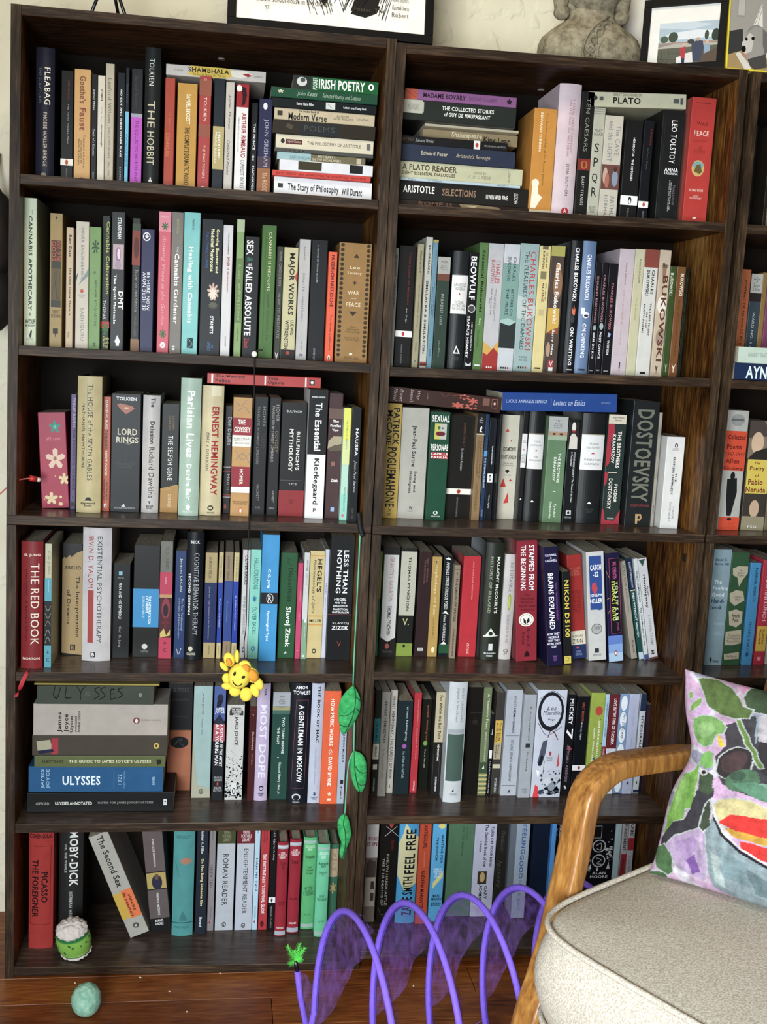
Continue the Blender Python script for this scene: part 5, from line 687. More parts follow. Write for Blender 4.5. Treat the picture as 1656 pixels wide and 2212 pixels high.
# Horizontal books, stacks listed bottom to top. "@ case row mode": s = on shelf, t = lying on upright books (own z)
# line: xl xr ytop_left ybot_left [ybot_right] setback depth opts|cover|label|items   (px)
FLAT = r'''
@ A 1 s .04
591 802.5 380 414.5|e0dee0|white paperback at the very bottom of the top left pile|H* 1a1a1a 14 66 30 78 The Story of Philosophy|H* 1a1a1a 69 90 36 74 Will Durant|R 333 4 9 34 58
588 800.5 366 380|cc3c30|thin red paperback in the top left pile|H 5a1410 4 95 30 80 BERTOLT BRECHT - BAAL, A MAN'S A MAN, THE ELEPHANT CALF - GROVE PRESS
603 805 343 366|d8d8dc|white spine with two black rectangles in the top left pile|R 3a3420 20 45 8 84|R 1c1c1e 75 89 8 84
598 789 327 343|6e664c|half pale blue, half olive thin paperback in the pile|R 94b4b8 0 38 0 100|H 5a7a80 14 37 40 85 GARY MORGAN|H d8ccb0 40 72 10 85 MY HEART'S^IN THE HIGHLANDS|R b8ac90 90 95 15 90
593 806 318 327|4c4c48|dull grey booklet under the cream philosophy paperback|H 2c2c28 10 30 30 70 .....
595 806 288 318|d2c8ae|cream paperback with brown capitals in the top left pile|E 222 5 9 32 66|R 5a2c24 10 27 34 68|H d8c0b0 12 25 40 62 Signet Classics|H 5a4c38 32 87 38 62 THE PHILOSOPHY OF ARISTOTLE|R 666 93 97 24 72
589 810 256 288|2e281e|battered dark brown old hardback in the top left pile|R 23272a 26 64 14 96|H 4c4a44 30 60 30 70 POEMS|P 4a4436 14,20 20,40 18,70 12,50
592 809 231 256|beae8e|beige pocket paperback in the upper part of the pile|H* 222 24 44 6 26 The Pocket Book of|H* 1c1c1a 14 52 34 96 Modern Verse|H 444 58 78 28 66 EDITED BY^OSCAR WILLIAMS|H 555 82 94 40 58 0-671-67726-95|R 3a3428 3 8 26 66
588 813 209 231|12181a|black spine with small white box in the pile|H* ddd 23 39 34 64 Rainer Maria Rilke|R c8ccc8 51 60 12 82|Z 222 4 53 30 57 70|H* ddd 68 90 38 70 Letters to a Young Poet
585 815 186 209|1b4a34|dark green worn paperback with pale italic name|H~ a8bca4 24 43 24 80 John Keats|H~ a8bca4 48 84 30 84 Selected Poetry and Letters|S c8c4a0 6 12 20 60 5 .5
633 817 161.5 186|115c2e|green paperback with white decorative capitals on top of pile|R 2a2e2c 0 21 0 100|E c8ccc8 4 16 10 80|E 4a504c 8 14 14 50|U* e8ece8 23 28 10 98 POCKET|H* f4f8f0 30 84 14 88 IRISH POETRY|E e8ece8 88 95 20 70|E 1c4c2c 90 93 32 60
@ A 1 t .06
358.5 574 137 161 179|c8c0b8|white and yellow paperback lying across the upright top-shelf books|P d8b83c 24,0 60,0 72,30 62,90 40,100 20,80 26,40|H* 3a2c18 22 63 12 56 SHAMBHALA|H 5a4a28 26 60 60 84 The Sacred Path of the Warrior|H 8a7060 8 17 40 60 Trungpa|P e8e0d0 64,20 80,10 86,40 76,80 66,70|P a82c34 76,40 82,30 86,50 82,64|H 888 88 97 44 62 SHAMBHALA
@ B 1 s .05
860 1141.5 430 452|31251f|dark brown book at the bottom of the top right pile|H* 6e4c38 15 41 8 70 ROME IS|P 8a7858 46,10 60,5 76,20 80,70 60,90 48,70|P c0b08c 50,30 60,20 58,60
861 1140 389 430|211f1c|large charcoal book second from bottom of top right pile|H* f0ece4 3 27 22 60 ARISTOTLE|H* 96745a 33 59 26 64 SELECTIONS|H* e4e0d8 67 84 42 66 IRWIN AND FINE|U* c8c4bc 89 92 24 80 HACKETT
865 1124 382 389|b0c0c8|thin pale blue booklet in the top right pile|H 445 6 12 20 80 Plato|H 445 22 34 20 80 Five Dialogues|H 445 80 90 20 80 HACKETT
862 1128 346 382|bab896|light khaki book with brown capitals in the top right pile|H* 4a3c2c 2 46 16 52 A PLATO READER|H* 4a3c2c 2 45 60 80 EIGHT ESSENTIAL DIALOGUES|H 77745c 60 70 36 50 EDITED BY|H 77745c 56 74 58 76 C. D. C. REEVE|U 77745c 88 90 16 84 HACKETT
863 1112 309 346|2c3346|dark slate blue book in the middle of top right pile|H* b0a894 18 41 36 60 Edward Feser|H~ b8a890 48 78 36 68 Aristotle's Revenge
866.5 1096 291 309|1b1a1b|black classics paperback with white band in top right pile|H 7a5c48 1 11 26 60 CICERO|H~ aaa 13 30 28 66 Selected Works|R dcd8d4 68 74 0 100|E b03c28 69.5 72.5 24 76|H 999 78 98 42 62 PENGUIN CLASSICS
913 1118 277 291|94805c|tan play paperback lying crooked in the top right pile|H* d8c8a0 30 62 8 70 Shakespeare|H* 222 64 92 30 96 King Lear
917 1120 266 277|beb298|thin cream booklet in the upper part of the right pile|R 8a7a58 0 100 80 100
869 1113 213 266|272b27|very thick black-green paperback near the top of right pile|R b0aea0 0 17 0 66|H 777 4 14 20 50 MAUPASSANT|R b0aea0 14 18 8 60|H* e8e8e0 34 80 20 40 THE COLLECTED STORIES|H* e8e8e0 36 77 50 70 of GUY DE MAUPASSANT
874.5 1115.5 190 213|865484|dusty purple paperback crowning the top right pile|R b04c34 0 11 0 100|Z 5a2418 3 1 20 10 80|Z 5a2418 3 3 0 11 50|H* 2c1a30 16 54 26 72 MADAME BOVARY|H 5e3a60 57 82 34 66 GUSTAVE FLAUBERT|S 2c1a30 91 96 20 80 5 .6
@ B 1 t .05
1270.5 1481.5 197 230 236|beba9c|cream worn paperback lying on the tall books, top right|E 333 5 9 26 56|R 555 11 15 32 56|H 444 25 54 8 26 GREAT DIALOGUES OF|H* 1c1c18 25 53 34 76 PLATO|R 555 87 93 34 64|R 555 94 97 28 72
@ C 2 s .0
1583 1700 783 822|1c2c4c|navy book with huge white capitals at right border|H* d8e8ec 22 80 16 90 AYN R
1592 1702 748 783|b8c8b8|pale green book lying on the navy one at right border|H 77877c 20 66 34 60 HARRIET SANDERS
@ A 3 t .06
447.5 692.5 805 828 839|b43c38|coral red paperback lying across the upright third-shelf books|R e8dcd4 3.4 5 6 92|H* 3c1414 7 33 10 44 The Memory|H* 3c1414 7 20 50 84 Police|R e8dcd4 50 51.4 6 92|H* 3c1414 53 62 8 42 Yoko|H* 3c1414 53 67 50 88 Ogawa|R e8dcd4 86 87.4 6 92|R 333 90 94.6 24 74|E e8dcd4 91 93.6 34 64
@ B 3 t .06
836 1080.5 833 867 893|3e2822|dark brown book with salmon floral pattern lying tilted|T~ b0a098 5 8 10 90 Marcel|T~ b0a098 10.5 13.5 14 90 Proust|T~ b0a098 19.5 22.5 6 90 Swann's|T~ b0a098 25 28 14 70 Way|T~ 8a7a72 34 36 20 60 A new|Z c05848 1 46 12 50 30 54 8|Z c05848 1 56 20 66 8 74 24|S c05848 62 72 2 40 6 .5|S c05848 70 80 20 60 6 .5|S c05848 56 68 56 98 6 .5|S c05848 68 80 56 98 6 .5|E 3e2822 64 70 14 30|E 3e2822 72 78 66 86|R 7a5044 84 90 14 60|Z c08070 1.4 92 14 97 14 97 70 92 70 92 14|E d8a8a0 93.6 95.6 34 52
1084 1331.5 847 887 891|214488|royal blue book lying flat on the third right shelf uprights|H* a8b4d0 3 39 38 56 LUCIUS ANNAEUS SENECA|R 889 42 42.3 30 74|H~ c0c8dc 44 72 36 66 Letters on Ethics|H 8a94b8 86 94 44 54 CHICAGO
@ A 5 s .05
58 374 1713 1750|141414|black book at the bottom of the fifth-shelf pile|H* 9a9a94 6 15 48 62 GIFFORD|H* d8d8d0 19 44 46 62 ULYSSES ANNOTATED|H* 8a8a84 48 86 46 60 NOTES FOR JAMES JOYCE'S ULYSSES|R ccc 93 95.4 34 66|R 141414 93.8 94.8 44 50
61.5 351 1656 1713|1e5480|medium blue book with white capitals, second from pile bottom|U* 8ab0cc 9 12 10 84 JAMES|U* 8ab0cc 13 16 10 84 JOYCE|H* dce8f0 25 53 36 72 ULYSSES|R 4a80a8 63 63.3 20 84|U a8c4d8 66 69 30 70 1922|U 7aa0bc 70 72 16 86 Original Publication|U* a8c4d8 92 94 40 72 DOVER
74 356.5 1633 1656|586038|olive green slim paperback in the fifth-shelf pile|H* 2c3018 6 22 34 66 HASTINGS|H* d0d0a8 26 89 34 68 THE GUIDE TO JAMES JOYCE'S ULYSSES|P 1c2010 93,30 97,30 97,70 94,80
69.5 360 1588 1633|423c32|brown-grey book with small books picture at its left end|P a09c80 3,30 13,22 15,70 4,76|R a02c38 14 19 14 92|P 1c1c3c 4,76 15,66 16,80 5,92|E c8a83c 90 94 36 66|E 423c32 91 93 44 58
72 361 1520 1588|aaa094|thick white book with black upright title in the pile|U* 1a1a1a 17.5 21.5 26 90 James|U* 1a1a1a 22.5 26.5 32 90 Joyce|U* 1a1a1a 27 29.8 38 90 Ulysses|U* 222 30.4 32 40 90 Annotated|U* 222 32.6 34.6 22 90 Student Edition|E 7a3028 74 79 42 62|E d8d0c8 75.4 77.6 46 60|H 6a6058 80 95 48 53 MODERN CLASSICS
80 331 1481 1520|3c4238|dark grey-green book with black brush letters topping the pile|Z 14140f 5 15 4 14 50 17 66 20 8|Z 14140f 5 25 4 24 62 29 64|Z 14140f 5 34 2 37 36|Z 14140f 5 41 0 37 36 37 74|Z 14140f 5 53 4 49 20 53 50 48 72|Z 14140f 5 58 4 54 20 58 50 53 74|Z 14140f 5 66 16 63 20 63 70 67 62|Z 14140f 5 63 42 66 40|Z 14140f 5 73 6 69 20 73 46 69 64|H 6a7064 41 45 30 56 JOYCE|E 7a8074 87 90 34 58
74 344 1476 1481|9c8a3c|thin ochre board lying topmost in the fifth-shelf pile
'''
# ================================================================= books
SIDE = {'A': 'left', 'B': 'middle', 'C': 'right'}; ORD = {1: 'top', 2: 'second', 3: 'third', 4: 'fourth', 5: 'fifth', 6: 'lowest'}
def cover_section(w, d, t, hb):
    """outer and inner outline (x, y) of spine and boards, open at the fore edge"""
    if hb:
        bu = min(.14*w, .005); n = 10
        out = [(w*i/n, -bu*(1-(2*i/n-1)**2)+.0001) for i in range(n+1)]
    else:
        bu = 0; e = min(.0012, w*.12); out = [(0, e), (e*.3, e*.3), (e, 0), (w-e, 0), (w-e*.3, e*.3), (w, e)]
    outer = [(0, d)]+out+[(w, d)]
    inn = [(min(max(x, t), w-t), y+t) for x, y in out]
    inner = [(t, d)]+inn+[(w-t, d)]
    return outer, inner, bu
def make_book(name, w, h, d, hb, cov, side, flat=False):
    """meshes in a frame where x = thickness, y = depth, z = height (or length)"""
    t = min(.0022 if hb else .0005, w*.12)
    outer, inner, bu = cover_section(w, d, t, hb)
    bm = bmesh.new()
    def pl(pts, z): return [bm.verts.new((x, y, z)) for x, y in pts]
    o0, o1, i0, i1 = pl(outer, 0), pl(outer, h), pl(inner, 0), pl(inner, h); n = len(outer)
    for j in range(n-1):
        bm.faces.new((o0[j], o0[j+1], o1[j+1], o1[j])); bm.faces.new((i0[j+1], i0[j], i1[j], i1[j+1]))
        bm.faces.new((o0[j+1], o0[j], i0[j], i0[j+1])); bm.faces.new((o1[j], o1[j+1], i1[j+1], i1[j]))
    for a, b_ in ((0, 0), (n-1, n-1)): bm.faces.new((o0[a], o1[a], i1[a], i0[a]))
    bmesh.ops.recalc_face_normals(bm, faces=bm.faces)
    me = bpy.data.meshes.new('cover'); bm.to_mesh(me); bm.free()
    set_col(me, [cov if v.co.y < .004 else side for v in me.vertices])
    ins = .003 if hb else .0003; fy = .004 if hb else .0006
    bm = bmesh.new(); box(bm, (t*1.02, t+.0006, ins), (w-t*1.02, d-fy, h-ins))
    mp = bpy.data.meshes.new('page_block'); bm.to_mesh(mp); bm.free()
    return me, mp, bu
def parse_opts(s):
    o = {}
    for tk in s:
        if tk == 'h': o['h'] = True
        elif tk.startswith('l='): o['l'] = float(tk[2:])
        elif tk.startswith('c='): o['c'] = tk[2:]
        elif tk[0] in 'yd' and len(tk) > 1: o[tk[0]] = float(tk[1:])
    return o
SPEC = []
NB = 0
for line in BOOKS.strip().split('\n'):
    if not line.strip(): continue
    if line[0] == '@':
        _, cn, row, ox, oy, sc, sb = line.split(); row = int(row); ox, oy, sc, sb = float(ox), float(oy), float(sc), float(sb); continue
    parts = line.split('|'); head = parts[0].split(); cov = calm(hexc(parts[1].strip())); label = parts[2].strip(); items = parts[3:]
    x0, x1, yb, yt = [float(q) for q in head[:4]]; op = parse_opts(head[4:])
    P = lambda x, y: (ox+x/sc, oy+y/sc)
    # set back from the shelf front
    if 'y' in op: b = op['y']
    elif row >= 3:
        q = P((x0+x1)/2, yb); zz = .5
        X = on_y(q[0], q[1], .08).x
        b = on_z(q[0], q[1], shelf_z(cn, row, X)).y; b = min(max(b, .018), .125)
    else: b = sb
    BL = on_y(*P(x0, yb), b); BR = on_y(*P(x1, yb), b)
    X0, X1 = BL.x, BR.x
    zs = shelf_z(cn, row, (X0+X1)/2)+.0004; ang = 0
    if 'l' in op:
        TL = on_y(*P(op['l'], yt), b); ang = math.atan2(TL.x-X0, TL.z-zs); h = math.hypot(TL.x-X0, TL.z-zs)
        w = (X1-X0)/math.cos(ang)*(.93 if abs(ang) > .2 else 1)
    else:
        z = zs+.2
        tx, ty = P(x0, yt)
        for _ in range(4):
            pz = project(Vector((X0, b, z))); z = on_y(pz[0], ty, b).z
        h = z-zs; w = max(X1-X0, .004)
    SPEC.append(dict(cn=cn, row=row, x=X0, w=w, h=h, b=b, zs=zs, ang=ang, op=op, cov=cov, label=label, items=items))
# settle each row so that neighbours touch without sinking into each other or the side panels
ROWS = {}
for s_ in SPEC: ROWS.setdefault((s_['cn'], s_['row']), []).append(s_)
for (cn, row), L_ in ROWS.items():
    c = CASES[cn]; z = c['rows'][row][0]+.1; lim = lerp_tab(c['out_l'], z)+T+.0008
    for s_ in L_:
        if abs(s_['ang']) < .12 and s_['x'] < lim:
            cut = lim-s_['x']; s_['x'] = lim; s_['w'] = max(s_['w']-min(cut, .004), .004)
        lim = s_['x']+s_['w']+.0002
    lim = lerp_tab(c['out_r'], z)-T-.0008
    for s_ in reversed(L_):
        if abs(s_['ang']) < .12 and s_['x']+s_['w'] > lim: s_['x'] = lim-s_['w']
        lim = s_['x']-.0002
for s_ in SPEC:
    cn, row, X0, w, h, b, ang, op, cov, items = [s_[q] for q in ('cn', 'row', 'x', 'w', 'h', 'b', 'ang', 'op', 'cov', 'items')]
    zs = shelf_z(cn, row, X0+w/2)+.0004
    up = ((CASES[cn]['top'][0]+CASES[cn]['top'][1])/2 if row == 1 else shelf_z(cn, row-1, X0+w/2))-T-.002
    if ang == 0: h = min(h, up-zs)
    hb = op.get('h', False)
    d = op.get('d', min(max(.62*h, .108), .155)); d = min(d, DEPTH-.0065-b-(.005 if hb else 0))
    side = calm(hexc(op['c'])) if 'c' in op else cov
    me, mp, bu = make_book('book', w, h, d, hb, cov, side)
    loc = Vector((X0, b+bu, zs))
    if ang > 0: loc.z += w*math.sin(ang)
    e = empty('book', loc, (0, ang, 0))
    tag(e, s_['label'], 'book', 'books on the %s shelf of the %s bookcase' % (ORD[row], SIDE[cn]))
    link('cover', me, M['cloth' if hb else 'cover'], e); link('page_block', mp, M['pages'], e)
    if items:
        a = Art(w, h); a.add(items)
        def pl(u, v, o, w=w, h=h, bu=bu): return Vector((w*u, -bu*(1-(2*u-1)**2)-o, h*(1-v)))
        later(a, e, pl, cuts=8 if hb else 0)
    NB += 1
# books lying flat
zprev = None
for line in FLAT.strip().split('\n'):
    if line[0] == '@':
        _, cn, row, mode, sb = line.split(); row = int(row); sb = float(sb); zprev = None; continue
    parts = line.split('|'); g = [float(q) for q in parts[0].split()]; cov = calm(hexc(parts[1].strip())); items = parts[3:]
    b = sb+random.Random(int(g[2])).uniform(-.004, .004) if mode == 's' else sb
    if cn == 'B' and 'crooked' in parts[2]: b += .03
    if cn == 'B' and 'cream booklet' in parts[2]: b += .012
    b = max(b, .002)
    xl, xr, yt, yb_ = g[:4]; tl = on_y(xl, yt, b); bl = on_y(xl, yb_, b); L = on_y(xr, yb_, b).x-bl.x; ang = 0
    if mode == 's':
        if zprev is None: zprev = shelf_z(cn, row, bl.x+L/2)+.0008
        z0 = zprev; th = max(tl.z-z0, .003); zprev = z0+th+.0003
    else:
        br = on_y(xr, g[4], b); ang = -math.atan2(br.z-bl.z, br.x-bl.x); z0 = bl.z; th = tl.z-bl.z
    hb = th > .03 and 'battered' in parts[2]
    d = min(.098 if (cn, row) == ('A', 5) else (.118 if cn == 'C' else .135), DEPTH-.007-b)
    # built upright then laid down: thickness along z, length along x
    me, mp, bu = make_book('book', th, L, d, hb, cov, cov)
    for q in (me, mp):
        for v in q.vertices: v.co = Vector((L-v.co.z, v.co.y, v.co.x))
        q.flip_normals() if False else None
        q.update()
    e = empty('book', (bl.x, b+bu, z0), (0, ang, 0))
    tag(e, parts[2].strip(), 'book', 'books on the %s shelf of the %s bookcase' % (ORD[row], SIDE[cn]))
    link('cover', me, M['cover'], e); link('page_block', mp, M['pages_flat'], e)
    if items:
        a = Art(L, th); a.add(items)
        later(a, e, (lambda u, v, o, L=L, th=th, bu=bu: Vector((L*u, -bu*(1-(2*(1-v)-1)**2)-o, th*(1-v)))))
    NB += 1
# ================================================================= things on top of the bookcases
TOP = lambda cn, x: CASES[cn]['top'][0]+(CASES[cn]['top'][1]-CASES[cn]['top'][0])*.5
def plane_art(parent, o, ux, uy, w, h, items, lift=.0003, names=('print_artwork', 'lettering')):
    """art on a rectangle: o = top-left corner, ux right, uy down (unit vectors)"""
    nrm = ux.cross(uy); nrm.normalize()
    if nrm.y > 0: nrm = -nrm
    a = Art(w, h); a.add(items)
    later(a, parent, (lambda u, v, q: o+ux*(u*w)+uy*(v*h)+nrm*q), art_name=names[0], text_name=names[1], lift=lift)
def frame_obj(label, pl, pr, h, bar, cat='picture frame', mount='e6e2da', mcol='black_frame', depth=.016, lean=.03, items=(), mat_w=0, thin=None, name='framed_picture'):
    """pl, pr: bottom left/right corners; a real frame of four bars, backing sheet and print"""
    pl, pr = Vector(pl), Vector(pr); ux = (pr-pl); w = ux.length; ux.normalize()
    up = (Vector((0, 0, 1))+Vector((-ux.y, ux.x, 0))*lean).normalized(); nb = ux.cross(up); nb = -nb if nb.y < 0 else nb
    e = empty(name, pl); tag(e, label, cat)
    R = Matrix((ux, nb, up)).transposed(); e.rotation_euler = R.to_euler()
    fm = M[mcol]
    for nm, a, b_ in (('frame_bar', (0, 0, 0), (w, depth, bar)), ('frame_bar', (0, 0, h-bar), (w, depth, h)), ('frame_bar', (0, 0, bar+.0002), (bar, depth, h-bar-.0002)), ('frame_bar', (w-bar, 0, bar+.0002), (w, depth, h-bar-.0002))):
        boxo(nm, a, b_, fm, e, .0008)
    sh = boxo('mount_sheet', (bar*.8, depth*.45, bar*.8), (w-bar*.8, depth*.7, h-bar*.8), M['cover'], e); one_col(sh.data, hexc(mount))
    if items:
        plane_art(e, Vector((bar, depth*.45, h-bar)), Vector((1, 0, 0)), Vector((0, 0, -1)), w-2*bar, h-2*bar, items)
    return e
zA = 1.6905; zB = 1.6895
# bird-claw ink drawing printed over an old book page, black frame; most of it is above the photograph
pg = []
lines = ['is of the usual kind and was given by', 'the manor and the advowson then held', 'of the family, whose ancient seat at', 'the river side was burnt and rebuilt', 'Lord Stanley, of Alder-', 'leyson, and one for', 'ancient school-house in the church']
for i, t in enumerate(lines): pg.append('H 4a4438 10 %d %.1f %.1f %s' % (44 if i < 4 else (26 if i < 6 else 48), 70+i*3.4, 72.2+i*3.4, t))
rl = ['ory of Sher-', 'quit-rent to the', 'Oxford ; but', 'belonged to the', 'minuted for a rent-', 'ancient structure,', 'families', 'Robert']
for i, t in enumerate(rl): pg.append('H 4a4438 %d 91 %.1f %.1f %s' % (80 if i < 5 else 82, 72+i*2.9, 73.8+i*2.9, t))
pg.append('H 4a4438 15 17 94 95.6 97'); pg.append('H 4a4438 62 78 91.5 93 Foster. The')
pg += ['P 1c1a18 28,60 62,58 60,72 52,84 46,92 44,90 46,84 40,90 36,86 34,76', 'P 1c1a18 52,50 84,50 82,66 78,80 74,92 66,92 60,93 62,88 58,78',
       'P 302c28 34,20 76,20 86,55 60,66 30,58', 'P 1c1a18 60,94 64,89 76,90 74,93 68,95']
rq = random.Random(5)
for i in range(70):
    u = 26+rq.random()*56; v = 74+rq.random()*14; s_ = 1 if u > 55 else -1; L = 5+rq.random()*5
    pg.append('Z 1c1a18 .28 %.1f %.1f %.1f %.1f' % (u, v, u-s_*(2+rq.random()*3), v+L))
for i in range(34):
    u = 74+i*.35; pg.append('Z 1c1a18 .3 %.1f %.1f %.1f %.1f' % (u+6, 66+i*.1, u, 80+rq.random()*8))
l_ = on_y(490, 47, .014); r_ = on_y(935, 85, .014)
frame_obj('large black framed ink drawing over an old printed book page', (l_.x, .014, zA+.001), (r_.x, .014, zA+.001), .46, .0145, mount='ece8df', items=pg, lean=.12)
# three thin metal legs of a little stand, left end
e = empty('small_easel', (.17, .03, zA)); tag(e, 'small black metal stand, only its three thin legs visible', 'stand')
def rel(e, p): return Vector(p)-e.location
ap = on_y(236, -70, .06)
for px, py in ((198, 24), (270, 30), (262, -8)):
    f = on_y(px, py, .02 if py > 0 else .1); f.z = zA+.003
    tubo('leg', [rel(e, f), rel(e, ap)], .0028, M['metal_dark'], e)
tubo('cross_bar', [rel(e, ap+Vector((-.03, 0, 0))), rel(e, ap+Vector((.03, 0, 0)))], .003, M['metal_dark'], e)

# ---- stone bust seen from behind
m, nt, b = mat('weathered_stone', .85, .2)
n = noise_tex(nt, 55, detail=9, rough=.7); r = ramp(nt, n.outputs[0], [(.34, hexc('5e5646')), (.5, hexc('8e846e')), (.66, hexc('aaa088'))])
nt.links.new(r.outputs[0], b.inputs['Base Color']); bump(nt, b, n.outputs[0], .9, .003); M['stone'] = m
e = empty('stone_bust', (on_y(1272, 128, .12).x, .12, zB+.001)); tag(e, 'weathered stone bust with robed shoulder seen from behind', 'statue')
bm = bmesh.new(); rings = []
prof = [(0, .094, .064, 0), (.034, .097, .066, 0), (.050, .095, .064, -.001), (.064, .089, .060, -.002), (.078, .076, .052, -.002), (.089, .063, .045, -.002), (.099, .050, .040, -.003), (.107, .045, .038, -.004), (.120, .043, .037, -.004), (.14, .043, .037, -.004)]
prof = [(z if z < .035 else .034+(z-.034)*.84, a, c_, dx) for z, a, c_, dx in prof]
for z, a, c_, dx in prof:
    rings.append([(dx+a*abs(math.cos(t))**.85*math.copysign(1, math.cos(t)), c_*abs(math.sin(t))**.9*math.copysign(1, math.sin(t)), z) for t in [2*math.pi*i/40 for i in range(40)]])
loft(bm, rings)
for v in bm.verts: v.co += Vector((1, 1, 1))*.0018*noise.noise(v.co*70)
from_bm('torso', bm, M['stone'], e, True)
bm = bmesh.new(); ellipsoid(bm, (-.006, -.004, .170), (.062, .068, .078), u=32, v=24, disp=.03); from_bm('head', bm, M['stone'], e, True)
bm = bmesh.new(); ellipsoid(bm, (-.006, .012, .118), (.052, .050, .028), u=32, v=16, disp=.03); from_bm('jaw', bm, M['stone'], e, True)
for s_ in (-1, 1):
    bm = bmesh.new(); ellipsoid(bm, (-.006+s_*.058, -.012, .128), (.0135, .017, .036), u=18, v=14, disp=.08)
    ellipsoid(bm, (-.006+s_*.056, -.014, .100), (.015, .014, .013), u=16, v=10)
    from_bm('ear', bm, M['stone'], e, True)
def on_bust(px, py, off=0.0):
    # hit the torso surface: search depth along the view ray
    v = ray(px, py)
    best = None
    for i in range(400):
        t = 1.7+i*.001; p = CC+v*t; q = p-e.location
        for (z0_, a0, c0, d0), (z1_, a1, c1, d1) in zip(prof, prof[1:]):
            if z0_ <= q.z <= z1_:
                f = (q.z-z0_)/(z1_-z0_); a = a0+(a1-a0)*f; c_ = c0+(c1-c0)*f; dx = d0+(d1-d0)*f
                if ((q.x-dx)/a)**2+(q.y/c_)**2 < 1.0: return q-v.normalized()*(.0022+off)
    q = on_y(px, py, .06)-e.location
    return q
band = [(1322, 52), (1302, 62), (1288, 76), (1278, 94), (1274, 112), (1276, 126)]
bp = smooth_path([on_bust(*p) for p in band], 6)
def offset_wave(pts, amp, ph, fr):
    out = []; 
    for i, p in enumerate(pts):
        t = (pts[min(i+1, len(pts)-1)]-pts[max(0, i-1)]).normalized(); s_ = t.cross(Vector((0, -1, 0))).normalized()
        out.append(p+s_*amp*math.sin(ph+fr*i))
    return out
for ph in (0, math.pi):
    bm = bmesh.new(); tube(bm, offset_wave(bp, .0065, ph, .5), .0026, 8); from_bm('robe_braid', bm, M['stone'], e, True)
for off in (-.0135, .0135):
    pts = []
    for i, p in enumerate(bp):
        t = (bp[min(i+1, len(bp)-1)]-bp[max(0, i-1)]).normalized(); pts.append(p+t.cross(Vector((0, -1, 0))).normalized()*off)
    bm = bmesh.new(); tube(bm, pts, lambda t: .0022+.0005*math.sin(t*70), 8); from_bm('robe_edge', bm, M['stone'], e, True)
rp = smooth_path([on_bust(*p) for p in [(1308, 47), (1290, 58), (1270, 76), (1250, 92), (1232, 106), (1215, 120)]], 8)
bm = bmesh.new(); tube(bm, rp, lambda t: .0020+.0008*math.sin(t*90), 8); from_bm('robe_cord', bm, M['stone'], e, True)

# ---- photographs at the right
def zfix(px, py, ztop): return None
itemsW = ['R c8c2b4 0 100 0 100', 'R d8d2c4 0 40 0 100', 'R b8b0a0 36 37 40 100', 'R e8e2d4 37 64 38 100', 'R 2a2824 42 62 47 100', 'P 7a8894 46,82 58,66 70,62 80,70 80,100 56,100', 'P b08468 46,84 52,84 56,97 52,98']
p0_, p1_ = on_y(1321, 120, .19), on_y(1578, 140, .05)
frame_obj('black framed photo of a white doorway behind the smaller frame', (p0_.x, .19, zB+.004), (p1_.x, .05, zB+.006), .19, .011, mount='d0c8b8', items=itemsW, lean=.1)
park = ['R e8e4dc 0 100 0 100', 'R a8b8c4 14 100 28 62', 'P c0ccd4 14,28 60,28 90,34 60,42 30,38 14,36', 'P d8dce0 30,46 70,42 100,46 100,56 14,58', 'E 4a5a44 16 28 50 62', 'E 3c4a3a 28 42 44 62', 'E 3c4a3a 80 86 44 60', 'E 2c3a30 90 102 42 64',
        'R a88878 14 100 62 64', 'R 8a847c 14 100 64 100', 'P b0a89c 14,70 40,64 100,66 100,70 14,76', 'P 5a5a4c 14,72 100,70 100,100 14,100', 'Z 3a3a34 .6 14 80 60 82', 'Z 3a3a34 .6 14 90 60 92', 'Z 3a3a34 .6 20 76 20 100', 'Z 3a3a34 .6 30 76 30 100',
        'E 3a4038 56 66 58 66', 'P b03038 46,72 54,70 56,96 48,97', 'E c8a890 49 54 64 70', 'P 2c3a5a 47,90 55,90 55,100 48,100', 'P 3c4458 62,66 70,60 78,62 80,72 78,96 66,96', 'E b89880 68 74 56 62', 'P 8aa0b8 80,68 88,68 90,82 82,88', 'E c8a890 82 87 62 68', 'P d8d4d0 54,82 64,80 66,98 54,98', 'P 5a4a3c 78,86 100,74 100,100 76,100', 'P e0dcd8 42,88 48,86 50,100 42,100']
fr_l, fr_r = on_y(1381, 135, .078), on_y(1560, 148, .004)
frame_obj('small black frame with wide white mount round a park photo', (fr_l.x, .078, zB+.003), (fr_r.x, .004, zB+.0045), .128, .0125, items=park, lean=.08, mount='e8e4dc')
dog = ['R b0aaa0 0 100 0 100', 'R a09a90 0 100 0 60', 'R 969086 16 34 0 38', 'R b8b2a8 18 32 2 36', 'P 3a3a3a 0,56 30,52 34,80 20,88 0,84', 'P a88a58 0,84 30,78 100,76 100,100 0,100', 'P 5a3c24 90,0 100,0 100,32 90,30',
       'P e0dcd0 52,48 70,18 74,48', 'Z 8a8a86 1 56 46 70 20', 'Z 8a8a86 1 62 47 71 24', 'E 8a8680 34 86 46 88', 'P 9a968e 36,58 56,48 80,50 84,70 70,94 44,96 40,80', 'P c8c2b8 30,68 46,56 56,60 52,78 38,82 30,78', 'P 6c6862 74,50 88,56 92,78 84,84 76,70', 'E 16140f 50 57 60 65', 'E 16140f 36 42 62 66', 'E 141210 29 39 72 80', 'P c08080 34,82 44,82 42,87', 'P d8d0c4 16,82 26,80 52,96 54,100 38,100', 'P 4c4844 44,88 84,80 88,96 60,100 50,96', 'P d8d0c4 84,78 100,86 100,92 84,84']
d_l, d_r = on_y(1566, 147, .012), on_y(1672, 150, .012)
M['yellow_edge'] = plain('yellow_edge', 'e0c83c', .4)
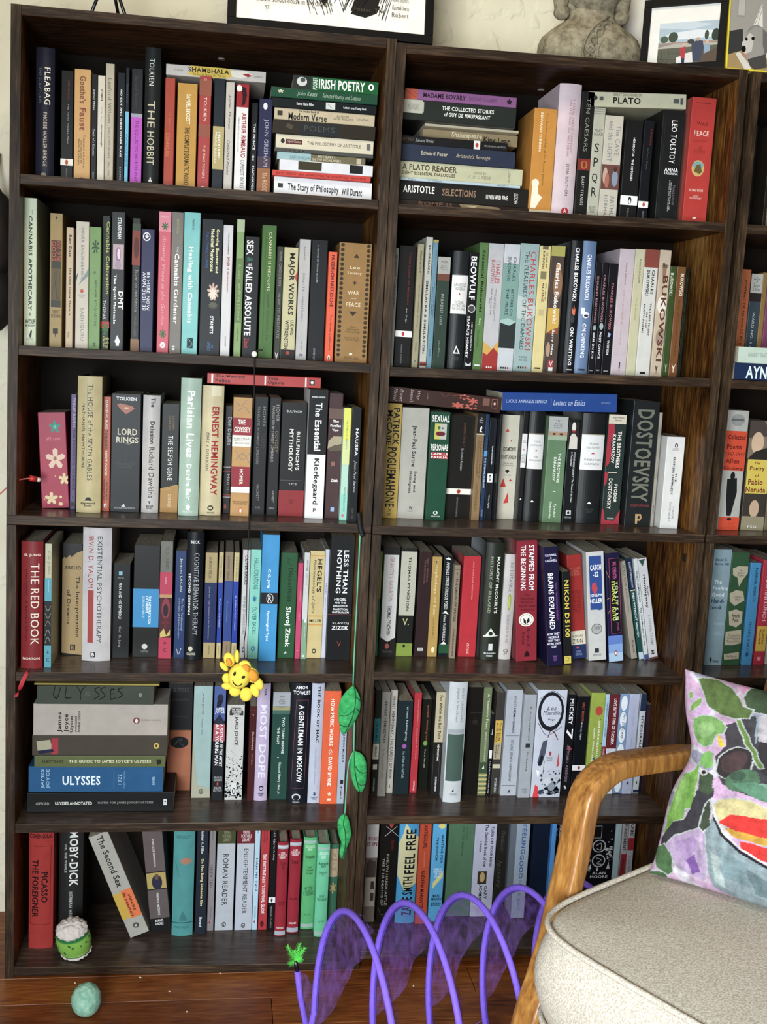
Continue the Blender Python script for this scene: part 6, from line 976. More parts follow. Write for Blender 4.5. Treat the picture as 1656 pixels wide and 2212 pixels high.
frame_obj('photo of a grey dog in a party hat with thin yellow edge', (d_l.x+.001, .012, 1.6945), (d_r.x, .012, 1.6955), .15, .0032, mcol='yellow_edge', items=dog, lean=.06, depth=.006)

# ---- dark hanging thing at the left wall
M['dark_leather'] = plain('dark_brown_leather', '241d1a', .55, .3, 60)
hp = on_y(-22, 600, .10)
e = empty('hanging_bag', (hp.x, .12, hp.z-.08)); tag(e, 'dark brown rounded leather bag hanging on the wall, left border', 'bag')
bm = bmesh.new(); ellipsoid(bm, (0, 0, .155), (.040, .05, .085), u=28, v=20, disp=.08); from_bm('upper_pouch', bm, M['dark_leather'], e, True)
bm = bmesh.new(); ellipsoid(bm, (.005, 0, .045), (.033, .045, .058), u=28, v=20, disp=.08); from_bm('lower_pouch', bm, M['dark_leather'], e, True)
tubo('strap', [(-.01, .05, .22), (-.012, .09, .27), (-.012, .118, .31)], .003, M['dark_leather'], e)

# ================================================================= hanging toys
M['plush'] = plain('yellow_plush', 'f4dc58', .95, .6, 900, .1, .06)
M['plush_orange'] = plain('orange_plush', 'e0983c', .95, .6, 900, .1, .06)
sunp = [(549, 772), (548.5, 857), (543, 950), (539.5, 1046), (537, 1150), (533.5, 1243), (531.5, 1349), (527, 1389), (528, 1421)]
e = empty('push_pin', on_y(549, 765, -.001)); tag(e, 'round white push pin in the second shelf edge', 'pin')
bm = bmesh.new(); ellipsoid(bm, (0, -.005, 0), (.0052, .0045, .0052)); tube(bm, [Vector((0, -.002, 0)), Vector((0, .0008, 0))], .001, 8); from_bm('head', bm, M['white_plastic'], e, True)
tubo('knot', [(.0, -.003, .003), (.006, -.004, .007), (.014, -.005, .008)], .0012, M['cord_black'], e)
sc_ = on_y(517, 1459, -.032)
e = empty('plush_sun', sc_); tag(e, 'yellow smiling plush sun hanging on a black string', 'plush toy')
tubo('string', [on_y(px, py, -.0075 if i < 7 else -.012-.008*(i-6))-sc_ for i, (px, py) in enumerate(sunp)], .0009, M['cord_black'], e, 6)
mm = 1/10.35/ (FPX/ (sc_-CC).dot(CF))     # metres per close-up pixel on the toy
def cp(x, y, dy=0): return Vector(((x-800)*mm, dy, -(y-820)*mm))
bm = bmesh.new(); ellipsoid(bm, (0, -.004, 0), (250*mm, .019, 290*mm), Matrix.Rotation(.25, 3, 'Y'), 32, 24, .02); from_bm('face', bm, M['plush'], e, True)
pet = [((560, 470), (105, 150), -.35, 'plush', .004), ((735, 400), (50, 140), -.05, 'plush', .006), ((450, 640), (60, 120), -.75, 'plush', .006), ((520, 900), (90, 105), 0, 'plush', .004), ((540, 1085), (115, 75), .1, 'plush', .004),
       ((710, 1200), (115, 110), .2, 'plush', .003), ((960, 1270), (120, 150), 0, 'plush', .003), ((1160, 1180), (85, 150), -.45, 'plush', .004), ((1240, 1010), (85, 140), -.5, 'plush', .002), ((900, 620), (135, 150), .4, 'plush', -.004), ((1080, 800), (130, 170), -.55, 'plush', -.002), ((560, 500), (60, 95), -.35, 'plush_orange', -.0005), ((915, 640), (100, 110), .4, 'plush_orange', -.0095), ((1095, 790), (100, 140), -.55, 'plush_orange', -.0075)]
for (cx_, cy_), (ra, rb), rot, mn, dy in pet:
    bm = bmesh.new(); ellipsoid(bm, cp(cx_, cy_, dy), (ra*mm*1.14, .0075, rb*mm*1.1), Matrix.Rotation(rot, 3, 'Y'), 20, 14, .05, 90); from_bm('petal', bm, M[mn], e, True)
for (x, y, ra, rb, rt) in ((683, 700, 28, 48, .25), (880, 775, 42, 32, -.3)):
    bm = bmesh.new(); ellipsoid(bm, cp(x, y, -.0225), (ra*mm, .0012, rb*mm), Matrix.Rotation(rt, 3, 'Y')); from_bm('eye', bm, M['cord_black'], e, True)
tubo('smile', [cp(650, 860, -.0185), cp(680, 930, -.0205), cp(760, 985, -.0212), cp(830, 955, -.0215), cp(857, 912, -.021)], .0009, M['cord_black'], e, 6)

# ---- felt leaf garland on a green cord
m, nt, b = mat('green_felt', .95, .1); n = noise_tex(nt, 120, detail=4); r = ramp(nt, n.outputs[0], [(.35, hexc('2f8a4c')), (.65, hexc('48ac66'))]); nt.links.new(r.outputs[0], b.inputs['Base Color']); bump(nt, b, n.outputs[0], .4, .001); M['felt'] = m
M['vein'] = plain('dark_green_thread', '174a2c', .8); M['mint_cord'] = plain('mint_green_cord', '5cb08c', .8, .4, 300)
e0 = on_y(780, 1152, -.006); e = empty('leaf_garland', e0); tag(e, 'green cord with three felt leaves hanging down the left divider', 'garland')
sg = 2.7625
def lp(x, y, yy=-.014): return on_y(690+x/sg, 1100+y/sg, yy)-e0
tubo('black_tie', [lp(232, 20, -.003), lp(238, 80, -.005), lp(244, 120, -.008), lp(252, 150, -.009)], .0045, M['cord_black'], e)
bm = bmesh.new(); ellipsoid(bm, lp(252, 152, -.010), (.005, .005, .0045)); from_bm('knot', bm, M['cord_black'], e, True)
for pts in ([(242, 150), (232, 360), (215, 700), (206, 880), (200, 1048)], [(208, 1240), (206, 1340), (204, 1445)], [(203, 1446), (178, 1500), (165, 1590), (158, 1700), (150, 1822)]):
    tubo('cord', [lp(*p, -.012) for p in pts], .0013, M['mint_cord'], e, 6)
leaf = [([(203, 1048), (228, 1090), (243, 1130), (243, 1190), (228, 1235), (195, 1290), (150, 1342), (128, 1330), (114, 1260), (113, 1190), (125, 1135), (160, 1085)], [[(203, 1052), (212, 1100), (208, 1160), (190, 1240), (150, 1335)], [(210, 1110), (228, 1128), (242, 1140)], [(203, 1190), (160, 1222), (115, 1225)], [(190, 1240), (160, 1290), (118, 1282)], [(206, 1180), (225, 1190), (236, 1215)]]),
        ([(206, 1440), (245, 1455), (272, 1490), (281, 1540), (278, 1620), (262, 1675), (238, 1690), (205, 1650), (186, 1580), (183, 1500)], [[(206, 1444), (205, 1520), (215, 1600), (240, 1688)], [(205, 1520), (240, 1562), (280, 1562)], [(222, 1625), (245, 1640), (268, 1636)]]),
        ([(150, 1816), (172, 1845), (190, 1925), (185, 1965), (160, 2030), (140, 2088), (122, 2070), (118, 2040), (128, 1990), (110, 1930), (107, 1870), (125, 1830)], [[(150, 1820), (140, 1870), (150, 1920), (150, 2000), (135, 2080)], [(120, 1880), (108, 1876), (106, 1880)], [(140, 2040), (148, 2044), (152, 2046)]])]
for out, veins in leaf:
    ps = smooth_path([lp(*p) for p in out]+[lp(*out[0])], 4)[:-1]
    c_ = sum(ps, Vector())/len(ps); bm = bmesh.new(); rings = []
    for f, t in ((.02, .0075), (.45, .0066), (.8, .0042), (.97, .0014), (1, 0), (.97, -.0014), (.8, -.0042), (.45, -.0066), (.02, -.0075)):
        rings.append([c_+(p-c_)*f+Vector((0, -t, 0)) for p in ps])
    loft(bm, rings); from_bm('felt_leaf', bm, M['felt'], e, True)
    rmax = max((p-c_).length for p in ps)
    for vn in veins:
        q = []
        for p in smooth_path([lp(*p) for p in vn], 5):
            k = min(1, (p-c_).length/rmax); q.append(p+Vector((0, -.0085*(1-k**2.2)-.0006, 0)))
        bm = bmesh.new(); tube(bm, q, .0007, 6); from_bm('vein', bm, M['vein'], e, True)

# ---- red ribbon bookmark
M['ribbon'] = plain('red_ribbon', 'a82430', .6)
rb = [(57, 1446, .03), (60, 1449, .012), (59, 1453, -.002), (50, 1470, -.003), (44, 1484, -.003), (38, 1496, -.004), (34, 1505, -.006)]
o0 = on_y(57, 1450, -.002); e = empty('bookmark_ribbon', o0); tag(e, 'red ribbon bookmark drooping over the fourth shelf edge, far left', 'bookmark')
bm = bmesh.new(); rings = []
cs = smooth_path([on_y(a, b_, c_)-o0 for a, b_, c_ in rb], 4)
for i, p in enumerate(cs):
    wv = Vector((math.cos(i*.25), .35*math.sin(i*.25), .2)).normalized()*.0036
    rings.append([p-wv, p-wv+Vector((0, .0005, 0)), p+wv+Vector((0, .0005, 0)), p+wv])
loft(bm, rings); from_bm('ribbon', bm, M['ribbon'], e)

# ---- wire cat wand at the left edge
M['pink_wire'] = plain('pink_wire', 'c86a60', .4); M['red_bead'] = plain('red_bead', 'b02c2a', .4)
o0 = on_y(72, 1034, .05); e = empty('cat_wand', o0); tag(e, 'pink wire with a red and white tip at the left border', 'cat toy')
tubo('wire', [on_y(a, b_, c_)-o0 for a, b_, c_ in ((-60, 1130, -.06), (-20, 1085, -.03), (0, 1067, -.01), (20, 1049, .01), (42, 1037, .03), (66, 1033, .045))], .0012, M['pink_wire'], e)
tubo('red_tip', [on_y(64, 1033, .045)-o0, on_y(78, 1035, .052)-o0], .0052, M['red_bead'], e, 12)
tubo('white_tip', [on_y(77, 1035, .052)-o0, on_y(86, 1037, .056)-o0], .0040, M['white_plastic'], e, 12)

# ================================================================= things at the bottom
# green and white plush roll on the bottom board
M['fleece'] = plain('white_fleece', 'c8beb8', .95, 1.0, 500, .1, .08)
q = on_z(157, 2072, CASES['A']['rows'][6][0]); q.y = .028
e = empty('plush_roll', (q.x, q.y, .0215)); tag(e, 'small plush roll with green dotted side and white fleecy ends', 'cat toy')
tilt = Matrix.Rotation(-.12, 3, 'Y') @ Matrix.Rotation(.35, 3, 'X')
def ring(z, rx, ry, n=40, wob=.0): return [tilt @ Vector((rx*math.cos(a), ry*math.sin(a), z))+Vector((0, 0, .041)) for a in [2*math.pi*i/n for i in range(n)]]
for nm, zs, mn in (('green_band', [(-.022, .027), (-.016, .0300), (0, .0310), (.014, .0300), (.019, .0285)], '5c9c3c'),):
    bm = bmesh.new(); prof2 = []
    for i in range(15):
        f = i/14; z = -.033+f*.053; r0 = .0270+.0045*math.sin(math.pi*f); prof2.append((z, r0))
    loft(bm, [ring(z, r0, r0*.85) for z, r0 in prof2]); me = bpy.data.meshes.new(nm)
    bmesh.ops.recalc_face_normals(bm, faces=bm.faces); bm.to_mesh(me); bm.free()
    cl = []; lg, dg_, yg = hexc('7cac48'), hexc('1f6a34'), hexc('a8c868')
    for i in range(15):
        for j in range(40): cl.append(dg_ if i < 2 or i > 11 else (yg if i in (2,) else lg))
    set_col(me, cl); link(nm, me, attr_mat('green_felt_print', .9, .1, 200, .3), e, True)
bm = bmesh.new(); rq = random.Random(2)
for i in range(26):
    a = rq.random()*6.28; f = .25+.5*rq.random(); z = -.033+f*.053; r0 = .0270+.0045*math.sin(math.pi*f)+.0004
    ellipsoid(bm, tilt @ Vector((r0*math.cos(a), r0*.85*math.sin(a), z))+Vector((0, 0, .041)), (.0016,)*3, u=8, v=6)
from_bm('green_dots', bm, M['vein'], e, True)['kind'] = 'stuff'
for sgn in (-1, 1):
    bm = bmesh.new(); zc = .021 if sgn > 0 else -.033
    vs = ellipsoid(bm, (0, 0, 0), (.0285, .0245, .016 if sgn > 0 else .0075), u=48, v=28)
    for v in bm.verts:
        d = v.co.normalized(); v.co += d*(.0035*noise.noise(v.co*190)+.0022*noise.noise(v.co*420)); v.co = tilt @ (v.co+Vector((0, 0, zc)))+Vector((0, 0, .041))
    from_bm('fleece_end', bm, M['fleece'], e, True)
# felt ball on the floor
m, nt, b = mat('sage_felt', .95, .1); n = noise_tex(nt, 60, detail=8, rough=.7); r = ramp(nt, n.outputs[0], [(.3, hexc('5c8a76')), (.5, hexc('86b09a')), (.7, hexc('a8cab4'))]); nt.links.new(r.outputs[0], b.inputs['Base Color']); bump(nt, b, n.outputs[0], .9, .002); M['felt_ball'] = m
q = on_z(186, 2192, 0); bm = bmesh.new(); bmesh.ops.create_icosphere(bm, subdivisions=5, radius=1)
for v in bm.verts:
    d = v.co.copy(); v.co = Vector((d.x*.0255, d.y*.0255, d.z*.029+.0285))*(1+.03*noise.noise(d*4)+.012*noise.noise(d*16))
    v.co.z = max(v.co.z, .0)
o = from_bm('felt_ball', bm, M['felt_ball'], None, True); o.location = (q.x, q.y, 0); tag(o, 'sage green felt ball on the floor', 'ball')
# crumbs of lint on the boards
M['lint'] = plain('white_lint', 'd8d4cc', .9)
for i, (px, py) in enumerate(((366, 2142), (404, 2186), (475, 2103), (548, 2098), (893, 2130), (162, 2124), (303, 2112))):
    q = on_z(px, py, 0); bm = bmesh.new(); ellipsoid(bm, (0, 0, .0009), (.0022, .0012, .0010), Matrix.Rotation(i, 3, 'Z'), 8, 6, .5)
    o = from_bm('lint_crumb', bm, M['lint'], None); o.location = (q.x, q.y, 0)
    tag(o, 'tiny white crumb on the floor, '+('in front of the plush roll, to the right', 'lowest of the crumbs between ball and feather', 'close to the bookcase base, middle', 'just left of the feather tip', 'inside the purple coil', 'above and left of the felt ball', 'by the bookcase edge above the felt ball')[i], 'crumb', 'white crumbs on the floor')

# ---- purple coil tunnel with torn sheer fabric
M['purple'] = plain('purple_piping', '7a5cd0', .7, .3, 400, .3, .08)
m, nt, b = mat('sheer_purple_fabric', .8, .3); b.inputs['Base Color'].default_value = hexc('6c4890')
tc = N(nt, 'ShaderNodeTexCoord'); wv = N(nt, 'ShaderNodeTexNoise'); wv.inputs['Scale'].default_value = 35; wv.inputs['Detail'].default_value = 8
mp = N(nt, 'ShaderNodeMapping'); mp.inputs['Scale'].default_value = (3, 3, 1); nt.links.new(tc.outputs['Object'], mp.inputs[0]); nt.links.new(mp.outputs[0], wv.inputs['Vector'])
mr = N(nt, 'ShaderNodeMapRange'); mr.inputs['From Min'].default_value = .35; mr.inputs['From Max'].default_value = .7; mr.inputs['To Min'].default_value = .10; mr.inputs['To Max'].default_value = .48
nt.links.new(wv.outputs[0], mr.inputs['Value']); nt.links.new(mr.outputs[0], b.inputs['Alpha']); M['sheer'] = m
HR = .15; HA, HB = on_z(776, 1992, .307), on_z(1162, 1938, .307); HP = (HB.x-HA.x)/3
def hel(th):
    k = th/360.; x = HA.x+HP*(k-.25)-.13*HR*math.cos(math.radians(th)); yc = HA.y+(HB.y-HA.y)/3*(k-.25)
    a = math.radians(th); return Vector((x, yc+HR*math.cos(a), .007+HR+HR*math.sin(a)))
o0 = Vector((.7, -.34, 0)); e = empty('cat_tunnel', o0); tag(e, 'purple coil cat tunnel with torn sheer fabric and green feather tip', 'cat toy')
tl = [on_y(642, 2098, -.235), on_y(648, 2150, -.235), on_y(660, 2212, -.235)]
end_ = hel(-40)
pts = [p-o0 for p in tl]+[Vector((tl[2].x+.004, -.24, .012))-o0]+[hel(t)-o0 for t in range(-30, 1560, 8)]
bm = bmesh.new(); tube(bm, pts, .0052, 10); from_bm('coil', bm, M['purple'], e, True)
bm = bmesh.new(); tube(bm, [p+Vector((.004, 0, 0))+((Vector((p.x, -.35-o0.y, HR))-p).normalized()*.005) for p in pts[4:]], .0016, 6); from_bm('seam', bm, plain('purple_seam', '4c3494', .8), e, True)
rq = random.Random(11)
for k in range(4):
    for (a0, a1, wmax, sh) in ((-40, 92, .045+.012*rq.random(), .06), (100, 200, .025+.02*rq.random(), .02)):
        bm = bmesh.new(); rows = []
        for i in range(33):
            f = i/32; th = 360*k+a0+(a1-a0)*f; p = hel(th)-o0; c_ = Vector((p.x, -.35-o0.y, HR)); inw = (c_-p).normalized()
            wd = wmax*(math.sin(math.pi*f)**.6)*(1+.3*noise.noise(Vector((k*3.1, f*4, a0)))); row = []
            for j in range(9):
                g = j/8
                row.append(p+inw*wd*g*.8+Vector((sh*wd/.05*g+.006*noise.noise(Vector((f*7, g*3, k+a0))), 0, 0))+Vector((0, .004*math.sin(f*24+k)*g, -.003*g*math.sin(f*17))))
            rows.append(row)
        loft(bm, rows, cap=False, closed=False); from_bm('sheer_fabric', bm, M['sheer'], e, True)
bm = bmesh.new(); rows = []
for i in range(25):
    f = i/24; p = tl[0].lerp(tl[2], f)-o0; wd = .03*math.sin(math.pi*min(1, f*1.02))**.7
    rows.append([p+Vector((wd*g/6*(1+.3*noise.noise(Vector((f*8, g, 2)))), .004*math.sin(f*20+g), 0)) for g in range(7)])
loft(bm, rows, cap=False, closed=False); from_bm('sheer_fabric', bm, M['sheer'], e, True)
for k in range(5):   # loose threads
    a = hel(360*(k*.7)+rq.random()*120)-o0; b_ = a+Vector((rq.uniform(-.05, .05), 0, -.02-rq.random()*.05))
    bm = bmesh.new(); tube(bm, smooth_path([a, a.lerp(b_, .4)+Vector((.02*rq.random(), -.01, .01)), b_], 6), .00035, 4); from_bm('loose_thread', bm, M['purple'], e)
tubo('rod_tip', [on_y(638, 2074, -.235)-o0, on_y(642, 2098, -.235)-o0], .0034, M['metal_dark'], e)
m, nt, b = mat('green_feather', .8, .2); b.inputs['Base Color'].default_value = hexc('58c850'); M['feather'] = m
bm = bmesh.new(); base = on_y(637, 2075, -.237)-o0; rq = random.Random(4); mpp = 1/1310.
for (dx, dy, ln) in ((-18, 34, 1), (-4, 24, 1), (8, 40, 1), (20, 30, 1), (-12, -8, .5), (14, 4, .8)):
    tip = base+Vector((dx*mpp, 0, dy*mpp)); side = (tip-base).cross(Vector((0, 1, 0))).normalized()
    for i in range(70):
        f = rq.random(); s_ = 1 if i % 2 else -1; p = base.lerp(tip, f); L = .011*(1-.55*f)*(.6+rq.random()*.6)
        d = (side*s_*.8+(tip-base).normalized()*.9).normalized(); q2 = p+d*L+Vector((0, rq.uniform(-.003, .003), 0)); w_ = side*.0005
        a_, b1, c1 = bm.verts.new(p-w_), bm.verts.new(p+w_+Vector((0, .0004, 0))), bm.verts.new(q2); bm.faces.new((a_, b1, c1))
o = from_bm('feather_tuft', bm, M['feather'], e); o['kind'] = 'stuff'
for p in (Vector((-18, 0, 34)), Vector((20, 0, 30)), Vector((8, 0, 40))):
    bm = bmesh.new(); tube(bm, [base, base+p*mpp], .0006, 5); from_bm('quill', bm, M['feather'], e)
# ================================================================= armchair
V = on_z(1492, 2212, .447)-on_z(1180, 2030, .447); V.z = 0; V.normalize(); U = Vector((-V.y, V.x, 0))   # U: front to back of the seat, V: towards the near side
K0 = on_z(1176, 1988, .447); K0.z = 0; K = K0-Vector((.034, 0, 0))                                          # front corner on the bookcase side
m, nt, b = mat('honey_bentwood', .32, .5)
n1 = noise_tex(nt, 30, (1, 1, 1), 3); tcw = noise_tex(nt, 160, (.8, .8, .10), 5, .6)
r = ramp(nt, tcw.outputs[0], [(.30, hexc('6e4520')), (.5, hexc('93632f')), (.70, hexc('ae7f42'))]); nt.links.new(r.outputs[0], b.inputs['Base Color']); bump(nt, b, tcw.outputs[0], .08, .0005); M['bent'] = m
m, nt, b = mat('cream_canvas', .92, .15)
w1 = noise_tex(nt, 420, (1, 1, 1), 2); w2 = noise_tex(nt, 40, (1, 1, 1), 6, .7); r = ramp(nt, w1.outputs[0], [(.35, hexc('a49a8a')), (.65, hexc('cfc7b9'))])
st = ramp(nt, w2.outputs[0], [(.28, (.62, .6, .56, 1)), (.40, (1, 1, 1, 1))]); mx = N(nt, 'ShaderNodeMix', data_type='RGBA', blend_type='MULTIPLY'); mx.inputs[0].default_value = .35
nt.links.new(r.outputs[0], mx.inputs[6]); nt.links.new(st.outputs[0], mx.inputs[7]); nt.links.new(mx.outputs[2], b.inputs['Base Color']); bump(nt, b, w1.outputs[0], .5, .0008); M['canvas'] = m
ch = empty('armchair', K); tag(ch, 'bentwood armchair with thick cream cushion in front of the bookcases', 'armchair')
SU, SV = .56, .58
def seat_pt(a, s, z, off=0.0):
    # superellipse footprint, a = angle
    ex = 2/7.0
    cu = abs(math.cos(a))**ex*math.copysign(1, math.cos(a)); cv = abs(math.sin(a))**ex*math.copysign(1, math.sin(a))
    p = U*(SU/2)+V*(SV/2)+U*(cu*(SU/2+off)*s)+V*(cv*(SV/2+off)*s); return Vector((p.x, p.y, z))
NA = 128; AN = [2*math.pi*i/NA for i in range(NA)]
def cushion(name, z0, z1, crown, off=0.0):
    bm = bmesh.new(); rings = []; h = z1-z0
    for f, s in ((0, .05), (0, .5), (0, .94)): rings.append([seat_pt(a, s, z0, off) for a in AN])
    for t in range(9):
        g = t/8; bul = .014*math.sin(math.pi*g); rings.append([seat_pt(a, 1, z0+.004+g*(h-.008), off+bul-.003) for a in AN])
    for s in (.985, .95, .88, .78, .62, .4, .18, .02):
        rings.append([seat_pt(a, s, z1+crown*(1-s**3)+.0015*noise.noise(seat_pt(a, s, 0)*9), off-.002) for a in AN])
    loft(bm, rings); return from_bm(name, bm, M['canvas'], ch, True)
cu = cushion('seat_cushion', .315, .447, .016)
for zz, dd in ((.447, .001), (.319, .001)):
    pts = [seat_pt(a, 1, zz, dd) for a in AN]; bm = bmesh.new(); tube(bm, pts+[pts[0]], .0042, 8); from_bm('piping', bm, M['canvas'], cu, True).parent = cu
cushion('seat_base', .225, .308, 0, -.006)
# bent arm frames
Q = K0 - V*.046
def rect_sweep(name, path, wide, thick, side, mt, parent, rad=.35):
    bm = bmesh.new(); rings = []; n = len(path)
    for i, p in enumerate(path):
        t = (path[min(i+1, n-1)]-path[max(i-1, 0)]).normalized(); s_ = side.normalized(); w_ = t.cross(s_).normalized(); ring_ = []
        for j in range(24):
            a = 2*math.pi*(j+.5)/24; ca, sa = math.cos(a), math.sin(a); ex = .38
            ring_.append(p+s_*(wide/2*abs(ca)**ex*math.copysign(1, ca))+w_*(thick/2*abs(sa)**ex*math.copysign(1, sa)))
        rings.append(ring_)
    loft(bm, rings); return from_bm(name, bm, mt, parent, True)
nrm = Vector((-U.y, U.x, 0))
px = [(1122, 2290), (1143, 2200), (1172, 2110), (1196, 2030), (1219, 1930), (1241, 1830), (1253, 1765), (1266, 1715), (1290, 1682), (1332, 1655), (1402, 1643), (1482, 1634), (1560, 1632)]
arm = [on_plane(a, b_, Q, nrm)-K for a, b_ in px]
arm = [Vector((p.x, p.y, p.z)) for p in arm]
low = arm[0]; dirn = (arm[0]-arm[1]).normalized(); foot = low+dirn*(low.z/ -dirn.z if dirn.z else 0)
arm = [foot+Vector((0, 0, .001))]+arm
last_ = arm[-1]; arm.append(last_+U*.10-Vector((0, 0, .004)))
sm = smooth_path(arm, 6)
for nm, shift in (('arm_rail', 0.0), ('arm_rail', SV+.13)):
    rect_sweep(nm, [p+V*shift for p in sm], .042, .030, V, M['bent'], ch)
# back frame: two raked posts, crest rail, cushion
for shift in (-.052, SV+.048):
    base = U*(SU+.03)+V*shift; rect_sweep('back_post', smooth_path([base+U*.10, base+U*.03+Vector((0, 0, .3)), base+U*.06+Vector((0, 0, .6)), base+U*.16+Vector((0, 0, .86))], 6), .036, .03, V, M['bent'], ch)
rect_sweep('crest_rail', [U*(SU+.185)+V*(-.07+(SV+.14)*i/6)+Vector((0, 0, .84)) for i in range(7)], .05, .028, U, M['bent'], ch)
rect_sweep('front_rail', [U*.03+V*(-.05+(SV+.1)*i/4)+Vector((0, 0, .222)) for i in range(5)], .024, .03, U, M['bent'], ch)
for shift in (-.052, SV+.048): rect_sweep('side_rail', [U*(.02+(SU+.08)*i/4)+V*shift+Vector((0, 0, .21)) for i in range(5)], .024, .034, V, M['bent'], ch)
bm = bmesh.new(); rings = []
for t in range(13):
    g = t/12; z = .47+.36*g; ce = U*(SU+.03+.13*g)+V*(SV/2); th_ = .05*(math.sin(math.pi*(.12+.76*g))**.4)
    rings.append([ce+V*((SV/2-.005)*abs(math.cos(a))**.3*math.copysign(1, math.cos(a)))+U*(th_*abs(math.sin(a))**.6*math.copysign(1, math.sin(a)))+Vector((0, 0, z)) for a in [2*math.pi*i/60 for i in range(60)]])
loft(bm, rings); from_bm('back_cushion', bm, M['canvas'], ch, True)

# ---- floral pillow, painted with its own pattern (colours belong to the cloth)
BLp = on_z(1384, 1893, .462)
dd = on_z(1656, 1985, .462)-BLp; dd.z = 0; dd.normalize(); back = Vector((-dd.y, dd.x, 0)); back = back if back.x > 0 else -back
v = ray(1463, 1446); n_ = dd   # plane through BLp spanned by 'back' and z
TLp = on_plane(1463, 1446, BLp+dd*.004, n_)
upv = TLp-BLp; PH = upv.length; upv.normalize(); PW = .44
pn = dd.cross(upv); pn = -pn if pn.dot(CC-BLp) < 0 else pn
TH = .052
pc = BLp+dd*(PW/2)+upv*(PH/2)+pn*(-.01)
pe = empty('throw_pillow', BLp); tag(pe, 'floral throw pillow with leaves and a red fruit bowl, on the cream seat', 'pillow')
def PX(x, y): return (1216+x/3.7636, 1420+y/3.7636)
def F(x, y): return (x, y)
def uvp(p):
    q = on_plane(p[0], p[1], BLp, pn)-BLp; return (q.dot(dd)/PW, q.dot(upv)/PH)
shapes = []
def shp(col, pts, outline=None, full=False):
    shapes.append((hexc(col), [uvp(p if full else PX(*p)) for p in pts], outline and (hexc(outline[0]), outline[1])))
def ell(cx_, cy_, rx, ry, rot=0, n=22): return [(cx_+rx*math.cos(a)*math.cos(rot)-ry*math.sin(a)*math.sin(rot), cy_+rx*math.cos(a)*math.sin(rot)+ry*math.sin(a)*math.cos(rot)) for a in [2*math.pi*i/n for i in range(n)]]
wh = ('b8bcb8', .0032)
shp('c8a4c8', [(1000, 300), (1100, 250), (1190, 420), (1150, 480), (1000, 470)])
shp('dc9cc0', [(1330, 170), (1500, 160), (1520, 200), (1440, 300), (1380, 250)], wh)
shp('6c7a3c', ell(1320, 125, 100, 26), wh); shp('66743c', ell(1095, 103, 78, 18), wh)
shp('3c383c', [(1290, 560), (1480, 480), (1800, 470), (1800, 1200), (1500, 1120), (1300, 1030), (1236, 900), (1228, 800), (1320, 720)])
shp('b4acb0', [(1560, 480), (1700, 470), (1700, 700), (1600, 690)]); 
shp('3c4e34', [(1430, 320), (1470, 230), (1560, 165), (1800, 160), (1800, 480), (1656, 470), (1560, 450), (1480, 430)], wh)
shp('586c38', [(1035, 160), (1180, 160), (1300, 225), (1395, 310), (1440, 400), (1530, 420), (1490, 490), (1380, 500), (1260, 470), (1150, 400), (1085, 280)], wh)
shp('78a05c', [(985, 560), (1010, 490), (1100, 465), (1200, 480), (1280, 520), (1320, 570), (1290, 610), (1230, 630), (1200, 710), (1120, 720), (1040, 680), (1000, 620)], wh)
shp('8cb070', ell(1130, 580, 90, 60)); shp('c8b83c', [(1240, 620), (1270, 640), (1310, 720), (1270, 735)])
shp('82a054', ell(965, 298, 20, 30), wh); shp('7ca050', ell(1022, 380, 70, 28, -.7), wh)
shp('2c2426', ell(1400, 860, 165, 120, -.35), wh); shp('443032', ell(1395, 850, 120, 80, -.35))
shp('4c6c50', ell(1470, 1000, 150, 90, -.2)); shp('3a5240', ell(1430, 960, 70, 40)); shp('7a9c88', ell(1600, 1060, 90, 30, -.2))
shp('2a2428', [(1600, 700), (1800, 700), (1800, 1000), (1650, 960), (1590, 880)]); 
shp('7cb060', [(1090, 780), (1160, 750), (1210, 780), (1200, 880), (1140, 900), (1080, 860)])
shp('78a44c', [(990, 930), (1080, 850), (1080, 1000), (1060, 1140), (1020, 1220), (970, 1230), (960, 1310), (860, 1330), (800, 1400), (735, 1445), (770, 1300), (820, 1150), (880, 1000), (915, 935)], wh)
shp('90b868', [(900, 960), (960, 940), (930, 1150), (860, 1260), (870, 1100)]); shp('689440', [(990, 960), (1060, 900), (1050, 1080), (990, 1160)])
shp('343036', [(1080, 1080), (1180, 1100), (1235, 1050), (1160, 1330), (1100, 1385), (860, 1500), (710, 1560), (715, 1470), (780, 1400), (860, 1335), (965, 1315), (1015, 1232)])
shp('3c4c34', [(1090, 930), (1160, 920), (1215, 960), (1220, 1080), (1170, 1120), (1095, 1080)]); shp('c8c4c0', ell(1130, 930, 34, 26)); shp('201c20', ell(1130, 932, 22, 16))
shp('3a4230', [(1200, 1150), (1215, 1190), (1195, 1370), (1140, 1430), (1118, 1370), (1150, 1220)], wh)
shp('8a989c', [(1160, 1440), (1230, 1270), (1300, 1430), (1450, 1570), (1700, 1730), (1900, 1860), (1900, 2200), (1700, 2160), (1420, 2060), (1200, 1900), (1150, 1700)])
shp('7c9094', [(1300, 1560), (1500, 1680), (1520, 1900), (1300, 1800)]); shp('a8b4b0', [(1200, 1560), (1280, 1640), (1300, 1900), (1220, 1850)]); shp('66787c', [(1500, 1720), (1800, 1900), (1800, 2050), (1560, 1960)])
shp('b49cba', [(750, 1545), (900, 1440), (1120, 1380), (1165, 1440), (1160, 1700), (1130, 1850), (1010, 1800), (880, 1700)], wh)
shp('a488b0', [(900, 1500), (1060, 1440), (1080, 1560), (980, 1680)]); shp('7c5498', [(980, 1660), (1060, 1600), (1100, 1760), (1030, 1790)]); shp('c8b0c8', [(1080, 1460), (1140, 1430), (1130, 1600)])
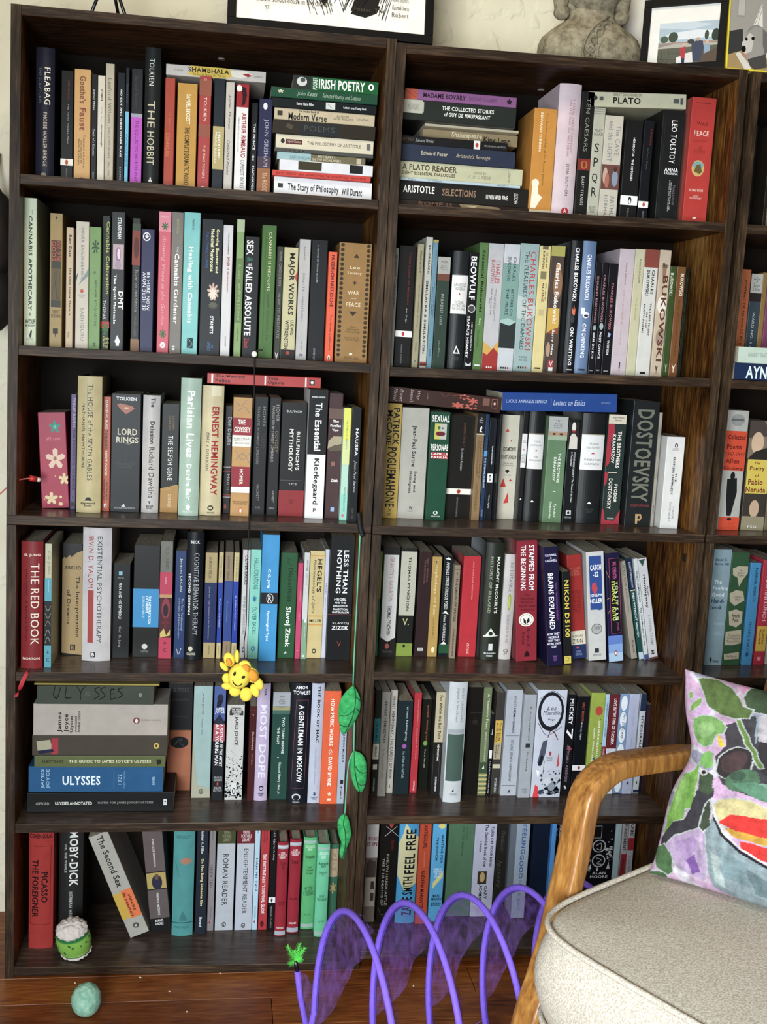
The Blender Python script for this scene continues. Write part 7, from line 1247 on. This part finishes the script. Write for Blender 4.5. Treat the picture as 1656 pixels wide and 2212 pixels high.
shp('4c6c44', [(640, 1550), (760, 1510), (830, 1600), (860, 1760), (800, 1800), (690, 1720)], wh); shp('44643c', ell(700, 1800, 90, 40, .2), wh)
shp('cabc88', [(1236, 1200), (1290, 1150), (1400, 1138), (1550, 1170), (1800, 1290), (1800, 1420), (1500, 1330), (1330, 1380), (1240, 1270)], wh)
shp('d8322c', [(1268, 1330), (1390, 1270), (1560, 1300), (1800, 1330), (1800, 1500), (1560, 1440), (1400, 1400)]); shp('c8983c', [(1330, 1385), (1500, 1420), (1800, 1500), (1800, 1560), (1560, 1500), (1400, 1450)])
shp('d8322c', [(1450, 1480), (1600, 1520), (1800, 1580), (1800, 1720), (1620, 1640), (1470, 1560)])
shp('14141c', [(1222, 1270), (1240, 1290), (1310, 1420), (1460, 1560), (1700, 1710), (1900, 1830), (1900, 1850), (1690, 1730), (1450, 1585), (1295, 1440), (1225, 1310)])
shp('e0e0dc', [(1232, 1190), (1244, 1200), (1246, 1290), (1330, 1420), (1470, 1545), (1700, 1690), (1900, 1810), (1900, 1826), (1700, 1706), (1460, 1556), (1316, 1424), (1232, 1290)])
shp('64803c', [(1390, 510), (1430, 510), (1540, 700), (1640, 900), (1600, 900), (1500, 720)], wh); shp('8898a0', [(1555, 480), (1580, 480), (1590, 700), (1570, 700)])
shp('5a8468', [(1380, 1020), (1560, 1010), (1700, 1080), (1800, 1150), (1800, 1240), (1500, 1110)])
def inside(pt, poly):
    x, y = pt; c = False; j = len(poly)-1
    for i in range(len(poly)):
        xi, yi = poly[i]; xj, yj = poly[j]
        if (yi > y) != (yj > y) and x < (xj-xi)*(y-yi)/(yj-yi)+xi: c = not c
        j = i
    return c
def edge_d(pt, poly):
    x, y = pt; m_ = 9
    for i in range(len(poly)):
        ax, ay = poly[i-1]; bx, by = poly[i]; dx, dy = bx-ax, by-ay; L = dx*dx+dy*dy
        t = 0 if L == 0 else max(0, min(1, ((x-ax)*dx+(y-ay)*dy)/L)); m_ = min(m_, math.hypot(x-ax-t*dx, y-ay-t*dy))
    return m_
boxes = [(min(p[0] for p in s[1])-.02, max(p[0] for p in s[1])+.02, min(p[1] for p in s[1])-.02, max(p[1] for p in s[1])+.02) for s in shapes]
NG = 320; bgc = hexc('c8a4c0'); bg2 = hexc('ccc4cc'); bg3 = hexc('9a98ac')
def paint(u, v_):
    w1_ = noise.noise(Vector((u*22, v_*22, 1))); w2_ = noise.noise(Vector((u*22, v_*22, 5)))
    pu, pv = u+.006*w1_, v_+.006*w2_
    k = noise.noise(Vector((u*9, v_*9, 3))); col = bgc if k > -.1 else (bg2 if k > -.3 else bg3)
    for s, bx in zip(reversed(shapes), reversed(boxes)):
        if bx[0] <= pu <= bx[1] and bx[2] <= pv <= bx[3]:
            ins = inside((pu, pv), s[1])
            if ins:
                if s[2] and edge_d((pu, pv), s[1]) < s[2][1]*.4: col = s[2][0]
                else: col = s[0]
                break
            if s[2] and edge_d((pu, pv), s[1]) < s[2][1]: col = s[2][0]; break
    g = .68*(1+.34*noise.noise(Vector((u*50, v_*16, 2)))+.28*noise.noise(Vector((u*14, v_*40, 7)))+.2*noise.noise(Vector((u*120, v_*90, 4))))
    return tuple(min(1, c*g) for c in col[:3])+(1,)
verts, faces, cols = [], [], []
for side_ in (1, -1):
    for j in range(NG+1):
        for i in range(NG+1):
            if side_ < 0 and (i % 10 or j % 10): continue
            u, v_ = i/NG, j/NG; a, c_ = 2*u-1, 2*v_-1
            pin = 1-.045*(1-abs(a)**3)*abs(c_)**6; pin2 = 1-.045*(1-abs(c_)**3)*abs(a)**6
            prof_ = max(0, (1-abs(a)**2.4))**.5*max(0, (1-abs(c_)**2.4))**.5
            wr = .004*noise.noise(Vector((u*5, v_*5, side_)))*prof_
            p = dd*(PW/2*(1+a*pin2))+upv*(PH/2*(1+c_*pin))+pn*(side_*(TH*prof_)+wr-.03)
            p = p+dd*(.02*math.exp(-((v_-.62)/.15)**2)*(1-u)**3)
            verts.append(p); cols.append(paint(u+(.02/PW)*math.exp(-((v_-.62)/.15)**2)*(1-u)**3, v_) if side_ > 0 else bgc)
n1_ = NG+1
for j in range(NG):
    for i in range(NG): faces.append((j*n1_+i, j*n1_+i+1, (j+1)*n1_+i+1, (j+1)*n1_+i))
o1_ = n1_*n1_; nb_ = NG//10+1
for j in range(nb_-1):
    for i in range(nb_-1): faces.append((o1_+j*nb_+i, o1_+(j+1)*nb_+i, o1_+(j+1)*nb_+i+1, o1_+j*nb_+i+1))
me = bpy.data.meshes.new('pillow_cover'); me.from_pydata([tuple(p) for p in verts], [], faces); set_col(me, cols)
me.update(); link('pillow_cover', me, attr_mat('printed_pillow_cloth', .85, .05, 300, .25), pe, True)
# ================================================================= finish printing
bake_texts()
for a, parent, place, k in PENDING: a.build(parent, place, **k)
print('books', NB, 'objects', len(bpy.data.objects), 'tris', sum(len(o.data.polygons) for o in bpy.data.objects if o.type == 'MESH'))
